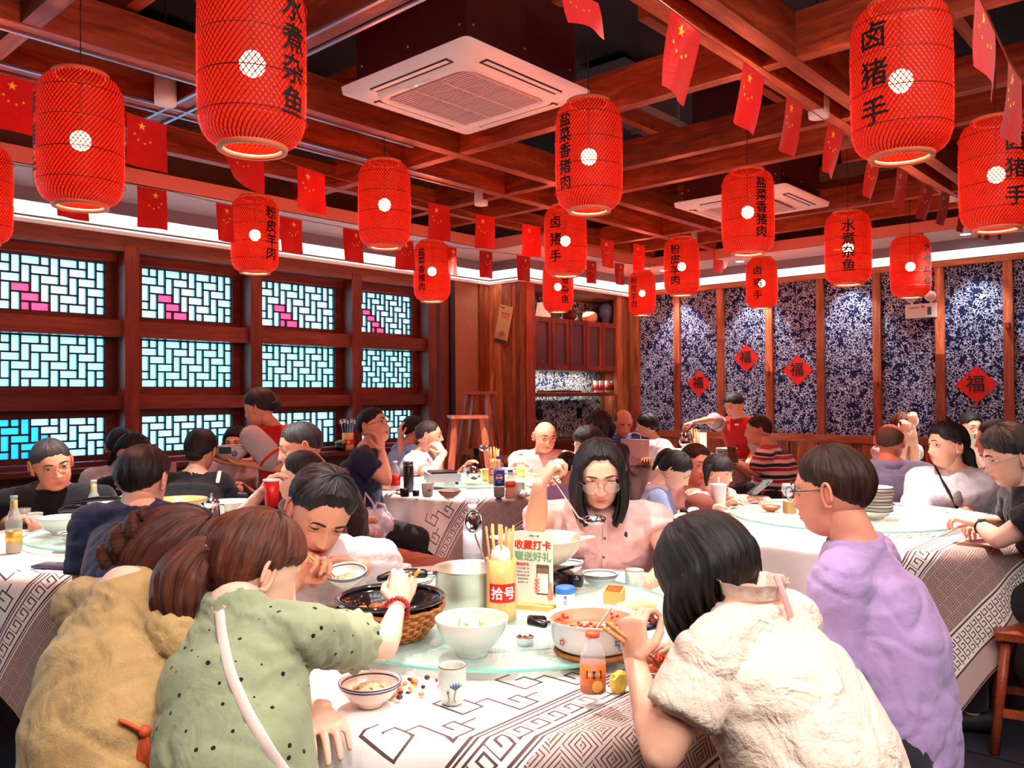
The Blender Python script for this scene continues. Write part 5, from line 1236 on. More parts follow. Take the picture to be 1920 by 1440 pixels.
# scraps
def scraps(px, py, n, lab, spread=.05, z=TZ, ms=None):
    c = at(px, py, z); T = thing('food_scraps', lab, 'food', c); ms = ms or [M_SOUP, plain('shell_dark', (70, 40, 34), .4), plain('scrap_orange', (232, 150, 84), .5), plain('scrap_pale', (230, 210, 180), .6)]
    for k in range(n):
        p = np.array([rnd.gauss(0, spread*.5), rnd.gauss(0, spread*.5), .005+.010*abs(rnd.gauss(0, .6))]); b_ = MB().ball(p, (rnd.uniform(.004, .011), rnd.uniform(.003, .008), rnd.uniform(.003, .006)), 6, R=np.array(Matrix.Rotation(rnd.random()*6, 3, 'Z'))); b_.build('scrap', ms[k % len(ms)], T, 'all')
scraps(758, 1300, 26, 'little heap of bones and shells beside the ringed rice bowl', .055); scraps(800, 1295, 7, 'few loose crumbs on the cloth left of the teacup', .05); scraps(1318, 1190, 16, 'scattered brown scraps on the cloth before the bobbed woman', .07)
scraps(700, 1112, 18, 'pile of shells and red peppers beside the black casserole', .06, TZ, [M_CHILI, M_SOUP])
# casserole in its basket
cp = at(732, 1192, GZ); T = thing('casserole', 'wide black glazed casserole of braised meat in the wicker basket', 'pot', cp+UP*.035)
MB().lathe(shell([(.060, 0), (.10, .012), (.118, .036), (.124, .052), (.137, .060)], .007), 56).build('body', plain('black_glaze', (26, 22, 24), .12, coat=.5), T, 'all')
MB().lathe([(.124, .060), (.138, .058), (.141, .064), (.134, .070), (.124, .066)], 56, close=True).build('rim', plain('black_glaze_rim', (34, 30, 34), .10, coat=.6), T, 'all')
f = MB(); r2 = random.Random(4)
for k in range(12): f = MB().ball((-.045+r2.gauss(0, .030), -.02+r2.gauss(0, .030), .030+r2.random()*.020), (r2.uniform(.014, .026), r2.uniform(.010, .02), .013), 9, R=np.array(Matrix.Rotation(r2.random()*6, 3, 'Z'))); f.v = (np.array(f.v)+vnoise(np.array(f.v), 90, 1)[:, None]*.004).tolist(); f.build('meat', M_SOUP, T, 'all')
MB().lathe([(0, .020), (.108, .026)], 40).build('sauce', plain('dark_sauce', (66, 30, 20), .12), T, 'all')
T = thing('wicker_basket', 'brown woven wicker basket under the black casserole', 'basket', cp); M_WICK = wood('wicker', (150, 84, 38), (214, 142, 76), .6, axis=2, scale=3)
for j in range(9):
    q = j/8; r = .085+.048*q**.8; z = .006+.072*q; pts = [((r+.0042*math.sin(a*20+(j % 2)*PI))*math.cos(a), (r+.0042*math.sin(a*20+(j % 2)*PI))*math.sin(a), z) for a in np.linspace(0, 2*PI, 121)]
    MB().tube(pts, .0052, 5, side=(0, 0, 1), cap='open').build('cane', M_WICK, T, 'all')
for k in range(40): a = k*PI/20; MB().tube([(.083*math.cos(a), .083*math.sin(a), .003), (.112*math.cos(a), .112*math.sin(a), .030), (.133*math.cos(a), .133*math.sin(a), .08)], .003, 5).build('stake', M_WICK, T, 'all')
MB().lathe([(0, .002), (.083, .002), (.083, .006), (0, .006)], 30).build('base', M_WICK, T, 'all')
# aluminium pan
pp = at(880, 1145, GZ); T = thing('cooking_pot', 'battered aluminium pan with a long black handle behind the white bowl', 'pot', pp)
MB().lathe(shell([(.088, 0), (.094, .006), (.095, .06), (.096, .118), (.103, .124)], .003), 56).build('body', M_ALUP, T, 'all')
hd = unit(np.array([*(-RT[:2]), 0])+np.array([*(-FW[:2]), 0])*.25)
MB().tube([hd*.097+UP*.108, hd*.135+UP*.112], [.010, .010], 10, side=UP).build('handle_socket', M_STL, T, 'all'); MB().tube([hd*.13+UP*.112, hd*.17+UP*.116, hd*.225+UP*.112, hd*.25+UP*.106], [.013, .014, .012, .010], 12, side=UP, rb=[.018, .020, .017, .012]).build('handle', M_BAKE, T, 'all')
# chopstick holder, egg and spoon
hl = at(940, 1160, GZ); holder(hl, 'tall bamboo chopstick tube with red number label on the front table', egg=True, sgrp='chopsticks in the front bamboo tube', slab='bamboo chopstick standing in the tall tube of the front table', n=13)
T = thing('egg', 'white egg resting in the mouth of the front chopstick tube', 'egg', hl+UP*.170+np.array([*(-FW[:2]*.012), 0])); MB().ball((0, 0, 0), (.0285, .0285, .034), 24).build('shell', plain('egg_shell', (246, 222, 210), .4), T, 'all')
def ladle(a, b_, r, lab, bowl_n=(0, 0, 1), h=.018):
    a, b_ = np.array(a), np.array(b_); T = thing('ladle', lab, 'ladle', a); n = unit(bowl_n); t = unit((b_-a)-n*np.dot(b_-a, n)); s2 = np.cross(n, t); V = []; nr, na = 8, 28
    for off in (0, .0015):
        for j in range(nr+1):
            th = PI/2*j/nr
            for k in range(na):
                p = 2*PI*k/na; V.append(a+(t*math.cos(p)*1.05+s2*math.sin(p)*.92)*(r-off)*math.sin(th)-n*(h-off)*math.cos(th))
    m_ = nr+1; F = [(o_*m_*na+j*na+k, o_*m_*na+j*na+(k+1) % na, o_*m_*na+(j+1)*na+(k+1) % na, o_*m_*na+(j+1)*na+k) for o_ in (0, 1) for j in range(nr) for k in range(na)]+[(nr*na+k, nr*na+(k+1) % na, m_*na+nr*na+(k+1) % na, m_*na+nr*na+k) for k in range(na)]
    MB().add(np.array(V)-a, F).build('scoop', M_STL, T, 'all', weld=False); MB().tube([t*r*.9, t*r*1.25+(b_-a)*.05, b_-a], [.004, .0035, .0035], 8, side=n, rb=[.002, .0022, .0022]).build('handle', M_STL, T, 'all'); return T
ladle(hl+np.array([*(-RT[:2]*.075), .265]), hl+np.array([*(-RT[:2]*.02), .10]), .030, 'shiny steel ladle standing upside down in the front chopstick tube', bowl_n=-FW*.8-RT*.5+UP*.2, h=.016)
# acrylic sign on wooden foot
sp = at(1000, 1140, GZ); sg_r = unit(RT*.93-FW*.36); sgn = np.cross(sg_r, UP); T = thing('table_sign', 'upright printed table card in a wooden foot behind the chopstick tube', 'sign', sp)
MB().box((0, 0, .0), (.13, .045, .024), R=np.column_stack([sg_r, np.cross(UP, sg_r), UP])).build('foot', M_BAM, T)
MB().box((0, 0, .115), (.120, .003, .205), R=np.column_stack([sg_r, np.cross(UP, sg_r), UP])).build('card', plain('card_cream', (246, 232, 216), .35), T)
fn = np.cross(sg_r, UP); fo = fn*.0022
def card(sx, sz, s_, size, m_, bold=.0005): write_on(MB(), s_, size, fo+sg_r*sx+UP*sz, sg_r, UP, bold).build('lettering', m_, T, weld=False)
card(.004, .206, '洞庭一绝', .008, M_INK, 0); card(.0, .180, '收藏打卡', .028, plain('sign_red', (206, 52, 34), .5), .0011); card(.0, .148, '赠送好礼', .028, plain('sign_green', (128, 170, 128), .5), .0011)
card(-.030, .124, '赠送好礼', .010, plain('sign_red2', (206, 82, 54), .5)); [card(-.030, .112-.010*k, s_, .0065, M_INK, 0) for k, s_ in enumerate(('扫码收藏门店', '拍照打卡分享', '赠送精美小菜', '凭截图领取', '每桌限一份'))]
MB().box(fo+sg_r*.030+UP*.083, (.038, .0012, .085), R=np.column_stack([sg_r, np.cross(UP, sg_r), UP])).build('phone_print', plain('print_grey', (96, 84, 84), .5), T); MB().box(fo*1.4+sg_r*.030+UP*.080, (.033, .0012, .070), R=np.column_stack([sg_r, np.cross(UP, sg_r), UP])).build('screen_print', plain('print_pale', (244, 238, 234), .5), T)
MB().box(fo*1.7+sg_r*.030+UP*.108, (.033, .0012, .014), R=np.column_stack([sg_r, np.cross(UP, sg_r), UP])).build('banner_print', plain('print_brown', (150, 96, 80), .5), T)
for k in range(4): MB().tube([fo*1.2+sg_r*.010+UP*(.050+.011*k), fo*1.2+sg_r*.018+UP*(.052+.011*k)], .0042, 6).build('finger_print', plain('print_skin', (232, 140, 112), .5), T, 'all')
MB().tube([fo*1.2+sg_r*.052+UP*.035, fo*1.2+sg_r*.054+UP*.075], [.008, .003], 6).build('thumb_print', plain('print_skin2', (232, 140, 112), .5), T, 'all')
# stove and white clay bowl
cb = at(1018, 1098, GZ); T = thing('table_stove', 'small black gas stove with round knob under the big white bowl', 'stove', cb)
MB().lathe([(0, 0), (.105, 0), (.11, .01), (.10, .04), (.06, .05), (0, .05)], 36).build('body', M_BAKE, T, 'all')
for k in range(4): a = k*PI/2+.4; MB().tube([(.05*math.cos(a), .05*math.sin(a), .05), (.10*math.cos(a), .10*math.sin(a), .066)], .005, 6).build('pan_support', M_STEELD, T, 'all')
kd = unit(RT-FW*.6); MB().tube([kd*.10+UP*.028, kd*.135+UP*.028], .019, 16, cap='flat').build('knob', M_BAKE, T, 'all')
T = thing('clay_bowl', 'big cream earthenware bowl with a lug handle standing on the stove', 'bowl', cb+UP*.070)
MB().lathe(shell([(.055, 0), (.080, .012), (.108, .040), (.118, .052), (.128, .078), (.140, .086)], .008), 56).build('body', plain('cream_clay', (226, 204, 184), .3, coat=.2), T, 'all')
for sg in (-1, 1): d_ = RT*sg; MB().tube([d_*.125+UP*.082, d_*.150+UP*.085, d_*.166+UP*.086], [.030, .022, .010], 12, side=FW, rb=[.008, .006, .004]).build('lug_handle', plain('cream_clay_lug', (244, 228, 210), .3), T, 'all')
# enamel pot with chilli
ep = at(1113, 1222, GZ); tv = thing('trivet', 'round woven straw mat under the white enamel pot', 'trivet', ep)
for k in range(8): r = .012+.011*k; MB().tube([((r+.0012*math.sin(a*22))*math.cos(a), (r+.0012*math.sin(a*22))*math.sin(a), .006) for a in np.linspace(0, 2*PI, 60)], .0062, 5, side=(0, 0, 1), cap='open').build('coil', M_WICK, tv, 'all')
ep = ep+UP*.0125; T = thing('enamel_pot', 'white enamel pot with two black handles and red chilli leftovers', 'pot', ep)
MB().lathe(shell([(.082, 0), (.094, .008), (.102, .030), (.104, .060), (.107, .068), (.112, .072)], .0035), 56).build('body', plain('white_enamel', (214, 208, 206), .15, coat=.4), T, 'all')
MB().lathe([(0, .0285), (.0975, .033), (.1018, .066), (.1005, .066), (.098, .036), (.08, .031), (0, .030)], 44).build('inner_glaze', plain('enamel_inside', (196, 128, 98), .2), T, 'all')
for sg in (-1, 1):
    d_ = unit(RT*sg-FW*.12*sg); MB().tube([d_*.103+UP*.052, d_*.130+UP*.056], .006, 8).build('handle_bracket', M_STL, T, 'all'); MB().tube([d_*.118+FW*.026+UP*.055, d_*.150+FW*.012+UP*.058, d_*.150-FW*.012+UP*.058, d_*.118-FW*.026+UP*.055], [.008, .0095, .0095, .008], 10, side=UP, rb=.011).build('handle', M_BAKE, T, 'all')
for k in range(80):
    a = r2.random()*2*PI; q = r2.random()**.7; z = .034+.026*max(0, q-.7)/.3; rr = .03+.062*q; rr = min(rr, .094); MB().ball((rr*math.cos(a), rr*math.sin(a), z), (r2.uniform(.004, .010), r2.uniform(.003, .007), .0035), 6, R=np.array(Matrix.Rotation(a, 3, 'Z'))).build('chilli', (M_CHILI, M_REDP)[k % 2], T, 'all')
a0 = math.atan2(-ep[1], -ep[0])
for (da, zc, s_, mm) in ((.55, .036, .012, M_BLUE), (.62, .022, .009, M_BLUE), (.50, .050, .007, M_BLUE), (-.75, .030, .011, plain('motif_red', (190, 60, 60), .4))):
    g = MB()
    for k in range(5): b1 = k*1.2566; g.ball((.1055*math.cos(a0+da+s_*.5*math.cos(b1)/.1), .1055*math.sin(a0+da+s_*.5*math.cos(b1)/.1), zc+s_*.5*math.sin(b1)), (.0012, s_*.30, s_*.26), 6, R=np.array(Matrix.Rotation(a0+da, 3, 'Z')))
    g.build('flower_motif', mm, T, 'all')
ladle(ep+np.array([*(-RT[:2]*.03-FW[:2]*.02), .028]), ep+np.array([*(RT[:2]*.05+FW[:2]*.06), .075]), .034, 'steel ladle lying inside the white enamel pot')
lathe_thing('tin_cup', 'tiny round steel dish on the front turntable', 'dish', at(985, 1208), [('body', shell([(.019, 0), (.020, .002), (.021, .017), (.022, .018)], .0012), M_STL, 30)])
s_ = at(1060, 1146); T = lathe_thing('salt_jar', 'white seasoning jar with a blue lid behind the enamel pot', 'jar', s_, [('body', [(0, 0), (.025, 0), (.026, .004), (.026, .052), (.023, .056), (0, .056)], M_WHT, 30), ('lid', [(.0265, .052), (.0275, .053), (.0275, .067), (.025, .070), (0, .070)], plain('lid_blue', (60, 120, 214), .3), 30)])
a0 = math.atan2(-s_[1], -s_[0])
for k, ch in enumerate('青花椒'): V, F = wglyphs(ch, .013); aa = a0+V[:, 0]/.0268; MB().add(np.stack([.0268*np.cos(aa), .0268*np.sin(aa), V[:, 1]+.043-.014*k], 1), F).build('lettering', M_LINE, T, weld=False)
# right hand back part of the front table
bx = at(1152, 1128); T = thing('food_box', 'small orange cardboard box printed with strawberries behind the enamel pot', 'box', bx, .5)
MB().box((0, 0, .019), (.085, .055, .038)).build('carton', plain('carton_orange', (244, 170, 96), .6), T); MB().box((0, 0, .0385), (.078, .046, .001)).build('print', M_CHILI, T)
T = thing('flatbread', 'folded pale flatbread lying on a paper doily behind the enamel pot', 'bread', at(1180, 1150)); MB().tube([(-.07, .0, .012), (-.02, .01, .020), (.04, .0, .018), (.09, -.02, .010)], [.014, .022, .024, .016], 12, side=(0, 1, 0), rb=[.008, .012, .014, .009]).build('roll', plain('bread_crust', (244, 200, 148), .6), T, 'all')
MB().lathe([(0, 0), (.085, .0), (.088, .002), (0, .003)], 40, sy=.6).build('doily', M_WHT, T, 'all')
bowl('rice_bowl', at(1125, 1100, TZ), .062, .045, 'blue ringed bowl of broth before the woman in pink', fill=M_RICE, fillh=.75)
bowl('rice_bowl', at(1062, 1078, TZ), .062, .045, 'ringed bowl beside the stove knob with a spoon across it', fill=None)
ladle(at(1085, 1070, TZ)+UP*.045, at(1018, 1052, TZ)+UP*.085, .024, 'long steel spoon resting across a bowl near the stove knob')
cup(at(1190, 1108, TZ), .031, .068, 'plain grey teacup between the pink woman and the bobbed woman', motif=False)
# juice bottle
jl = at(1112, 1322, TZ); T = pet_bottle(jl, .150, .0265, 'clear plastic bottle with orange fruit label at the front right', liquid=None, label=plain('label_orange', (238, 120, 44), .4), capm=plain('cap_orange', (240, 90, 40), .4), lz=(.20, .58), neckf=.50, waist=False)
write_on(MB(), '美汁源', .0105, (0, 0, 0), (1, 0, 0), (0, 0, 1)); V, F = wglyphs('美汁源', .0095); a0 = math.atan2(-jl[1], -jl[0])+.1
MB().add(np.stack([.0276*np.cos(a0+V[:, 0]/.0276), .0276*np.sin(a0+V[:, 0]/.0276), V[:, 1]+.070], 1), F).build('lettering', M_WHT, T, weld=False)
V = np.array([(x, z) for x in (-.016, 0, .016) for z in (-.008, .008)]); MB().add(np.stack([.0271*np.cos(a0+V[:, 0]/.0271), .0271*np.sin(a0+V[:, 0]/.0271), V[:, 1]+.070], 1), [(0, 2, 3, 1), (2, 4, 5, 3)]).build('label_patch', plain('patch_dark', (48, 30, 20), .5), T, weld=False)
MB().ball((.0265*math.cos(a0+.25), .0265*math.sin(a0+.25), .046), (.0016, .012, .012), 14, R=np.array(Matrix.Rotation(a0+.25, 3, 'Z'))).build('orange_print', plain('orange_slice', (250, 190, 90), .5), T, 'all')
bowl('rice_bowl', at(1245, 1292, TZ), .064, .050, 'blue ringed bowl heaped with red chilli noodles before the bobbed woman', fill=M_CHILI, fillh=.85)
nb_ = at(1245, 1292, TZ)
for k in range(40):
    a = r2.random()*6.28; q = r2.random()**.6*.046; pts = [(q*math.cos(a+t*1.3)*(1-t*.4), q*math.sin(a+t*1.3)*(1-t*.4), .048+.016*math.sin(t*3)+r2.uniform(0, .006)) for t in np.linspace(0, 1, 5)]
    if k == 0: NT = thing('noodles', 'tangle of red oily noodles and peppers in the front right bowl', 'food', nb_)
    MB().tube(pts, .0017, 5).build('noodle', M_CHILI, NT, 'all')
T = thing('snack_wrapper', 'crumpled yellow wrapper beside the orange juice bottle', 'wrapper', at(1160, 1296, TZ)); b_ = MB().ball((0, 0, .018), (.026, .018, .024), 14); b_.v = (np.array(b_.v)*(1+.25*vnoise(np.array(b_.v), 90, 4))[:, None]).tolist(); b_.build('foil', plain('wrapper_yellow', (226, 196, 90), .3, metal=.2), T, False)
# left back part of the front table
T = bowl('serving_bowl', at(765, 1118, TZ), .082, .058, 'blue flowered white bowl behind the black casserole', lines=True, fill=M_RICE, fillh=.35, flare=1)
cup(at(750, 1094, TZ), .040, .060, 'wide grey cup with a dark rim left of the pan handle', motif=False)
T = thing('wooden_loop', 'bent wooden strap handle rising behind the grey cup', 'handle', at(722, 1085, TZ)); MB().tube([RT*-.045, RT*-.01+UP*.085, RT*.028+UP*.115, RT*.034+UP*.095, RT*.030], [.006]*5, 10, side=FW, rb=[.012]*5).build('strap', M_HIGH, T, 'all')
T = thing('red_packet', 'flat red paper packet beside the bowl of the eating man', 'packet', at(700, 1098, TZ), .4); MB().box((0, 0, .007), (.11, .07, .012)).build('packet_body', plain('packet_red', (170, 20, 26), .5), T)
cl = pix(886, 1000, 3.05); pet_bottle((cl[0], cl[1], .765), .235, .036, 'clear plastic bottle with dark cola left in it behind the pan', liquid=plain('cola', (40, 14, 12), .1), level=.30, label=Mat('label_clear', (206, 206, 220), .3, alpha=.75).m, lz=(.25, .60), capm=plain('cap_pinkwhite', (226, 210, 220), .4))

# --- left table ------------------------------------------------------------------
M_BEER = Mat('beer', (226, 168, 40), .08, alpha=.8).m; M_BG = Mat('beer_glass', (190, 214, 214), .05, alpha=.45, spec=.8).m; M_GOLD = plain('label_gold', (216, 170, 74), .35, metal=.3)
def beer(loc, lab, h=.235, level=.35):
    T = thing('beer_bottle', lab, 'bottle', loc); P = [(.029, 0), (.031, .006), (.031, .125), (.027, .150), (.015, .178), (.0125, .222), (.0145, .226), (.0145, h)]
    MB().lathe(P, 26).build('glass', M_BG, T, 'all'); MB().lathe([(.0165, .160), (.0135, .185), (.0135, .215), (.0125, .215)], 22).build('neck_foil', M_GOLD, T, 'all'); MB().lathe([(0, .003), (.029, .004), (.029, level*h), (0, level*h)], 22).build('beer', M_BEER, T, 'all'); MB().lathe([(.0316, .045), (.0316, .088), (.0312, .088), (.0312, .045)], 26, close=True).build('label', M_GOLD, T, 'all'); return T
beer(at(26, 1036, TZ), 'half empty beer bottle with gold foil neck at the left edge'); beer(at(176, 990, TZ), 'beer bottle half hidden behind the pot handle on the left table', level=.5); beer(at(362, 950, TZ), 'beer bottle with oval label near the silver coffee pot', level=.2)
def tumbler(loc, lab, tea=None, R=.034, h=.085):
    T = thing('glass_tumbler', lab, 'glass', loc); MB().lathe(shell([(R*.85, 0), (R*.9, .005), (R, h)], .002), 26).build('glass', M_GLS, T, 'all')
    if tea: MB().lathe([(0, .006), (R*.84, .006), (R*.9, h*.45), (0, h*.45)], 22).build('tea', tea, T, 'all')
tumbler(at(66, 995, TZ), 'clear glass tumbler with amber tea behind the first beer bottle', plain('tea_amber', (190, 104, 50), .1)); tumbler(at(44, 985, TZ), 'empty clear tumbler at the far left of the left table')
bowl('soup_bowl', at(115, 1002, GZ), .098, .078, 'large white soup bowl with small leaf pattern on the left turntable', lines=False, fill=M_SOUP, fillh=.75)
bowl('rice_bowl', at(137, 1018, GZ), .060, .045, 'small bowl of brown sauce beside the large soup bowl', fill=M_SOUP, fillh=.6)
T = thing('mobile_phone', 'dark blue phone lying on the left table edge near the viewer', 'phone', at(105, 1063, TZ), .55); MB().box((0, 0, .006), (.078, .15, .009)).build('body', plain('phone_blue', (70, 84, 120), .25, metal=.4), T); MB().box((0, 0, .0112), (.070, .14, .001)).build('screen', plain('phone_glass', (60, 66, 84), .05), T)
lp = at(215, 985, GZ); T = thing('lidded_pot', 'white lidded pot with a long black handle on the left turntable', 'pot', lp); MB().lathe([(0, 0), (.105, 0), (.112, .01), (.115, .085), (.118, .09), (.10, .105), (.05, .118), (0, .12)], 44).build('body', M_POR, T, 'all')
h_ = -RT; MB().tube([h_*.11+UP*.075, h_*.16+UP*.085, h_*.23+UP*.082, h_*.26+UP*.072], [.016, .018, .016, .01], 10, side=UP).build('handle', M_BAKE, T, 'all'); MB().tube([h_*-.02+UP*.128, h_*.08+UP*.128, h_*.20+UP*.112], [.011, .012, .009], 10, side=FW).build('lid_handle', M_BAKE, T, 'all')
lathe_thing('earthen_pot', 'wide light brown earthen pot beyond the lidded white pot', 'pot', at(335, 962, GZ), [('body', shell([(.08, 0), (.12, .03), (.13, .06), (.145, .075)], .008), plain('tan_clay', (206, 156, 100), .4), 40)])
kp = at(397, 1005, TZ); T = thing('coffee_pot', 'tall tapering silver pot with finial lid on the left table', 'pot', kp)
MB().lathe([(0, 0), (.048, 0), (.050, .006), (.044, .05), (.036, .12), (.033, .150), (.036, .154), (.030, .165), (.012, .174), (.005, .180), (.008, .188), (.004, .196), (0, .198)], 36).build('body', M_STL, T, 'all')
MB().tube([RT*.036+UP*.145, RT*.062+UP*.140, RT*.066+UP*.09, RT*.045+UP*.04], .0045, 8).build('handle', M_STL, T, 'all'); MB().tube([-RT*.030+UP*.135, -RT*.045+UP*.150], [.012, .007], 8).build('spout', M_STL, T, 'all')
lathe_thing('white_tub', 'plain white oval tub behind the silver coffee pot', 'tub', at(432, 985, TZ), [('body', shell([(.085, 0), (.09, .01), (.10, .115), (.106, .120)], .003), M_POR, 40)])
lathe_thing('drink_can', 'red soda cup raised at the mouth of the boy in maroon', 'cup', pix(509, 945, 3.27)-UP*.01, [('body', [(0, 0), (.024, 0), (.030, .10), (0, .10)], plain('cup_red', (206, 30, 28), .35), 24), ('lid', [(0, .1), (.0325, .1), (.0325, .108), (.0, .112)], M_WHT, 24)])
# --- window side table
mp = plan(312, 5.60, .752); T = thing('menu_stand', 'pale pink menu card standing on the window table', 'sign', mp, YAW+PI/2+.2); MB().box((0, 0, .105), (.125, .004, .205)).build('card', plain('card_pink', (222, 180, 176), .4), T); MB().box((0, 0, .01), (.13, .05, .02)).build('foot', M_BAM, T)
write_on(MB(), '收藏打卡', .026, (0, .0026, .175), (-1, 0, 0), (0, 0, 1)).build('lettering', plain('sign_red3', (206, 60, 50), .5), T, weld=False) if False else write_on(MB(), '收藏打卡', .026, (0, -.0026, .175), (1, 0, 0), (0, 0, 1)).build('lettering', plain('sign_red3', (206, 60, 50), .5), T, weld=False)
# --- middle table ----------------------------------------------------------------
pet_bottle(at(741, 923, TZ), .205, .034, 'clear water bottle with a red label on the middle table', label=M_REDP, lz=(.22, .58))
lathe_thing('thermos', 'tall matt black thermos flask on the middle table', 'flask', at(766, 922, TZ), [('body', [(0, 0), (.031, 0), (.034, .004), (.034, .165), (.031, .170), (0, .17)], plain('thermos_black', (22, 22, 28), .3), 30), ('lid', [(.032, .17), (.032, .195), (.029, .200), (0, .2)], plain('thermos_lid', (90, 80, 84), .25, metal=.7), 30)])
T = lathe_thing('mug_lid', 'short black cup with a ring handle beside the thermos', 'cup', at(759, 931, TZ), [('body', shell([(.026, 0), (.028, .004), (.031, .050)], .002), M_BAKE, 26)]); MB().tube([-RT*.030+UP*.042, -RT*.052+UP*.036, -RT*.050+UP*.016, -RT*.028+UP*.012], .0035, 8).build('handle', M_BAKE, T, 'all')
lathe_thing('stopper', 'small black stopper lying right of the thermos', 'stopper', at(780, 930, TZ), [('body', [(0, 0), (.022, 0), (.022, .032), (.018, .036), (0, .036)], M_BAKE, 22)])
cup(at(802, 932, TZ), .037, .085, 'grey teacup on the near edge of the middle table left of a bowl', motif=True)
bowl('rice_bowl', at(843, 934, TZ), .073, .048, 'pinkish ringed bowl on the near edge of the middle table', m=M_IN)
sv = at(845, 905, GZ); T = thing('gas_stove', 'portable silver gas stove on the middle turntable', 'stove', sv, YAW+.25); MB().box((0, .06, .045), (.26, .22, .055)).build('body', plain('stove_silver', (190, 192, 200), .3, metal=.6), T)
MB().tube([(-.15, -.14, .075), (.03, -.14, .075)], .045, 20, cap='flat').build('cylinder_housing', M_STL, T, 'all')
for sx in (-1, 1):
    for sy in (-1, 1): MB().box((sx*.10, .06+sy*.085, .009), (.02, .02, .018)).build('foot', M_BAKE, T)
MB().box((0, .06, .078), (.20, .18, .012)).build('grate', M_STEELD, T)
bowl('shallow_dish', at(890, 893, GZ)+UP*.01, .085, .035, 'pale yellow dish lying on the middle turntable behind the stove', lines=False, m=plain('dish_yellow', (240, 206, 150), .3))
hm = at(927, 905, GZ); holder(hm, 'bamboo chopstick tube with red label on the middle table', h=.165, R=.042, txt='玖号', n=12, sgrp='chopsticks in the middle table tube', slab='chopstick standing in the bamboo tube of the middle table', top=.24)
for k, q in enumerate((-.07, -.04)): ladle(hm+np.array([*(RT[:2]*q*1.2), .245]), hm+np.array([*(RT[:2]*q*.2), .10]), .028, ['outer steel ladle leaning left out of the middle chopstick tube', 'inner steel ladle leaning left out of the middle chopstick tube'][k], bowl_n=-FW*.7+UP*.6)
T = pet_bottle(at(936, 932, TZ), .255, .036, 'cola bottle with blue label and round red white blue emblem', liquid=plain('cola2', (70, 20, 16), .1), level=.24, label=plain('label_blue', (28, 74, 170), .4), capm=plain('cap_blue', (40, 90, 200), .4), lz=(.28, .66))
p_ = at(936, 932, TZ); a0 = math.atan2(-p_[1], -p_[0]); Rz = np.array(Matrix.Rotation(a0, 3, 'Z'))
MB().ball((.0345*math.cos(a0), .0345*math.sin(a0), .125), (.004, .022, .022), 16, R=Rz).build('emblem', M_WHT, T, 'all'); MB().ball((.0353*math.cos(a0), .0353*math.sin(a0), .134), (.004, .018, .009), 14, R=Rz).build('emblem_top', M_REDP, T, 'all'); MB().ball((.0353*math.cos(a0), .0353*math.sin(a0), .114), (.004, .017, .007), 14, R=Rz).build('emblem_base', plain('emblem_blue', (20, 60, 160), .4), T, 'all')
V, F = wglyphs('PEPSI', .011); MB().add(np.stack([.0365*np.cos(a0+V[:, 0]/.0365), .0365*np.sin(a0+V[:, 0]/.0365), V[:, 1]+.094], 1), F).build('lettering', M_WHT, T, weld=False)
pet_bottle(at(957, 935, TZ), .175, .034, 'short bottle of orange drink with a blue cap', liquid=plain('orange_drink', (240, 130, 20), .15), level=.42, label=plain('label_orange2', (236, 90, 40), .4), capm=plain('cap_blue2', (60, 100, 190), .4), lz=(.42, .60))
cup(at(973, 929, TZ), .037, .080, 'grey teacup right of the short orange drink bottle', motif=False)
T = thing('crumpled_tissue', 'crumpled white tissue on the middle table edge', 'tissue', at(983, 932, TZ)); b_ = MB().ball((0, 0, .018), (.045, .03, .02), 14); b_.v = (np.array(b_.v)*(1+.35*vnoise(np.array(b_.v), 60, 6))[:, None]).tolist(); b_.build('paper', M_WHT, T, False)
pet_bottle(at(977, 906, TZ), .215, .030, 'slim clear bottle with yellow label and orange cap', label=plain('label_yellow', (236, 214, 130), .4), capm=plain('cap_orange2', (236, 160, 60), .4), lz=(.2, .62))
lathe_thing('paper_cup', 'yellow paper cup left of the middle chopstick tube', 'cup', at(912, 902, GZ), [('body', shell([(.028, 0), (.034, .085)], .0015), plain('cup_yellow', (246, 214, 130), .5), 24)])
bowl('rice_bowl', at(952, 889, GZ), .075, .045, 'brown sauced bowl beyond the cola bottle', fill=M_SOUP, fillh=.7)
bowl('rice_bowl', at(1008, 922, TZ), .060, .038, 'small pale bowl near the raised forearm on the middle table')
cup(at(990, 896, TZ), .035, .075, 'grey teacup before the man in the pink shirt', motif=False)
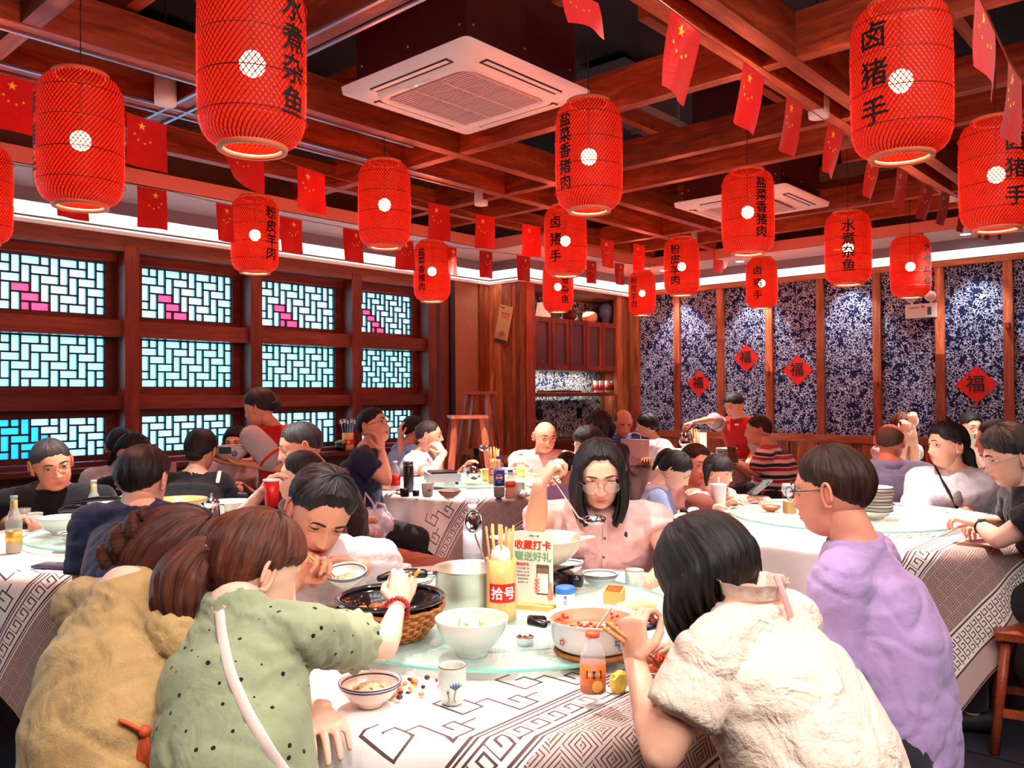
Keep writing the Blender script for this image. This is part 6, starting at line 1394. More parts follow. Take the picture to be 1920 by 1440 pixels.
# --- right hand table ------------------------------------------------------------
mt = at(1348, 968, TZ); T = thing('milk_tea_cup', 'tall translucent white plastic cup with a straw', 'cup', mt); MB().lathe([(0, 0), (.027, 0), (.029, .004), (.041, .160), (.043, .163), (.043, .168), (.0, .170)], 32).build('cup_body', Mat('cup_milky', (240, 234, 232), .25, alpha=.92).m, T, 'all'); MB().tube([(0, 0, .16), (.0, 0, .20)], .004, 10).build('straw', M_WHT, T, 'all')
MB().ball((.004, .0, .030), (.022, .022, .020), 12).build('jelly', plain('jelly_cream', (232, 214, 170), .4), T, 'all')
sb = at(1643, 972, GZ)
for k in range(8):
    rr = .077; T = thing('rice_bowl', 'lowest white bowl of the stack on the right hand turntable' if k == 0 else 'topmost ringed bowl of the stack on the right hand turntable' if k == 7 else 'ringed bowl in the middle of the stack on the right turntable', 'bowl', sb+UP*(.0155*k)+np.array([rnd.uniform(-.004, .004), rnd.uniform(-.004, .004), 0]), group='stacked bowls on the right hand table')
    MB().lathe(shell([(rr*.42, 0), (rr*.44, .005), (rr*.75, .018), (rr*.95, .036), (rr, .045)], .003), 36).build('body', M_POR, T, 'all'); MB().lathe([(rr+.0008, .038), (rr+.0010, .043), (rr-.003, .043), (rr-.003, .038)], 36, close=True).build('rim_line', plain('rim_dark', (60, 44, 40), .4), T, 'all')
bd = at(1462, 962, GZ); T = thing('wooden_caddy', 'small wooden box beside the left hand bowl on the right turntable', 'box', bd+RT*.05, YAW); MB().box((0, 0, .030), (.06, .05, .06)).build('box_body', M_BAM, T)
bowl('rice_bowl', bd-RT*.03+FW*.05, .05, .03, 'small dark rimmed dish with sugar on the right hand turntable', m=plain('terracotta', (180, 92, 60), .4), fill=M_WHT, fillh=.9, lines=False)
gp = at(1478, 950, GZ); T = thing('glass_goblet', 'round clear glass standing near the face of the purple man', 'glass', gp); MB().lathe([(0, 0), (.03, .001), (.004, .006), (.004, .05), (.02, .06), (.036, .085), (.034, .11), (.028, .125)], 26).build('glass', M_GLS, T, 'all')
T = thing('mobile_phone', 'black phone lying flat beside the white plastic cup', 'phone', at(1316, 962, TZ), 1.1); MB().box((0, 0, .006), (.075, .15, .009)).build('body', plain('phone_black', (30, 28, 30), .3), T)
# --- far table -------------------------------------------------------------------
hb = at(1192, 871, TZ); T = thing('handbag', 'pale chequered tote bag standing on the far table', 'handbag', hb, YAW-PI/2+PI/2); 
_m = Mat('chequered_leather', (206, 186, 190), .5); _x, _y, _z = _m.xyz(); _m.color(_m.mix((((_x*60+_z*60).floor()+(_x*60-_z*60).floor()).mod(2) > .5), (206, 186, 190), (182, 158, 164))); 
T.rotation_euler = (0, 0, YAW-PI/2); V = [(-.105, -.05, 0), (.105, -.05, 0), (.105, .05, 0), (-.105, .05, 0), (-.135, -.035, .235), (.12, -.035, .225), (.12, .035, .225), (-.135, .035, .235)]
MB().add(V, [(0, 3, 2, 1), (0, 1, 5, 4), (1, 2, 6, 5), (2, 3, 7, 6), (3, 0, 4, 7), (4, 5, 6, 7)]).build('body', _m.m, T)
for sy in (-1, 1): MB().tube([(-.07, sy*.045, .20), (-.05, sy*.06, .10 if sy < 0 else .27), (.0, sy*.065, .06 if sy < 0 else .29), (.05, sy*.06, .13 if sy < 0 else .27), (.06, sy*.045, .20)], .005, 6, side=(0, 1, 0), rb=.003).build('strap', plain('strap_pale', (226, 200, 196), .5), T, 'all')
pet_bottle(at(1163, 862, TZ), .20, .032, 'clear water bottle with green base left of the tote bag', label=plain('label_green', (60, 150, 120), .4), lz=(.1, .35)); pet_bottle(at(1231, 854, TZ), .20, .032, 'clear water bottle with green label right of the tote bag', label=plain('label_green2', (70, 160, 130), .4), lz=(.15, .45))
hf = at(1303, 858, GZ); holder(hf, 'bamboo chopstick tube with red label on the far table', h=.18, R=.046, txt='拾壹', n=10, sgrp='chopsticks in the far table tube', slab='chopstick standing in the bamboo tube of the far table', top=.27)
T = thing('menu_stand', 'white card standing behind the far chopstick tube', 'sign', at(1314, 853, GZ), YAW-PI/2); MB().box((0, 0, .12), (.12, .004, .21)).build('card', M_WHT, T); MB().box((0, 0, .01), (.12, .05, .02)).build('foot', M_BAM, T)
plates(at(1362, 866, GZ), 8, .095, ('lowest plate of the stack on the far table', 'plate within the stack on the far table', 'top plate of the stack on the far table'), 'stacked plates on the far table', dz=.014)
for k, (px, py) in enumerate(((1258, 856), (1272, 858), (1286, 855))): lathe_thing('paper_cup', 'white paper cup on the far table, %s of three in a row' % ['left', 'middle', 'right'][k], 'cup', at(px, py, GZ), [('body', shell([(.030, 0), (.038, .085)], .0015), M_WHT, 24)], group='three white cups on the far table')
# --- niche ornaments -------------------------------------------------------------
def nich(px, py_base, z, y=NY+.20):
    v = _F+_r*((px-960)/FOC)-_u*((py_base-720)/FOC); t = y/v[1]; p = v*t; return np.array([p[0], y, z])
lathe_thing('vase', 'large pale blue globe shaped vase on top of the niche cabinet', 'vase', nich(1137, 605, 2.235), [('body', [(.0, 0), (.055, 0), (.05, .04), (.06, .07), (.085, .11), (.095, .16), (.085, .215), (.05, .25), (.03, .262), (0, .262)], plain('vase_blue', (104, 134, 196), .12, coat=.5), 36)])
lathe_thing('vase', 'squat cream jar on top of the niche cabinet beside the blue globe', 'vase', nich(1106, 602, 2.235), [('body', [(0, 0), (.06, 0), (.085, .03), (.09, .07), (.08, .115), (.05, .13), (0, .13)], plain('vase_cream', (240, 214, 170), .4), 32)])
lathe_thing('table_lamp', 'pale shade at the left end of the cabinet top', 'lamp', nich(1018, 590, 2.235), [('shade', [(0, 0), (.09, 0), (.06, .17), (0, .17)], plain('shade_pink', (244, 200, 180), .5, emit=(255, 210, 180), estr=.4), 30)])
T = lathe_thing('teapot', 'dark brown glazed teapot on the cabinet top behind a lantern', 'teapot', nich(1068, 598, 2.235), [('body', [(0, 0), (.05, 0), (.08, .04), (.08, .08), (.04, .115), (.01, .13), (0, .14)], plain('teapot_brown', (110, 54, 40), .2), 30)]); MB().tube([(.07, 0, .05), (.12, 0, .10)], [.014, .008], 8).build('spout', plain('teapot_brown2', (110, 54, 40), .2), T, 'all'); MB().tube([(-.07, 0, .09), (-.12, 0, .07), (-.08, 0, .03)], .007, 8).build('handle', plain('teapot_brown3', (110, 54, 40), .2), T, 'all')
for k, px in enumerate((1118, 1127, 1139, 1148)):
    lathe_thing('shelf_glass', 'patterned glass standing on the niche shelf, %s from the left' % N1[k], 'glass', nich(px, 735, 1.42, NY+.16), [('body', shell([(.026, 0), (.030, .005), (.034, .14)], .002), plain('glass_patterned', (214, 190, 186), .15), 22), ('band', [(.0315, .03), (.0335, .09), (.0325, .09), (.0310, .03)], plain('band_red', (170, 40, 40), .4), 22)], group='glasses on the niche shelf')
T = thing('serving_tray', 'long dark tray of papers lying on the niche shelf', 'tray', nich(1050, 738, 1.422, NY+.18)); MB().box((0, 0, .012), (.55, .20, .022)).build('tray_body', M_DARKH, T); MB().box((.02, -.01, .03), (.42, .16, .008)).build('papers', plain('paper_pale', (206, 186, 176), .7), T)
for k, (px, y) in enumerate(((1120, .25), (1140, .22))):
    T = lathe_thing('steel_kettle', ['steel kettle on the niche counter, left one of two', 'steel kettle on the niche counter, right one of two'][k], 'kettle', nich(px, 815, .905, WY-y), [('body', [(0, 0), (.07, 0), (.075, .05), (.055, .13), (.035, .15), (.012, .165), (.012, .185), (0, .19)], M_STL, 28)], group='kettles on the niche counter'); MB().tube([(.05, 0, .12), (.10, 0, .10), (.07, 0, .04)], .006, 8).build('handle', M_STL, T, 'all')
for px, l_ in ((1012, 'left'), (1086, 'right')):
    T = thing('wall_socket', '%s black socket plate on the floral back of the niche' % l_, 'socket', (nich(px, 775, 1.18, WY-.04))); MB().box((0, 0, 0), (.09, .012, .12)).build('plate', M_BAKE, T)
# --- on the walls ----------------------------------------------------------------
M_RPAP = fabric('red_paper', (214, 34, 24), .25, 14, rough=.6)
for i, (px, py, s_) in enumerate(((1311, 719, .150), (1400, 671, .150), (1496, 694, .160), (1831, 721, .172))):
    v = _F+_r*((px-960)/FOC)-_u*((py-720)/FOC); p = v*((WX-.03)/v[0])+np.array([0, 0, EYE]); T = thing('fortune_paper', ['red diamond paper with a black character, leftmost one, lowest of the left three', 'red diamond paper with a black character, second from the left, above the red waitress', 'red diamond paper with a black character, third from the left', 'largest red diamond paper with a black character, at the right'][i], 'paper decoration', p, group='red diamond papers on the fabric wall')
    g = MB(); N_ = 6; V = []
    for a in range(N_+1):
        for b_ in range(N_+1):
            u_, w_ = a/N_*2-1, b_/N_*2-1; yy, zz = (u_+w_)/2*s_, (u_-w_)/2*s_; V.append((-.004-.004*abs(math.sin(u_*3+w_*2)), yy, zz))
    g.add(V, [(a*(N_+1)+b_, (a+1)*(N_+1)+b_, (a+1)*(N_+1)+b_+1, a*(N_+1)+b_+1) for a in range(N_) for b_ in range(N_)]); g.build('paper', M_RPAP, T, 'all', weld=False)
    write_on(MB(), '福', s_*.92, (-.012, .01, .01), (0, -1, 0), (.0, .0, 1), .002).build('lettering', M_INK, T, weld=False)
v = _F+_r*((1728-960)/FOC)-_u*((583-720)/FOC); p = v*((WX-.05)/v[0])+np.array([0, 0, EYE]); T = thing('emergency_light', 'white emergency light box with two round lamps on the fabric wall', 'emergency light', p)
MB().box((0, 0, 0), (.06, .27, .13)).build('box_body', plain('box_white', (228, 226, 224), .4), T)
for sy in (-1, 1): MB().tube([(0, sy*.085, .065), (0, sy*.085, .10)], .012, 8).build('neck', M_TRIM, T, 'all'); MB().tube([(-.04, sy*.085, .13), (.03, sy*.085, .13)], .047, 22, cap='flat').build('lamp_head', M_TRIM, T, 'all'); MB().tube([(-.043, sy*.085, .13), (-.041, sy*.085, .13)], .038, 20, cap='flat').build('lens', plain('lens_rose', (226, 176, 168), .15), T, 'all')
MB().box((-.032, -.075, -.005), (.004, .032, .07)).build('indicator', plain('indicator_green', (40, 90, 70), .4), T); MB().box((-.032, -.02, .035), (.004, .025, .02)).build('badge', M_REDP, T)
write_on(MB(), '应急照明', .024, (-.032, .06, .03), (0, -1, 0), (0, 0, 1)).build('lettering', plain('print_dark', (60, 60, 60), .5), T, weld=False)
# poster on the pillar
pc = np.array([PX-.155, 5.84, 0]); v = _F+_r*((944-960)/FOC)-_u*((609-720)/FOC); p = v*((PX-.16)/v[0])+np.array([0, 0, EYE]); T = thing('poster', 'tilted brown paper poster with a bicycle drawing on the plank pillar', 'poster', p, rot=(math.radians(14), 0, 0))
MB().box((0, 0, 0), (.004, .185, .40)).build('sheet', plain('kraft_paper', (214, 160, 112), .7), T); MB().box((-.0025, 0, -.175), (.002, .181, .045)).build('dark_band', plain('band_brown', (84, 50, 44), .7), T)
write_on(MB(), '平安', .030, (-.003, .05, .17), (0, -1, 0), (0, 0, 1), .0008).build('lettering', M_INK, T, weld=False); write_on(MB(), '请勿吸烟', .030, (-.003, -.005, .115), (0, -1, 0), (0, 0, 1), .0012).build('lettering', plain('poster_red', (210, 70, 50), .6), T, weld=False); write_on(MB(), '文明用餐', .026, (-.003, -.005, .082), (0, -1, 0), (0, 0, 1), .0008).build('lettering', plain('poster_red2', (210, 80, 60), .6), T, weld=False)
bk = MB()
for yy in (.035, -.035): bk.tube([(-.004, yy+.026*math.cos(q), -.115+.026*math.sin(q)) for q in np.linspace(0, 2*PI, 25)], .0016, 4)
for a_, b_ in (((.035, -.115), (.012, -.080)), ((.035, -.115), (.0, -.115)), ((.0, -.115), (-.022, -.078)), ((.012, -.080), (-.022, -.078)), ((.018, -.072), (.0, -.115)), ((-.022, -.070), (-.035, -.115)), ((.026, -.070), (.010, -.070)), ((-.022, -.068), (-.010, -.062))): bk.tube([(-.004, a_[0], a_[1]), (-.004, b_[0], b_[1])], .0017, 4)
bk.build('bicycle_drawing', M_INK, T, 'all')
# plastic carrier bag
pb = pixz(703, 1022, .465); T = thing('carrier_bag', 'thin white plastic carrier bag with flower print on the bench', 'bag', pb)
_m = Mat('bag_film', (226, 222, 236), .25, trans=0, alpha=.88); _m.bump(_m.noise(_m.coord(), 16, 3, .6, 2), .9, .02)
na, nb2 = 48, 26; V = []
for j in range(nb2):
    q = j/(nb2-1); r = np.interp(q, [0, .12, .4, .7, .9, 1], [.01, .10, .125, .11, .075, .065])
    for k in range(na):
        a = 2*PI*k/na; s_ = 1+.16*math.sin(a*5+q*7)+.08*math.sin(a*11-q*9); V.append((r*s_*math.cos(a), r*s_*math.sin(a)*.75, q*.235))
V = np.array(V); V += vnoise(V, 22, 3)[:, None]*.012*np.array([1, 1, .6])
V = V@np.array([RT, FW, UP]); o = MB().add(V, [(j*na+k, j*na+(k+1) % na, (j+1)*na+(k+1) % na, (j+1)*na+k) for j in range(nb2-1) for k in range(na)]).build('film', _m.m, T, 'all', weld=False)
for sx, tp in ((-1, .33), (1, .27)): MB().tube([RT*sx*.075+UP*.20+FW*.03, RT*sx*.06+UP*(tp-.02), RT*(sx*.03-.03)+UP*tp, RT*sx*.01+UP*.26, RT*sx*.0+UP*.21], [.018, .014, .009, .012, .02], 8, side=FW, rb=[.005]*5).build('handle', _m.m, T, 'all')
T2 = MB().ball((0, 0, .075), (.085, .07, .06), 12).build('contents', plain('packed_food', (216, 130, 120), .5), T, 'all')
g = MB()
for k in range(5): a = -.9+k*.45; c_ = -FW*.105+RT*(.0+.030*math.sin(a))+UP*(.150+.022*math.cos(a)); g.ball(c_, (.006, .011, .018), 8, R=np.column_stack([FW, unit(RT*math.cos(a)-UP*math.sin(a)), unit(UP*math.cos(a)+RT*math.sin(a))]))
g.build('flower_print', plain('print_tan', (206, 146, 100), .5), T, 'all'); write_on(MB(), '利粉湖', .048, -FW*.110+UP*.095, RT, UP).build('lettering', plain('print_tan2', (206, 120, 100), .5), T, weld=False)
# window sill things
T = holder(plan(652, 7.33, .925), 'bamboo tube of black spoons on the window sill ledge', h=.15, R=.05, txt='筷', n=0)
for k in range(5): ladle(plan(652, 7.33, .925)+RT*(.03*k-.06)+UP*(.25+.01*(k % 2)), plan(652, 7.33, .925)+RT*(.01*k-.02)+UP*.06, .025, 'steel spoon standing in the tube on the window ledge, %s from the left' % N1[k], bowl_n=-FW*.8+UP*.4)
T = thing('potted_succulent', 'small pale green succulent in a dark pot on the window ledge', 'plant', plan(638, 7.26, .925)); MB().lathe([(0, 0), (.04, 0), (.05, .05), (0, .05)], 20).build('pot', M_BAKE, T, 'all')
for k in range(18): a = k*2.4; r = .008+.0022*k; MB().ball((r*math.cos(a), r*math.sin(a), .065+.02*(1-k/18)), (.016, .008, .010), 6, R=np.array(Matrix.Rotation(a, 3, 'Z'))).build('leaf', plain('succulent', (150, 190, 150), .5) if k == 0 else bpy.data.materials['succulent'], T, 'all')
# ---------------------------------------------------------------- the diners
from mathutils.bvhtree import BVHTree
def rot_path(P): return P
F_TAN = fabric('linen_tan', (206, 166, 112), .75, 8, weave=1, var=.07); F_LACE = fabric('lace_cream', (244, 218, 202), 1.0, 13, weave=1, var=.05)
m = Mat('blouse_green', (150, 158, 126), .85, spec=.2, sheen=.2); v = m.coord('Object'); d_, n_ = m.voro(v, 34, rnd=.5); nn = m.noise(v, 8, 3, .55, 1.2); m.color(m.mix(d_ < .14, m.mix(nn, (136, 144, 112), (164, 170, 138)), (24, 24, 24))); m.bump(nn+m.noise(v, 26, 3, .6)*.4, .55, .012); F_GREEN = m.m
F_PURP = fabric('tee_lilac', (176, 146, 196), .45, 7); F_PINKB = fabric('blouse_pink', (232, 182, 176), .35, 8); F_NAVY = fabric('tee_navy', (34, 44, 78), .35, 7); F_BLACK = fabric('tee_black', (26, 26, 34), .3, 7)
F_WHITE = fabric('tee_white', (226, 222, 232), .35, 7); F_PALE = fabric('shirt_palepink', (206, 184, 186), .4, 7); F_PINKT = fabric('tee_pink', (238, 180, 176), .35, 7); F_BLUE = fabric('shirt_blue', (150, 172, 218), .4, 7)
F_MAR = fabric('shirt_maroon', (120, 50, 50), .4, 7); F_VEST = fabric('vest_red', (196, 34, 30), .35, 8); F_VSL = fabric('sleeve_grey', (170, 160, 164), .35, 8); F_CHOC = fabric('tee_chocolate', (52, 38, 42), .35, 7); F_GREYT = fabric('tee_grey', (120, 100, 110), .35, 7)
m = Mat('polo_striped', (180, 60, 60), .8, sheen=.1); x, y, z = m.xyz(); q = (z*11.0+m.noise(m.coord(), 3, 2)*.5).frac()
c = m.mix(q < .30, (226, 190, 190), (26, 28, 52)); c = m.mix(q.between(.62, .90), c, (176, 34, 44)); c = m.mix(q.between(.42, .46), c, (230, 220, 220)); m.color(c); F_STRIPE = m.m
m = Mat('polo_bluestripe', (48, 78, 140), .8); x, y, z = m.xyz(); m.color(m.mix((z*34).frac() < .18, (40, 68, 128), (120, 150, 200))); F_BSTR = m.m
P_ = pix
def arm(e, w_): return (P_(*e), P_(*w_))
LONG = lambda l=.17, a0=.75, fl=.010, g=.8, fr=.78: dict(line=(fr, 1.10, 1.50, 2.1), t=.012, amp=.0035, fq=34, curtain=(a0, l, fl, g))
BOB = dict(line=(1.0, 1.25, 1.6, 2.15), t=.015, amp=.0026, fq=30, curtain=(.85, .092, .016, .70, 1.3))
BALD = dict(line=(.66, 1.1, 1.36, 1.95), t=.0022, amp=.0006, fq=60, bald=.62)
PONY = lambda a, r, **k: dict(dict(line=(.84, 1.15, 1.42, 2.0), t=.011, amp=.003, fq=34, tails=[(a, r)]), **k)
# -- front table
G = person('green', 'woman from behind in dotted sage blouse with ponytail and white strap', (478, 1078, 1.64), 48, chest=18, pitch=24, roll=-6, sex='f', skin='fair', near=True, hairm='auburn',
    hair=PONY([(0, -.090, .020), (-.008, -.122, .012), (-.012, -.138, -.035), (-.010, -.128, -.090), (-.004, -.104, -.130)], [.020, .034, .050, .046, .022], t=.016, amp=.005, line=(.84, 1.15, 1.46, 2.1)), top='blouse', topm=F_GREEN, sleeve=.52, sleeveR=1.05, sw=.150, girth=.85, neckup=.32, nbp=(440, 1132, 1.56),
    R=arm((722, 1212, 1.80), (745, 1140, 1.99)), handR=dict(d=UP*.75+FW*.5+RT*.15, n=FW*.7-UP*.4-RT*.3, curl=[1.0, 1.15, 1.3, 1.4], thumb=.9), L=arm((440, 1400, 1.66), (598, 1330, 1.62)), handL=dict(d=RT*.42-FW*.85-UP*.12, n=-UP-FW*.1, curl=.32, spread=1.25), pelvis=plan(466, 1.38, .55), facial=False, eyes=.6)
T_ = person('tan', 'woman from behind in loose tan linen blouse with pinned up brown hair, far left front', (322, 1068, 1.76), 66, chest=34, pitch=36, roll=4, sex='f', skin='fair', near=True, hairm='brown',
    hair=dict(line=(.84, 1.15, 1.46, 2.05), t=.018, amp=.006, fq=24, buns=[((.0, -.108, .018), (.046, .036, .052)), ((-.004, -.118, -.030), (.034, .028, .034)), ((.002, -.112, .058), (.026, .022, .024))]), top='blouse', topm=F_TAN, sleeve=1.12, sleeveR=1.6, girth=1.0, sw=.165, neckup=.5, nbp=(236, 1112, 1.64),
    R=arm((322, 1290, 1.60), (362, 1165, 1.86)), pelvis=plan(208, 1.50, .55), eyes=.4, handR=dict(d=UP+FW*.4, n=RT*.4-FW, curl=.9))
E_ = person('eating', 'man in pale shirt bending low and eating from a held bowl', (600, 966, 2.36), 156, chest=160, pitch=32, roll=-14, skin='tan', near=True, mouth=.7, eyes=.22, s=1.08, hairm='black', hair=dict(SHORT, t=.018, amp=.006, fq=34, line=(.66, 1.05, 1.40, 2.0)), top='shirt', topm=F_PALE,
    L=arm((722, 1092, 2.72), (676, 1064, 2.44)), R=arm((530, 1130, 2.62), (550, 1090, 2.32)), handL=dict(d=-RT*.8-FW*.3+UP*.1, n=-UP*.4-FW*.6, curl=[.5, .6, .6, .6]), handR=dict(d=RT*.55+UP*.6-FW*.1, n=-UP*.3+RT*.3-FW*.6, curl=[.9, 1.1, 1.2, 1.3], thumb=.8), pelvis=plan(655, 3.02, .56), sw=.19, girth=1.05)
K_ = person('pink', 'woman in pink collared sleeveless blouse raising a steel ladle, round glasses', (1124, 890, 2.99), 182, chest=184, pitch=22, roll=2, sex='f', skin='mid', near=True, eyes=.40, s=1.06, hair=LONG(.150, .72, .014, .9, .58), top='blouse', topm=F_PINKB, sleeve=.30, sleeveR=1.15,
    girth=1.16, sw=.19, R=arm((1004, 984, 2.78), (1012, 912, 2.64)), L=arm((1262, 1058, 2.98), (1208, 1102, 2.72)), handR=dict(d=UP*.75+RT*.45, n=RT*.7-UP*.6+FW*.2, curl=[.9, 1.1, 1.2, 1.3], thumb=.8), gl=dict(r=(.024, .021), m=plain('gold_wire', (190, 150, 130), .25, metal=1), z=.000), collar=F_PINKB, pelvis=plan(1132, 3.34, .56), wide=1.06)
C_ = person('lace', 'woman with black bob in cream lace top bending over her chilli noodles, front right', (1330, 1084, 1.62), -34, chest=-46, pitch=40, roll=-4, sex='f', skin='mid', near=True, hair=BOB, hairm='black', top='lace_top', topm=F_LACE, sleeve=.62, sleeveR=1.05, girth=1.02, sw=.150, facial=False, nbp=(1412, 1144, 1.52),
    L=arm((1240, 1418, 1.36), (1192, 1246, 1.55)), handL=dict(d=UP*.9-RT*.05+FW*.25, n=RT*.7+FW*.6, curl=[.9, 1.1, 1.2, 1.3], thumb=.8), R=arm((1440, 1330, 1.80), (1330, 1250, 1.78)), pelvis=plan(1575, 1.40, .55), s=1.0)
U_ = person('purple', 'man from behind in lilac tee shirt with thin glasses and dark cropped hair', (1557, 924, 2.14), -52, chest=-56, pitch=8, skin='ruddy', near=True, hairm='dark', hair=dict(CROP, t=.012, amp=.003, line=(.80, 1.14, 1.42, 2.1)), top='tee_shirt', topm=F_PURP, sleeve=.78, sleeveR=1.15, girth=1.12, s=1.0, hem=.22, neckup=.25, nbp=(1606, 1030, 2.12),
    L=arm((1560, 1300, 1.94), (1480, 1172, 2.18)), R=arm((1640, 1180, 2.55), (1500, 1140, 2.50)), gl={}, pelvis=plan(1655, 2.02, .56), eyes=.6)
# -- left table
person('leftman', 'man in dark tee with cropped grey hair leaning in at the far left table', (98, 872, 4.25), 138, chest=160, pitch=16, roll=12, skin='tan', hair=CROP, hairm='grey', top='tee_shirt', topm=F_BLACK, s=1.18, girth=1.15, jaw=1.1, L=arm((190, 985, 4.45), (140, 975, 4.2)), R=arm((0, 985, 4.3), (45, 975, 4.15)), pelvis=plan(82, 4.72, .56), eyes=.55)
person('behindman', 'man in black behind the left table, only forehead and hair in view', (249, 858, 4.85), 180, pitch=16, skin='tan', hair=dict(SHORT, t=.014, line=(.74, 1.1, 1.4, 2.0)), top='tee_shirt', topm=F_BLACK, s=1.14, girth=1.1)
person('ponyback', 'woman in white top with a low ponytail turned to the windows', (226, 838, 5.25), -20, pitch=8, sex='f', skin='mid', hair=PONY([(0, -.09, 0), (-.02, -.12, -.05), (-.06, -.11, -.12)], [.014, .026, .012]), top='top', topm=F_WHITE, sleeve=.2, facial=False)
person('navyback', 'man in navy tee seen squarely from behind at the left table', (270, 902, 2.98), 8, chest=6, pitch=12, skin='mid', near=True, hair=dict(SHORT, t=.013, line=(.84, 1.16, 1.42, 2.12)), top='tee_shirt', topm=F_NAVY, s=1.04, girth=1.08, nbp=(268, 956, 2.90), L=arm((158, 1108, 2.86), (160, 1085, 3.12)), R=arm((372, 1100, 2.86), (352, 1080, 3.12)), pelvis=plan(268, 2.72, .56), facial=False, sleeve=.75)
person('blackback', 'woman in black tee from behind with glasses pushed up on her hair', (378, 846, 4.95), 4, pitch=14, sex='f', skin='mid', hair=dict(PONY([(0, -.085, -.02), (0, -.10, -.03)], [.03, .02]), t=.016, buns=[((0, -.085, -.03), (.06, .03, .035))]), top='tee_shirt', topm=F_BLACK, facial=False, s=1.05, girth=1.1)
person('facing', 'black haired woman facing the viewer behind the carried bowl', (442, 832, 5.75), 178, pitch=8, sex='f', skin='fair', hair=LONG(.12, .8, .012, .6, .80), top='top', topm=F_WHITE, eyes=.8)
W1 = person('waitress', 'waitress in red vest with grey sleeves carrying a big bowl past the windows', (486, 766, 5.15), -78, chest=-66, pitch=14, sex='f', skin='ruddy', stand=True, hair=dict(line=(.80, 1.12, 1.42, 1.95), t=.014, amp=.003, fq=34, buns=[((0, -.108, .0), (.036, .034, .034))]), top='vest', topm=F_VEST, sleeve=.03, s=1.02, eyes=.5, girth=.88, sw=.19,
    nbp=(512, 802, 5.20), L=arm((526, 878, 5.00), (452, 868, 5.02)), R=arm((470, 868, 5.30), (440, 866, 5.22)), handL=dict(d=-RT, n=UP, curl=.15), handR=dict(d=-RT, n=UP, curl=.15))
person('bigman', 'heavy man in chocolate tee with short grey hair looking left', (562, 840, 4.25), -112, chest=-120, pitch=14, skin='ruddy', hair=CROP, hairm='grey', top='tee_shirt', topm=F_CHOC, s=1.14, girth=1.3, jaw=1.15, eyes=.5, pelvis=plan(612, 4.42, .56))
person('boy', 'boy in maroon shirt drinking from a red cup beside the heavy man', (562, 896, 3.50), -88, pitch=-4, skin='fair', hair=dict(CROP, t=.012), s=.94, top='shirt', topm=F_MAR, L=arm((438, 985, 3.40), (488, 925, 3.34)), handL=dict(d=UP*.7+RT*.5, n=RT*.7-UP*.3, curl=.6), facial=False, pelvis=plan(590, 3.50, .56))
# -- middle table
person('glassesman', 'man in navy tee and glasses with hand on chin, mouth open', (702, 800, 5.45), 112, chest=92, pitch=-14, skin='mid', hair=dict(CROP, t=.010), mouth=.9, eyes=.55, top='tee_shirt', topm=F_NAVY, s=1.08, girth=1.1, gl=dict(r=(.024, .017)), R=arm((724, 900, 5.24), (716, 848, 5.30)), handR=dict(d=UP*.9-RT*.1, n=-RT*.8+FW*.3, curl=[.5, .8, .9, 1]), L=arm((690, 905, 5.66), (745, 915, 5.62)), pelvis=plan(668, 5.40, .56))
person('polo', 'man in white polo shirt with fist at his mouth, seen from the side', (806, 818, 6.85), 92, chest=104, pitch=2, skin='mid', hair=dict(CROP, line=(.70, 1.10, 1.40, 1.98)), hairm='grey', top='polo_shirt', topm=F_WHITE, collar=F_WHITE, s=1.12, girth=1.12, R=arm((806, 892, 6.55), (832, 850, 6.72)), handR=dict(d=UP*.7-RT*.5, n=-RT*.7+FW*.4, curl=1.0), pelvis=plan(786, 7.02, .56), eyes=.55)
person('hairbehind', 'dark haired person mostly hidden behind the man in the white polo', (777, 806, 7.35), 60, pitch=0, skin='mid', hair=SHORT, top='tee_shirt', topm=F_BLUE, facial=False, s=1.05, L=arm((752, 870, 7.2), (750, 822, 7.25)))
person('pinkman', 'bald man in pink tee shirt at the far side of the middle table', (1022, 820, 6.62), 164, chest=186, pitch=14, roll=-4, skin='ruddy', hair=BALD, hairm='stubble', top='tee_shirt', topm=F_PINKT, s=1.10, girth=1.22, jaw=1.12, eyes=.45, wide=1.05, L=arm((1075, 900, 6.5), (1040, 890, 6.35)), R=arm((975, 895, 6.45), (1000, 893, 6.3)), pelvis=plan(1030, 7.0, .56))
person('leftlook', 'woman with short black hair looking left between the bald man and the boy', (1102, 838, 5.75), -108, chest=-120, pitch=12, sex='f', skin='fair', hair=dict(SHORT, t=.022, amp=.005, line=(.9, 1.2, 1.5, 2.1)), top='top', topm=F_PINKB, s=1.08, eyes=.5, pelvis=plan(1135, 5.95, .56))
person('backboy', 'boy in lilac shirt with cropped hair turned away beside the raised forearm', (1064, 880, 4.95), -12, pitch=20, skin='tan', hair=dict(CROP, t=.010), top='tee_shirt', topm=F_PURP, s=.86, facial=False, pelvis=plan(1085, 4.75, .54))
person('darkback', 'woman with long dark hair from behind before the niche counter', (1122, 800, 6.75), -38, pitch=6, sex='f', skin='mid', hair=LONG(.10, .9, .02, .4, .9), hairm='black', top='top', topm=F_BLACK, s=1.12, facial=False, pelvis=plan(1135, 6.95, .56))
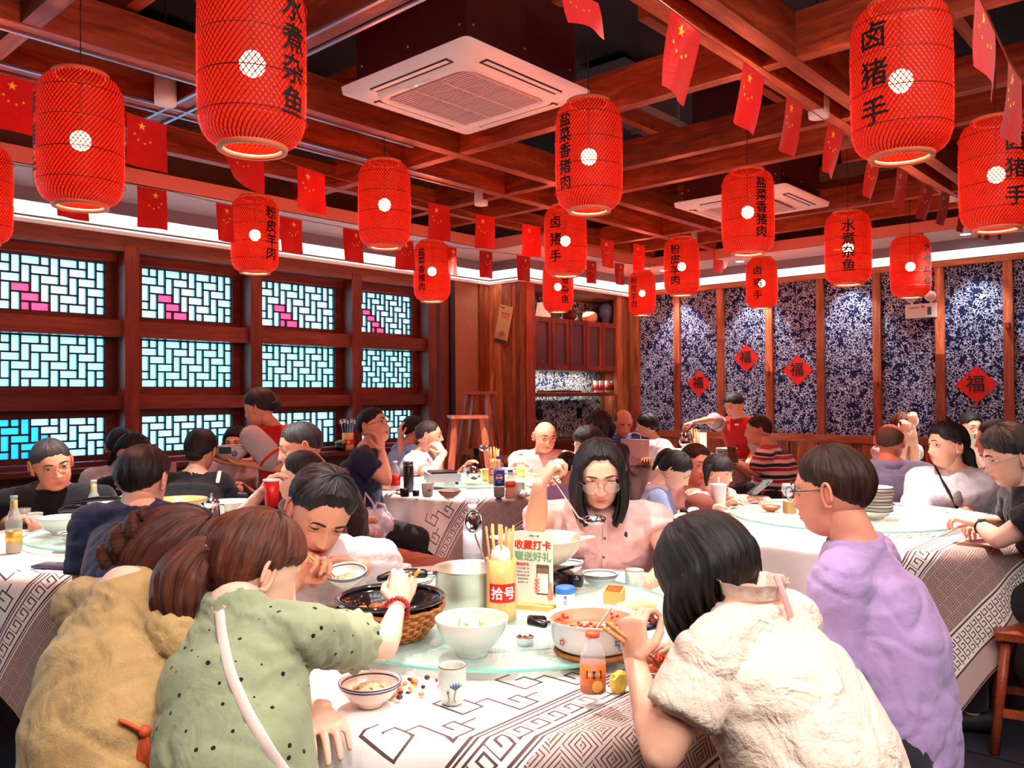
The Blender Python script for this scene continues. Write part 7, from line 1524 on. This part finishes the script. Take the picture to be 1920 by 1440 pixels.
# -- far table
person('bluebald', 'bald man in blue striped polo looking down, near the niche', (1168, 794, 7.65), 172, pitch=26, skin='ruddy', hair=BALD, hairm='stubble', top='polo_shirt', topm=F_BSTR, collar=F_BSTR, s=1.12, eyes=.2, girth=1.15, pelvis=plan(1165, 8.2, .56))
person('whisper', 'woman in white top leaning left towards the bald man in blue', (1212, 800, 7.75), -78, chest=-60, pitch=8, roll=-14, sex='f', skin='fair', hair=dict(line=(.8, 1.12, 1.42, 2.0), t=.014, amp=.003, fq=34, buns=[((0, -.10, -.03), (.03, .03, .03))]), top='top', topm=F_WHITE, s=1.02, eyes=.4, pelvis=plan(1248, 8.0, .56))
W2 = person('pourer', 'waitress in red vest leaning over to pour from a steel kettle', (1376, 762, 7.85), -128, chest=-150, pitch=24, roll=6, sex='f', skin='mid', stand=True, hair=dict(line=(.76, 1.12, 1.42, 1.95), t=.014, amp=.003, fq=34, buns=[((.02, -.10, .012), (.036, .034, .034))]), top='vest', topm=F_VEST, sleeve=.03, girth=.9, sw=.19, s=1.06, eyes=.3,
    R=arm((1334, 786, 7.62), (1300, 792, 7.45)), handR=dict(d=-RT-UP*.3, n=-UP, curl=.9), L=arm((1412, 852, 7.75), (1395, 880, 7.55)), lean=.22)
person('striped', 'man in navy red and white striped polo holding up a phone', (1421, 808, 7.05), -76, chest=-64, pitch=6, skin='tan', hair=CROP, hairm='dark', top='polo_shirt', topm=F_STRIPE, collar=F_STRIPE, s=1.12, girth=1.25, sleeve=.85, L=arm((1420, 886, 6.88), (1388, 870, 7.02)), pelvis=plan(1452, 7.05, .56), eyes=.5)
# -- right hand table
person('girl', 'girl with a high ponytail in pale blue collared shirt looking down', (1266, 884, 4.20), 112, chest=100, pitch=34, roll=4, sex='f', skin='fair', s=.86, hair=PONY([(0, -.06, .075), (0, -.10, .085), (0, -.125, .03), (0, -.115, -.07)], [.016, .026, .030, .010], line=(.82, 1.14, 1.42, 2.0)), top='school_shirt', topm=F_BLUE, collar=F_WHITE, eyes=.25, R=arm((1246, 986, 4.02), (1288, 962, 4.15)), pelvis=plan(1238, 4.16, .54))
person('smiler', 'smiling woman in pink top half hidden between the two girls', (1304, 872, 5.15), 158, chest=150, pitch=10, roll=-10, sex='f', skin='ruddy', s=1.05, hair=dict(SHORT, t=.014, line=(.66, 1.05, 1.4, 2.0)), hairm='dark', top='top', topm=F_PINKB, mouth=.3, eyes=.4, pelvis=plan(1296, 5.45, .54), L=arm((1350, 945, 5.0), (1316, 926, 4.85)))
person('pigtails', 'small girl with bangs and pigtails looking at a phone', (1348, 886, 4.78), 128, chest=130, pitch=16, sex='f', skin='fair', s=.86, hair=dict(line=(1.10, 1.25, 1.46, 2.1), t=.014, amp=.003, fq=34, tails=[([(-.07, -.03, .04), (-.105, -.03, .04), (-.115, -.03, -.03), (-.10, -.02, -.09)], [.012, .024, .024, .008]), ([(.07, -.03, .04), (.105, -.03, .04), (.115, -.03, -.03), (.10, -.02, -.09)], [.012, .024, .024, .008])]), top='top', topm=F_PINKT, L=arm((1385, 935, 4.72), (1418, 934, 4.62)), R=arm((1330, 965, 4.55), (1365, 945, 4.45)), eyes=.4, pelvis=plan(1338, 5.05, .54))
person('bluebaldback', 'balding man in pale blue shirt seen from behind', (1670, 830, 5.55), 42, chest=14, pitch=10, skin='ruddy', hair=dict(BALD, bald=.8), hairm='stubble', top='shirt', topm=F_BLUE, collar=F_BLUE, s=1.12, girth=1.22, sleeve=1.5, facial=False, pelvis=plan(1672, 5.45, .56))
person('armsup', 'dark haired person beyond the balding man raising both hands', (1695, 804, 6.35), 165, pitch=10, sex='f', skin='fair', hair=SHORT, hairm='brown', top='top', topm=F_PALE, facial=False, s=1.02, L=arm((1716, 862, 6.15), (1712, 800, 6.15)), R=arm((1688, 866, 6.15), (1700, 815, 6.12)), handL=dict(d=UP, n=FW, curl=.9), handR=dict(d=UP, n=FW, curl=.9), sleeve=.4)
Q_ = person('whitetee', 'woman in white tee with black cross strap looking left', (1774, 836, 4.72), -98, chest=-158, pitch=4, sex='f', skin='mid', s=1.10, hair=PONY([(0, -.085, -.02), (.0, -.12, -.04), (.01, -.13, -.12), (.02, -.11, -.19)], [.02, .034, .034, .014], t=.016, line=(.74, 1.10, 1.42, 2.05)), top='tee_shirt', topm=F_WHITE, girth=1.2, eyes=.6, sleeve=.85, sleeveR=1.3, pelvis=plan(1795, 4.98, .56), L=arm((1850, 965, 4.85), (1800, 960, 4.6)), R=arm((1718, 965, 4.8), (1745, 962, 4.6)))
person('phonewoman', 'woman facing the viewer with eyes lowered to a raised phone', (1820, 800, 6.75), 180, pitch=14, sex='f', skin='fair', hair=dict(line=(.72, 1.08, 1.42, 2.0), t=.010, amp=.002, fq=34), top='top', topm=F_BLACK, eyes=.12, R=arm((1800, 875, 6.65), (1812, 842, 6.5)), L=arm((1842, 875, 6.65), (1830, 842, 6.5)), handR=dict(d=UP, n=FW*.3+RT, curl=.8), handL=dict(d=UP, n=-RT, curl=.8))
person('greyback', 'dark haired man in dull plum tee turned away at the right', (1864, 826, 5.35), -58, chest=-40, pitch=6, skin='ruddy', hair=dict(CROP, t=.012), hairm='dark', top='tee_shirt', topm=F_GREYT, s=1.12, girth=1.15, facial=False, pelvis=plan(1880, 5.45, .56))
V_ = person('glassesboy', 'young man in black tee and clear glasses leaning on folded arms at the right edge', (1893, 858, 3.40), -84, chest=-78, pitch=18, skin='fair', near=True, hair=dict(SHORT, t=.020, amp=.006, line=(.86, 1.16, 1.42, 2.0)), hairm='grey', top='tee_shirt', topm=F_BLACK, s=1.06, L=arm((1872, 1012, 3.30), (1838, 985, 3.46)), R=arm((1900, 985, 3.78), (1840, 978, 3.62)), handL=dict(d=-RT*.5+FW*.5+UP*.2, n=-UP, curl=.8), handR=dict(d=-RT*.6-FW*.4, n=-UP, curl=.8), gl=dict(m=plain('clear_frame', (210, 200, 196), .2)), pelvis=plan(1985, 3.50, .56), eyes=.6)
# seats for those whose seat a step to the side would show
for k, l_ in (('green', 'woman in the sage blouse'), ('tan', 'woman in tan linen'), ('lace', 'woman in the lace top'), ('purple', 'man in the lilac tee'), ('navyback', 'man in navy seen from behind'), ('eating', 'man bending to eat'), ('pink', 'woman raising the ladle'), ('glassesboy', 'young man at the right edge'), ('whitetee', 'woman with the black cross strap'), ('glassesman', 'man with hand on chin')):
    q = PEOPLE[k]; stool((q['pel'][0], q['pel'][1]), 'wooden stool beneath the '+l_, .44, math.atan2(q['cf'][1], q['cf'][0]))
s_ = pixz(1908, 1188, .455); stool((s_[0]+.10, s_[1]-.06, 0), 'reddish brown wooden stool at the right edge with one leg in view', .47, YAW-.5, M_BENCH, sq=.16)

# ---------------------------------------------------------------- what they wear and hold
def surf(who, px, py, off=.004, part=None):
    """point on a garment where the sight line through a pixel meets it"""
    q = PEOPLE[who]; o = q['top'] if part is None else q[part]; key = '_bvh_'+(part or 'top')
    if key not in q:
        me = o.data; q[key] = BVHTree.FromPolygons([v.co[:] for v in me.vertices], [tuple(p.vertices) for p in me.polygons])
    v = unit(_F+_r*((px-960)/FOC)-_u*((py-720)/FOC)); h = q[key].ray_cast(Vector(np.array([0, 0, EYE])-q['org']), Vector(v), 20)
    if h[0] is None: return None
    n = np.array(h[1]); n = n if np.dot(n, v) < 0 else -n; return np.array(h[0])+n*off
def strap(who, pts, w_, m_, name, off=.004, th=.003):
    P = []
    for i in range(len(pts)-1):
        for t in np.linspace(0, 1, 7)[:-1]:
            p = surf(who, pts[i][0]*(1-t)+pts[i+1][0]*t, pts[i][1]*(1-t)+pts[i+1][1]*t, off)
            if p is not None: P.append(p)
    if len(P) < 3: return
    P = np.array(P)
    for _ in range(3): P[1:-1] = (P[:-2]+P[2:]+P[1:-1]*2)/4
    sd = np.cross(P[1]-P[0], FW); MB().tube(P, [w_]*len(P), 8, side=sd, rb=[th]*len(P)).build(name, m_, PEOPLE[who]['root'], 'all')
M_STRAPW = plain('strap_offwhite', (244, 214, 206), .5); M_STRAPB = plain('strap_black', (18, 18, 22), .6)
strap('green', [(412, 1150), (418, 1200), (432, 1265), (462, 1335), (500, 1400), (545, 1470)], .0105, M_STRAPW, 'bag_strap', .003)
strap('whitetee', [(1752, 868), (1770, 905), (1790, 940), (1806, 972)], .014, M_STRAPB, 'bag_strap')
strap('blackback', [(408, 905), (412, 885), (425, 878), (432, 890)], .012, M_STRAPW, 'bag_strap')
def dot(who, px, py, r, m_, name='button', off=.002, flat=.35, up=1.0):
    p = surf(who, px, py, off)
    if p is not None: MB().ball(p, (r, r*flat, r*up), 10, R=np.column_stack([RT, FW, UP])).build(name, m_, PEOPLE[who]['root'], 'all')
M_BTN = plain('button_plum', (110, 64, 70), .4)
for x, y in ((1132, 978), (1134, 1010), (1132, 1044)): dot('pink', x, y, .006, M_BTN)
dot('pink', 1173, 1004, .006, plain('logo_navy', (24, 22, 50), .5), 'emblem', up=2.4)
dot('pinkman', 1032, 868, .016, M_BTN, 'emblem', up=.7)
for x, y in ((800, 838), (797, 848)): dot('polo', x, y, .008, M_STRAPB)
dot('waitress', 477, 838, .026, M_WHT, 'name_tag', up=.35); dot('pourer', 1382, 796, .026, M_WHT, 'name_tag', up=.4)
dot('whitetee', 1797, 935, .030, plain('print_grey2', (120, 110, 116), .6), 'print', up=1.5, off=.0)
# placket on the pink blouse
strap('pink', [(1134, 965), (1135, 1000), (1134, 1040), (1132, 1075)], .010, F_PINKB, 'placket', .001, .002)
# orange tie at the tan blouse
rp = [surf('tan', x, y, .008) for x, y in ((226, 1352), (240, 1358), (256, 1366), (268, 1370))]; rp = [p for p in rp if p is not None]
if len(rp) > 1:
    M_TIE = plain('ribbon_orange', (206, 84, 44), .6); e = rp[-1]; t = PEOPLE['tan']['root']; MB().tube(rp, .004, 8).build('tie_ribbon', M_TIE, t, 'all'); MB().ball(e, .011, 10).build('tie_knot', M_TIE, t, 'all')
    for k, (dx, dz) in enumerate(((-.006, -.085), (.010, -.078), (.002, -.07))): MB().tube([e, e+RT*dx+UP*dz*.5-FW*.006, e+RT*dx*1.5+UP*dz], [.004, .010, .012], 8, side=RT, rb=[.003, .003, .002]).build('tie_end', M_TIE, t, 'all')
# bead bracelets, earring, hair tie
w_ = PEOPLE['green']['wR']-PEOPLE['green']['org']; dw = unit(PEOPLE['green']['wR']-PEOPLE['green']['eR']); a1 = unit(np.cross(dw, UP)); a2 = np.cross(a1, dw); M_BEAD = plain('bead_red', (150, 30, 26), .2)
for k in range(20): q = 2*PI*k/20; MB().ball(w_-dw*.012+(a1*math.cos(q)+a2*math.sin(q))*.0285, .0052, 8).build('bracelet_bead', M_BEAD, PEOPLE['green']['root'], 'all')
MB().tube([w_+dw*.004+(a1*math.cos(q)+a2*math.sin(q))*.028 for q in np.linspace(0, 2*PI, 22)], .003, 6).build('bracelet', plain('bracelet_rose', (190, 100, 100), .3), PEOPLE['green']['root'], 'all')
e0 = PEOPLE['green']['put']((.078, -.006, -.036)); MB().tube([e0, e0-UP*.014], .0008, 5).build('earring_hook', M_STL, PEOPLE['green']['root'], 'all'); MB().ball(e0-UP*.026, (.004, .004, .011), 10).build('earring_drop', plain('jade_dark', (50, 70, 60), .2), PEOPLE['green']['root'], 'all')
MB().ball(PEOPLE['green']['put']((0, -.104, .020)), (.024, .024, .020), 12).build('hair_tie', plain('hair_tie_blue', (110, 150, 220), .3), PEOPLE['green']['root'], 'all')
# ruffle at the sleeve of the green blouse
q = PEOPLE['green']; cc = q['shR']+(q['eR']-q['shR'])*.52-q['org']; dd = unit(q['eR']-q['shR']); b1 = unit(np.cross(dd, UP)); b2 = np.cross(b1, dd); V = []
for j, (rr, o_) in enumerate(((.053, -.012), (.058, .002), (.063, .014))):
    for k in range(60): t = 2*PI*k/60; r_ = rr*(1+.028*j*math.sin(t*13)); V.append(cc+dd*o_+(b1*math.cos(t)+b2*math.sin(t))*r_)
MB().add(V, [(j*60+k, j*60+(k+1) % 60, (j+1)*60+(k+1) % 60, (j+1)*60+k) for j in range(2) for k in range(60)]).build('sleeve_ruffle', F_GREEN, q['root'], 'all')
# pink neck tie of the lace top and its strap
nbp = PEOPLE['lace']['nb']-PEOPLE['lace']['org']
MB().tube([nbp-PEOPLE['lace']['cf']*.055+UP*.075-PEOPLE['lace']['cr']*.02, nbp-PEOPLE['lace']['cf']*.068+UP*.035-PEOPLE['lace']['cr']*.012, nbp-PEOPLE['lace']['cf']*.072+UP*.0], [.006]*3, 8, side=RT, rb=[.002]*3).build('neck_tab', plain('tab_pink', (250, 180, 180), .4), PEOPLE['lace']['root'], 'all')
q = PEOPLE['lace']; V = []
for j, (rr, o_) in enumerate(((.058, .030), (.064, .052), (.070, .058))):
    for k in range(48): t = 2*PI*k/48; V.append(q['nb']-q['org']+UP*o_+(q['cr']*math.cos(t)+q['cf']*math.sin(t)*.92)*rr*(1+.03*j*math.sin(t*12)))
MB().add(V, [(j*48+k, j*48+(k+1) % 48, (j+1)*48+(k+1) % 48, (j+1)*48+k) for j in range(2) for k in range(48)]).build('stand_collar', F_LACE, q['root'], 'all')
# watch bands
for who, sd, m_ in (('smiler', 'L', M_STRAPW), ('girl', 'R', M_STRAPB), ('glassesboy', 'L', M_STRAPB)):
    q = PEOPLE[who]; w_ = q['w'+sd]; d_ = unit(w_-q['e'+sd]); a1 = unit(np.cross(d_, UP)); a2 = np.cross(a1, d_); c_ = w_-d_*.02-q['org']; MB().tube([c_+(a1*math.cos(t)+a2*math.sin(t))*.025*q['s'] for t in np.linspace(0, 2*PI, 20)], .0035, 6, side=d_, rb=.008).build('watch_band', m_, q['root'], 'all'); MB().box(c_+a2*.026, (.03, .03, .008), R=np.column_stack([d_, a1, a2])).build('watch_case', M_STRAPB, q['root'])
# grey sleeves over the red vests
for who in ('waitress', 'pourer'):
    q = PEOPLE[who]
    for sh, e in ((q['shR'], q['eR']), (q['shL'], q['eL'])):
        MB().tube([sh-q['org']+(e-sh)*.02, sh-q['org']+(e-sh)*.35, sh-q['org']+(e-sh)*.66], [.074, .079, .078], 18).build('sleeve', F_VSL, q['root'], 'all'); MB().tube([sh-q['org']+(e-sh)*.64, sh-q['org']+(e-sh)*.70], [.081, .080], 18, cap='flat').build('cuff', F_VEST, q['root'], 'all')
# glasses pushed up on the woman in black
q = PEOPLE['blackback']; g = MB()
for sg in (-1, 1): g.tube([q['put']((sg*.032+.026*math.cos(t), -.01+.006*math.sin(t), .118+.012*math.sin(t))) for t in np.linspace(0, 2*PI, 16)], .0016, 5)
g.build('glasses', M_FRAME, q['root'], 'all')
# objects in hands
bwl = pix(434, 862, 5.08); T = bowl('serving_bowl', bwl-UP*.01, .118, .095, 'big patterned white bowl carried by the waitress at the windows', lines=True, foot=.5); T['group'] = 'carried bowl' if False else T.get('group', '') or 'large bowls'
MB().box((-FW*.112+UP*.075), (.07, .012, .042), R=np.column_stack([RT, FW, UP])).build('clip_label', plain('label_darkgreen', (16, 56, 48), .5), T)
for k in range(5): MB().ball(-FW*.095+RT*(.05+.012*math.cos(k*1.3))+UP*(.055+.013*math.sin(k*1.3)), (.009, .003, .008), 8).build('flower_motif', plain('motif_violet', (110, 80, 140), .4) if k == 0 else bpy.data.materials['motif_violet'], T, 'all')
bowl('rice_bowl', pix(650, 1090, 2.33)-UP*.012, .060, .045, 'ringed bowl held up by the man bending to eat', tilt=tuple(Matrix(np.column_stack([RT, FW, UP]).tolist()).to_euler()) if False else (math.radians(8), math.radians(-10), 0), m=M_POR, fill=M_RICE, fillh=.5)
stick(pix(574, 1046, 2.24), pix(622, 1083, 2.33), .0034, .0022, M_CHOP, 'left one of two chopsticks in the hand of the eating man', 'chopsticks in use'); stick(pix(580, 1042, 2.25), pix(628, 1081, 2.34), .0034, .0022, M_CHOP, 'right one of two chopsticks in the hand of the eating man', 'chopsticks in use')
stick(pix(771, 1074, 2.02), pix(722, 1150, 2.16), .0042, .0026, M_CHOP, 'left chopstick tip above the beaded hand over the casserole', 'chopsticks in use'); stick(pix(786, 1069, 2.02), pix(730, 1150, 2.17), .0042, .0026, M_CHOP, 'right chopstick tip above the beaded hand over the casserole', 'chopsticks in use')
stick(pix(1138, 1168, 1.50), pix(1262, 1264, 1.74), .0042, .0026, M_CHOP, 'upper one of two chopsticks in the hand of the bobbed woman', 'chopsticks in use'); stick(pix(1134, 1178, 1.50), pix(1257, 1268, 1.74), .0042, .0026, M_CHOP, 'lower one of two chopsticks in the hand of the bobbed woman', 'chopsticks in use')
ladle(pix(1115, 972, 2.66), pix(1036, 895, 2.60), .036, 'steel ladle held up by the woman in pink', bowl_n=UP*.95-FW*.25, h=.02)
kt = pix(1286, 822, 7.42); T = lathe_thing('steel_kettle', 'steel kettle tilted in the outstretched hand of the far waitress', 'kettle', kt, [('body', [(0, -.06), (.055, -.06), (.065, -.03), (.055, .04), (.035, .065), (.012, .08), (.012, .09), (0, .095)], M_STL, 28)], rot=(0, .35, YAW)); MB().tube([(.0, 0, .09), (.05, 0, .12), (.085, 0, .08), (.06, 0, .0)], .007, 8).build('handle', M_STL, T, 'all'); MB().tube([(-.05, 0, .0), (-.10, 0, .05)], [.014, .007], 8).build('spout', M_STL, T, 'all')
def held_phone(p, n, lab, m_=None, lit=False):
    T = thing('mobile_phone', lab, 'phone', p); n = unit(n); sd = unit(np.cross(UP, n)); up = np.cross(n, sd); MB().box((0, 0, 0), (.075, .010, .152), R=np.column_stack([sd, n, up])).build('body', m_ or plain('phone_case', (40, 40, 46), .3), T)
    MB().box(n*.0056, (.068, .001, .142), R=np.column_stack([sd, n, up])).build('screen', M_PSCR, T)
    for dz in (0, .018): MB().tube([-n*.005-sd*.02+up*(.058-dz), -n*.008-sd*.02+up*(.058-dz)], .006, 10, cap='flat').build('camera_lens', M_BAKE, T)
M_PSCR = plain('phone_screen', (200, 200, 210), .1, emit=(220, 220, 230), estr=1.2)
held_phone(pix(1374, 852, 6.95), RT*.5+FW*.7+UP*.4, 'phone in a brown case held by the man in stripes', plain('phone_case_brown', (140, 80, 60), .3))
held_phone(pix(1424, 914, 4.60), -RT*.25+UP*.80+FW*.5, 'grey cased phone the pigtailed girl looks at', plain('phone_case_grey', (84, 92, 96), .3)); held_phone(pix(1821, 830, 6.42), FW*1.0+UP*.2, 'pale phone raised before the facing woman at the back right', plain('phone_case_pale', (236, 214, 190), .3))
lathe_thing('wicker_pouch', 'shaggy brown round pouch before the ponytailed girl', 'pouch', pix(1312, 945, 4.30)-UP*.05, [('body', [(0, 0), (.05, 0), (.075, .03), (.078, .06), (.06, .09), (.02, .105), (0, .106)], plain('pouch_brown', (116, 58, 44), .8), 26)])
# lap arm of the woman in green resting at the table edge
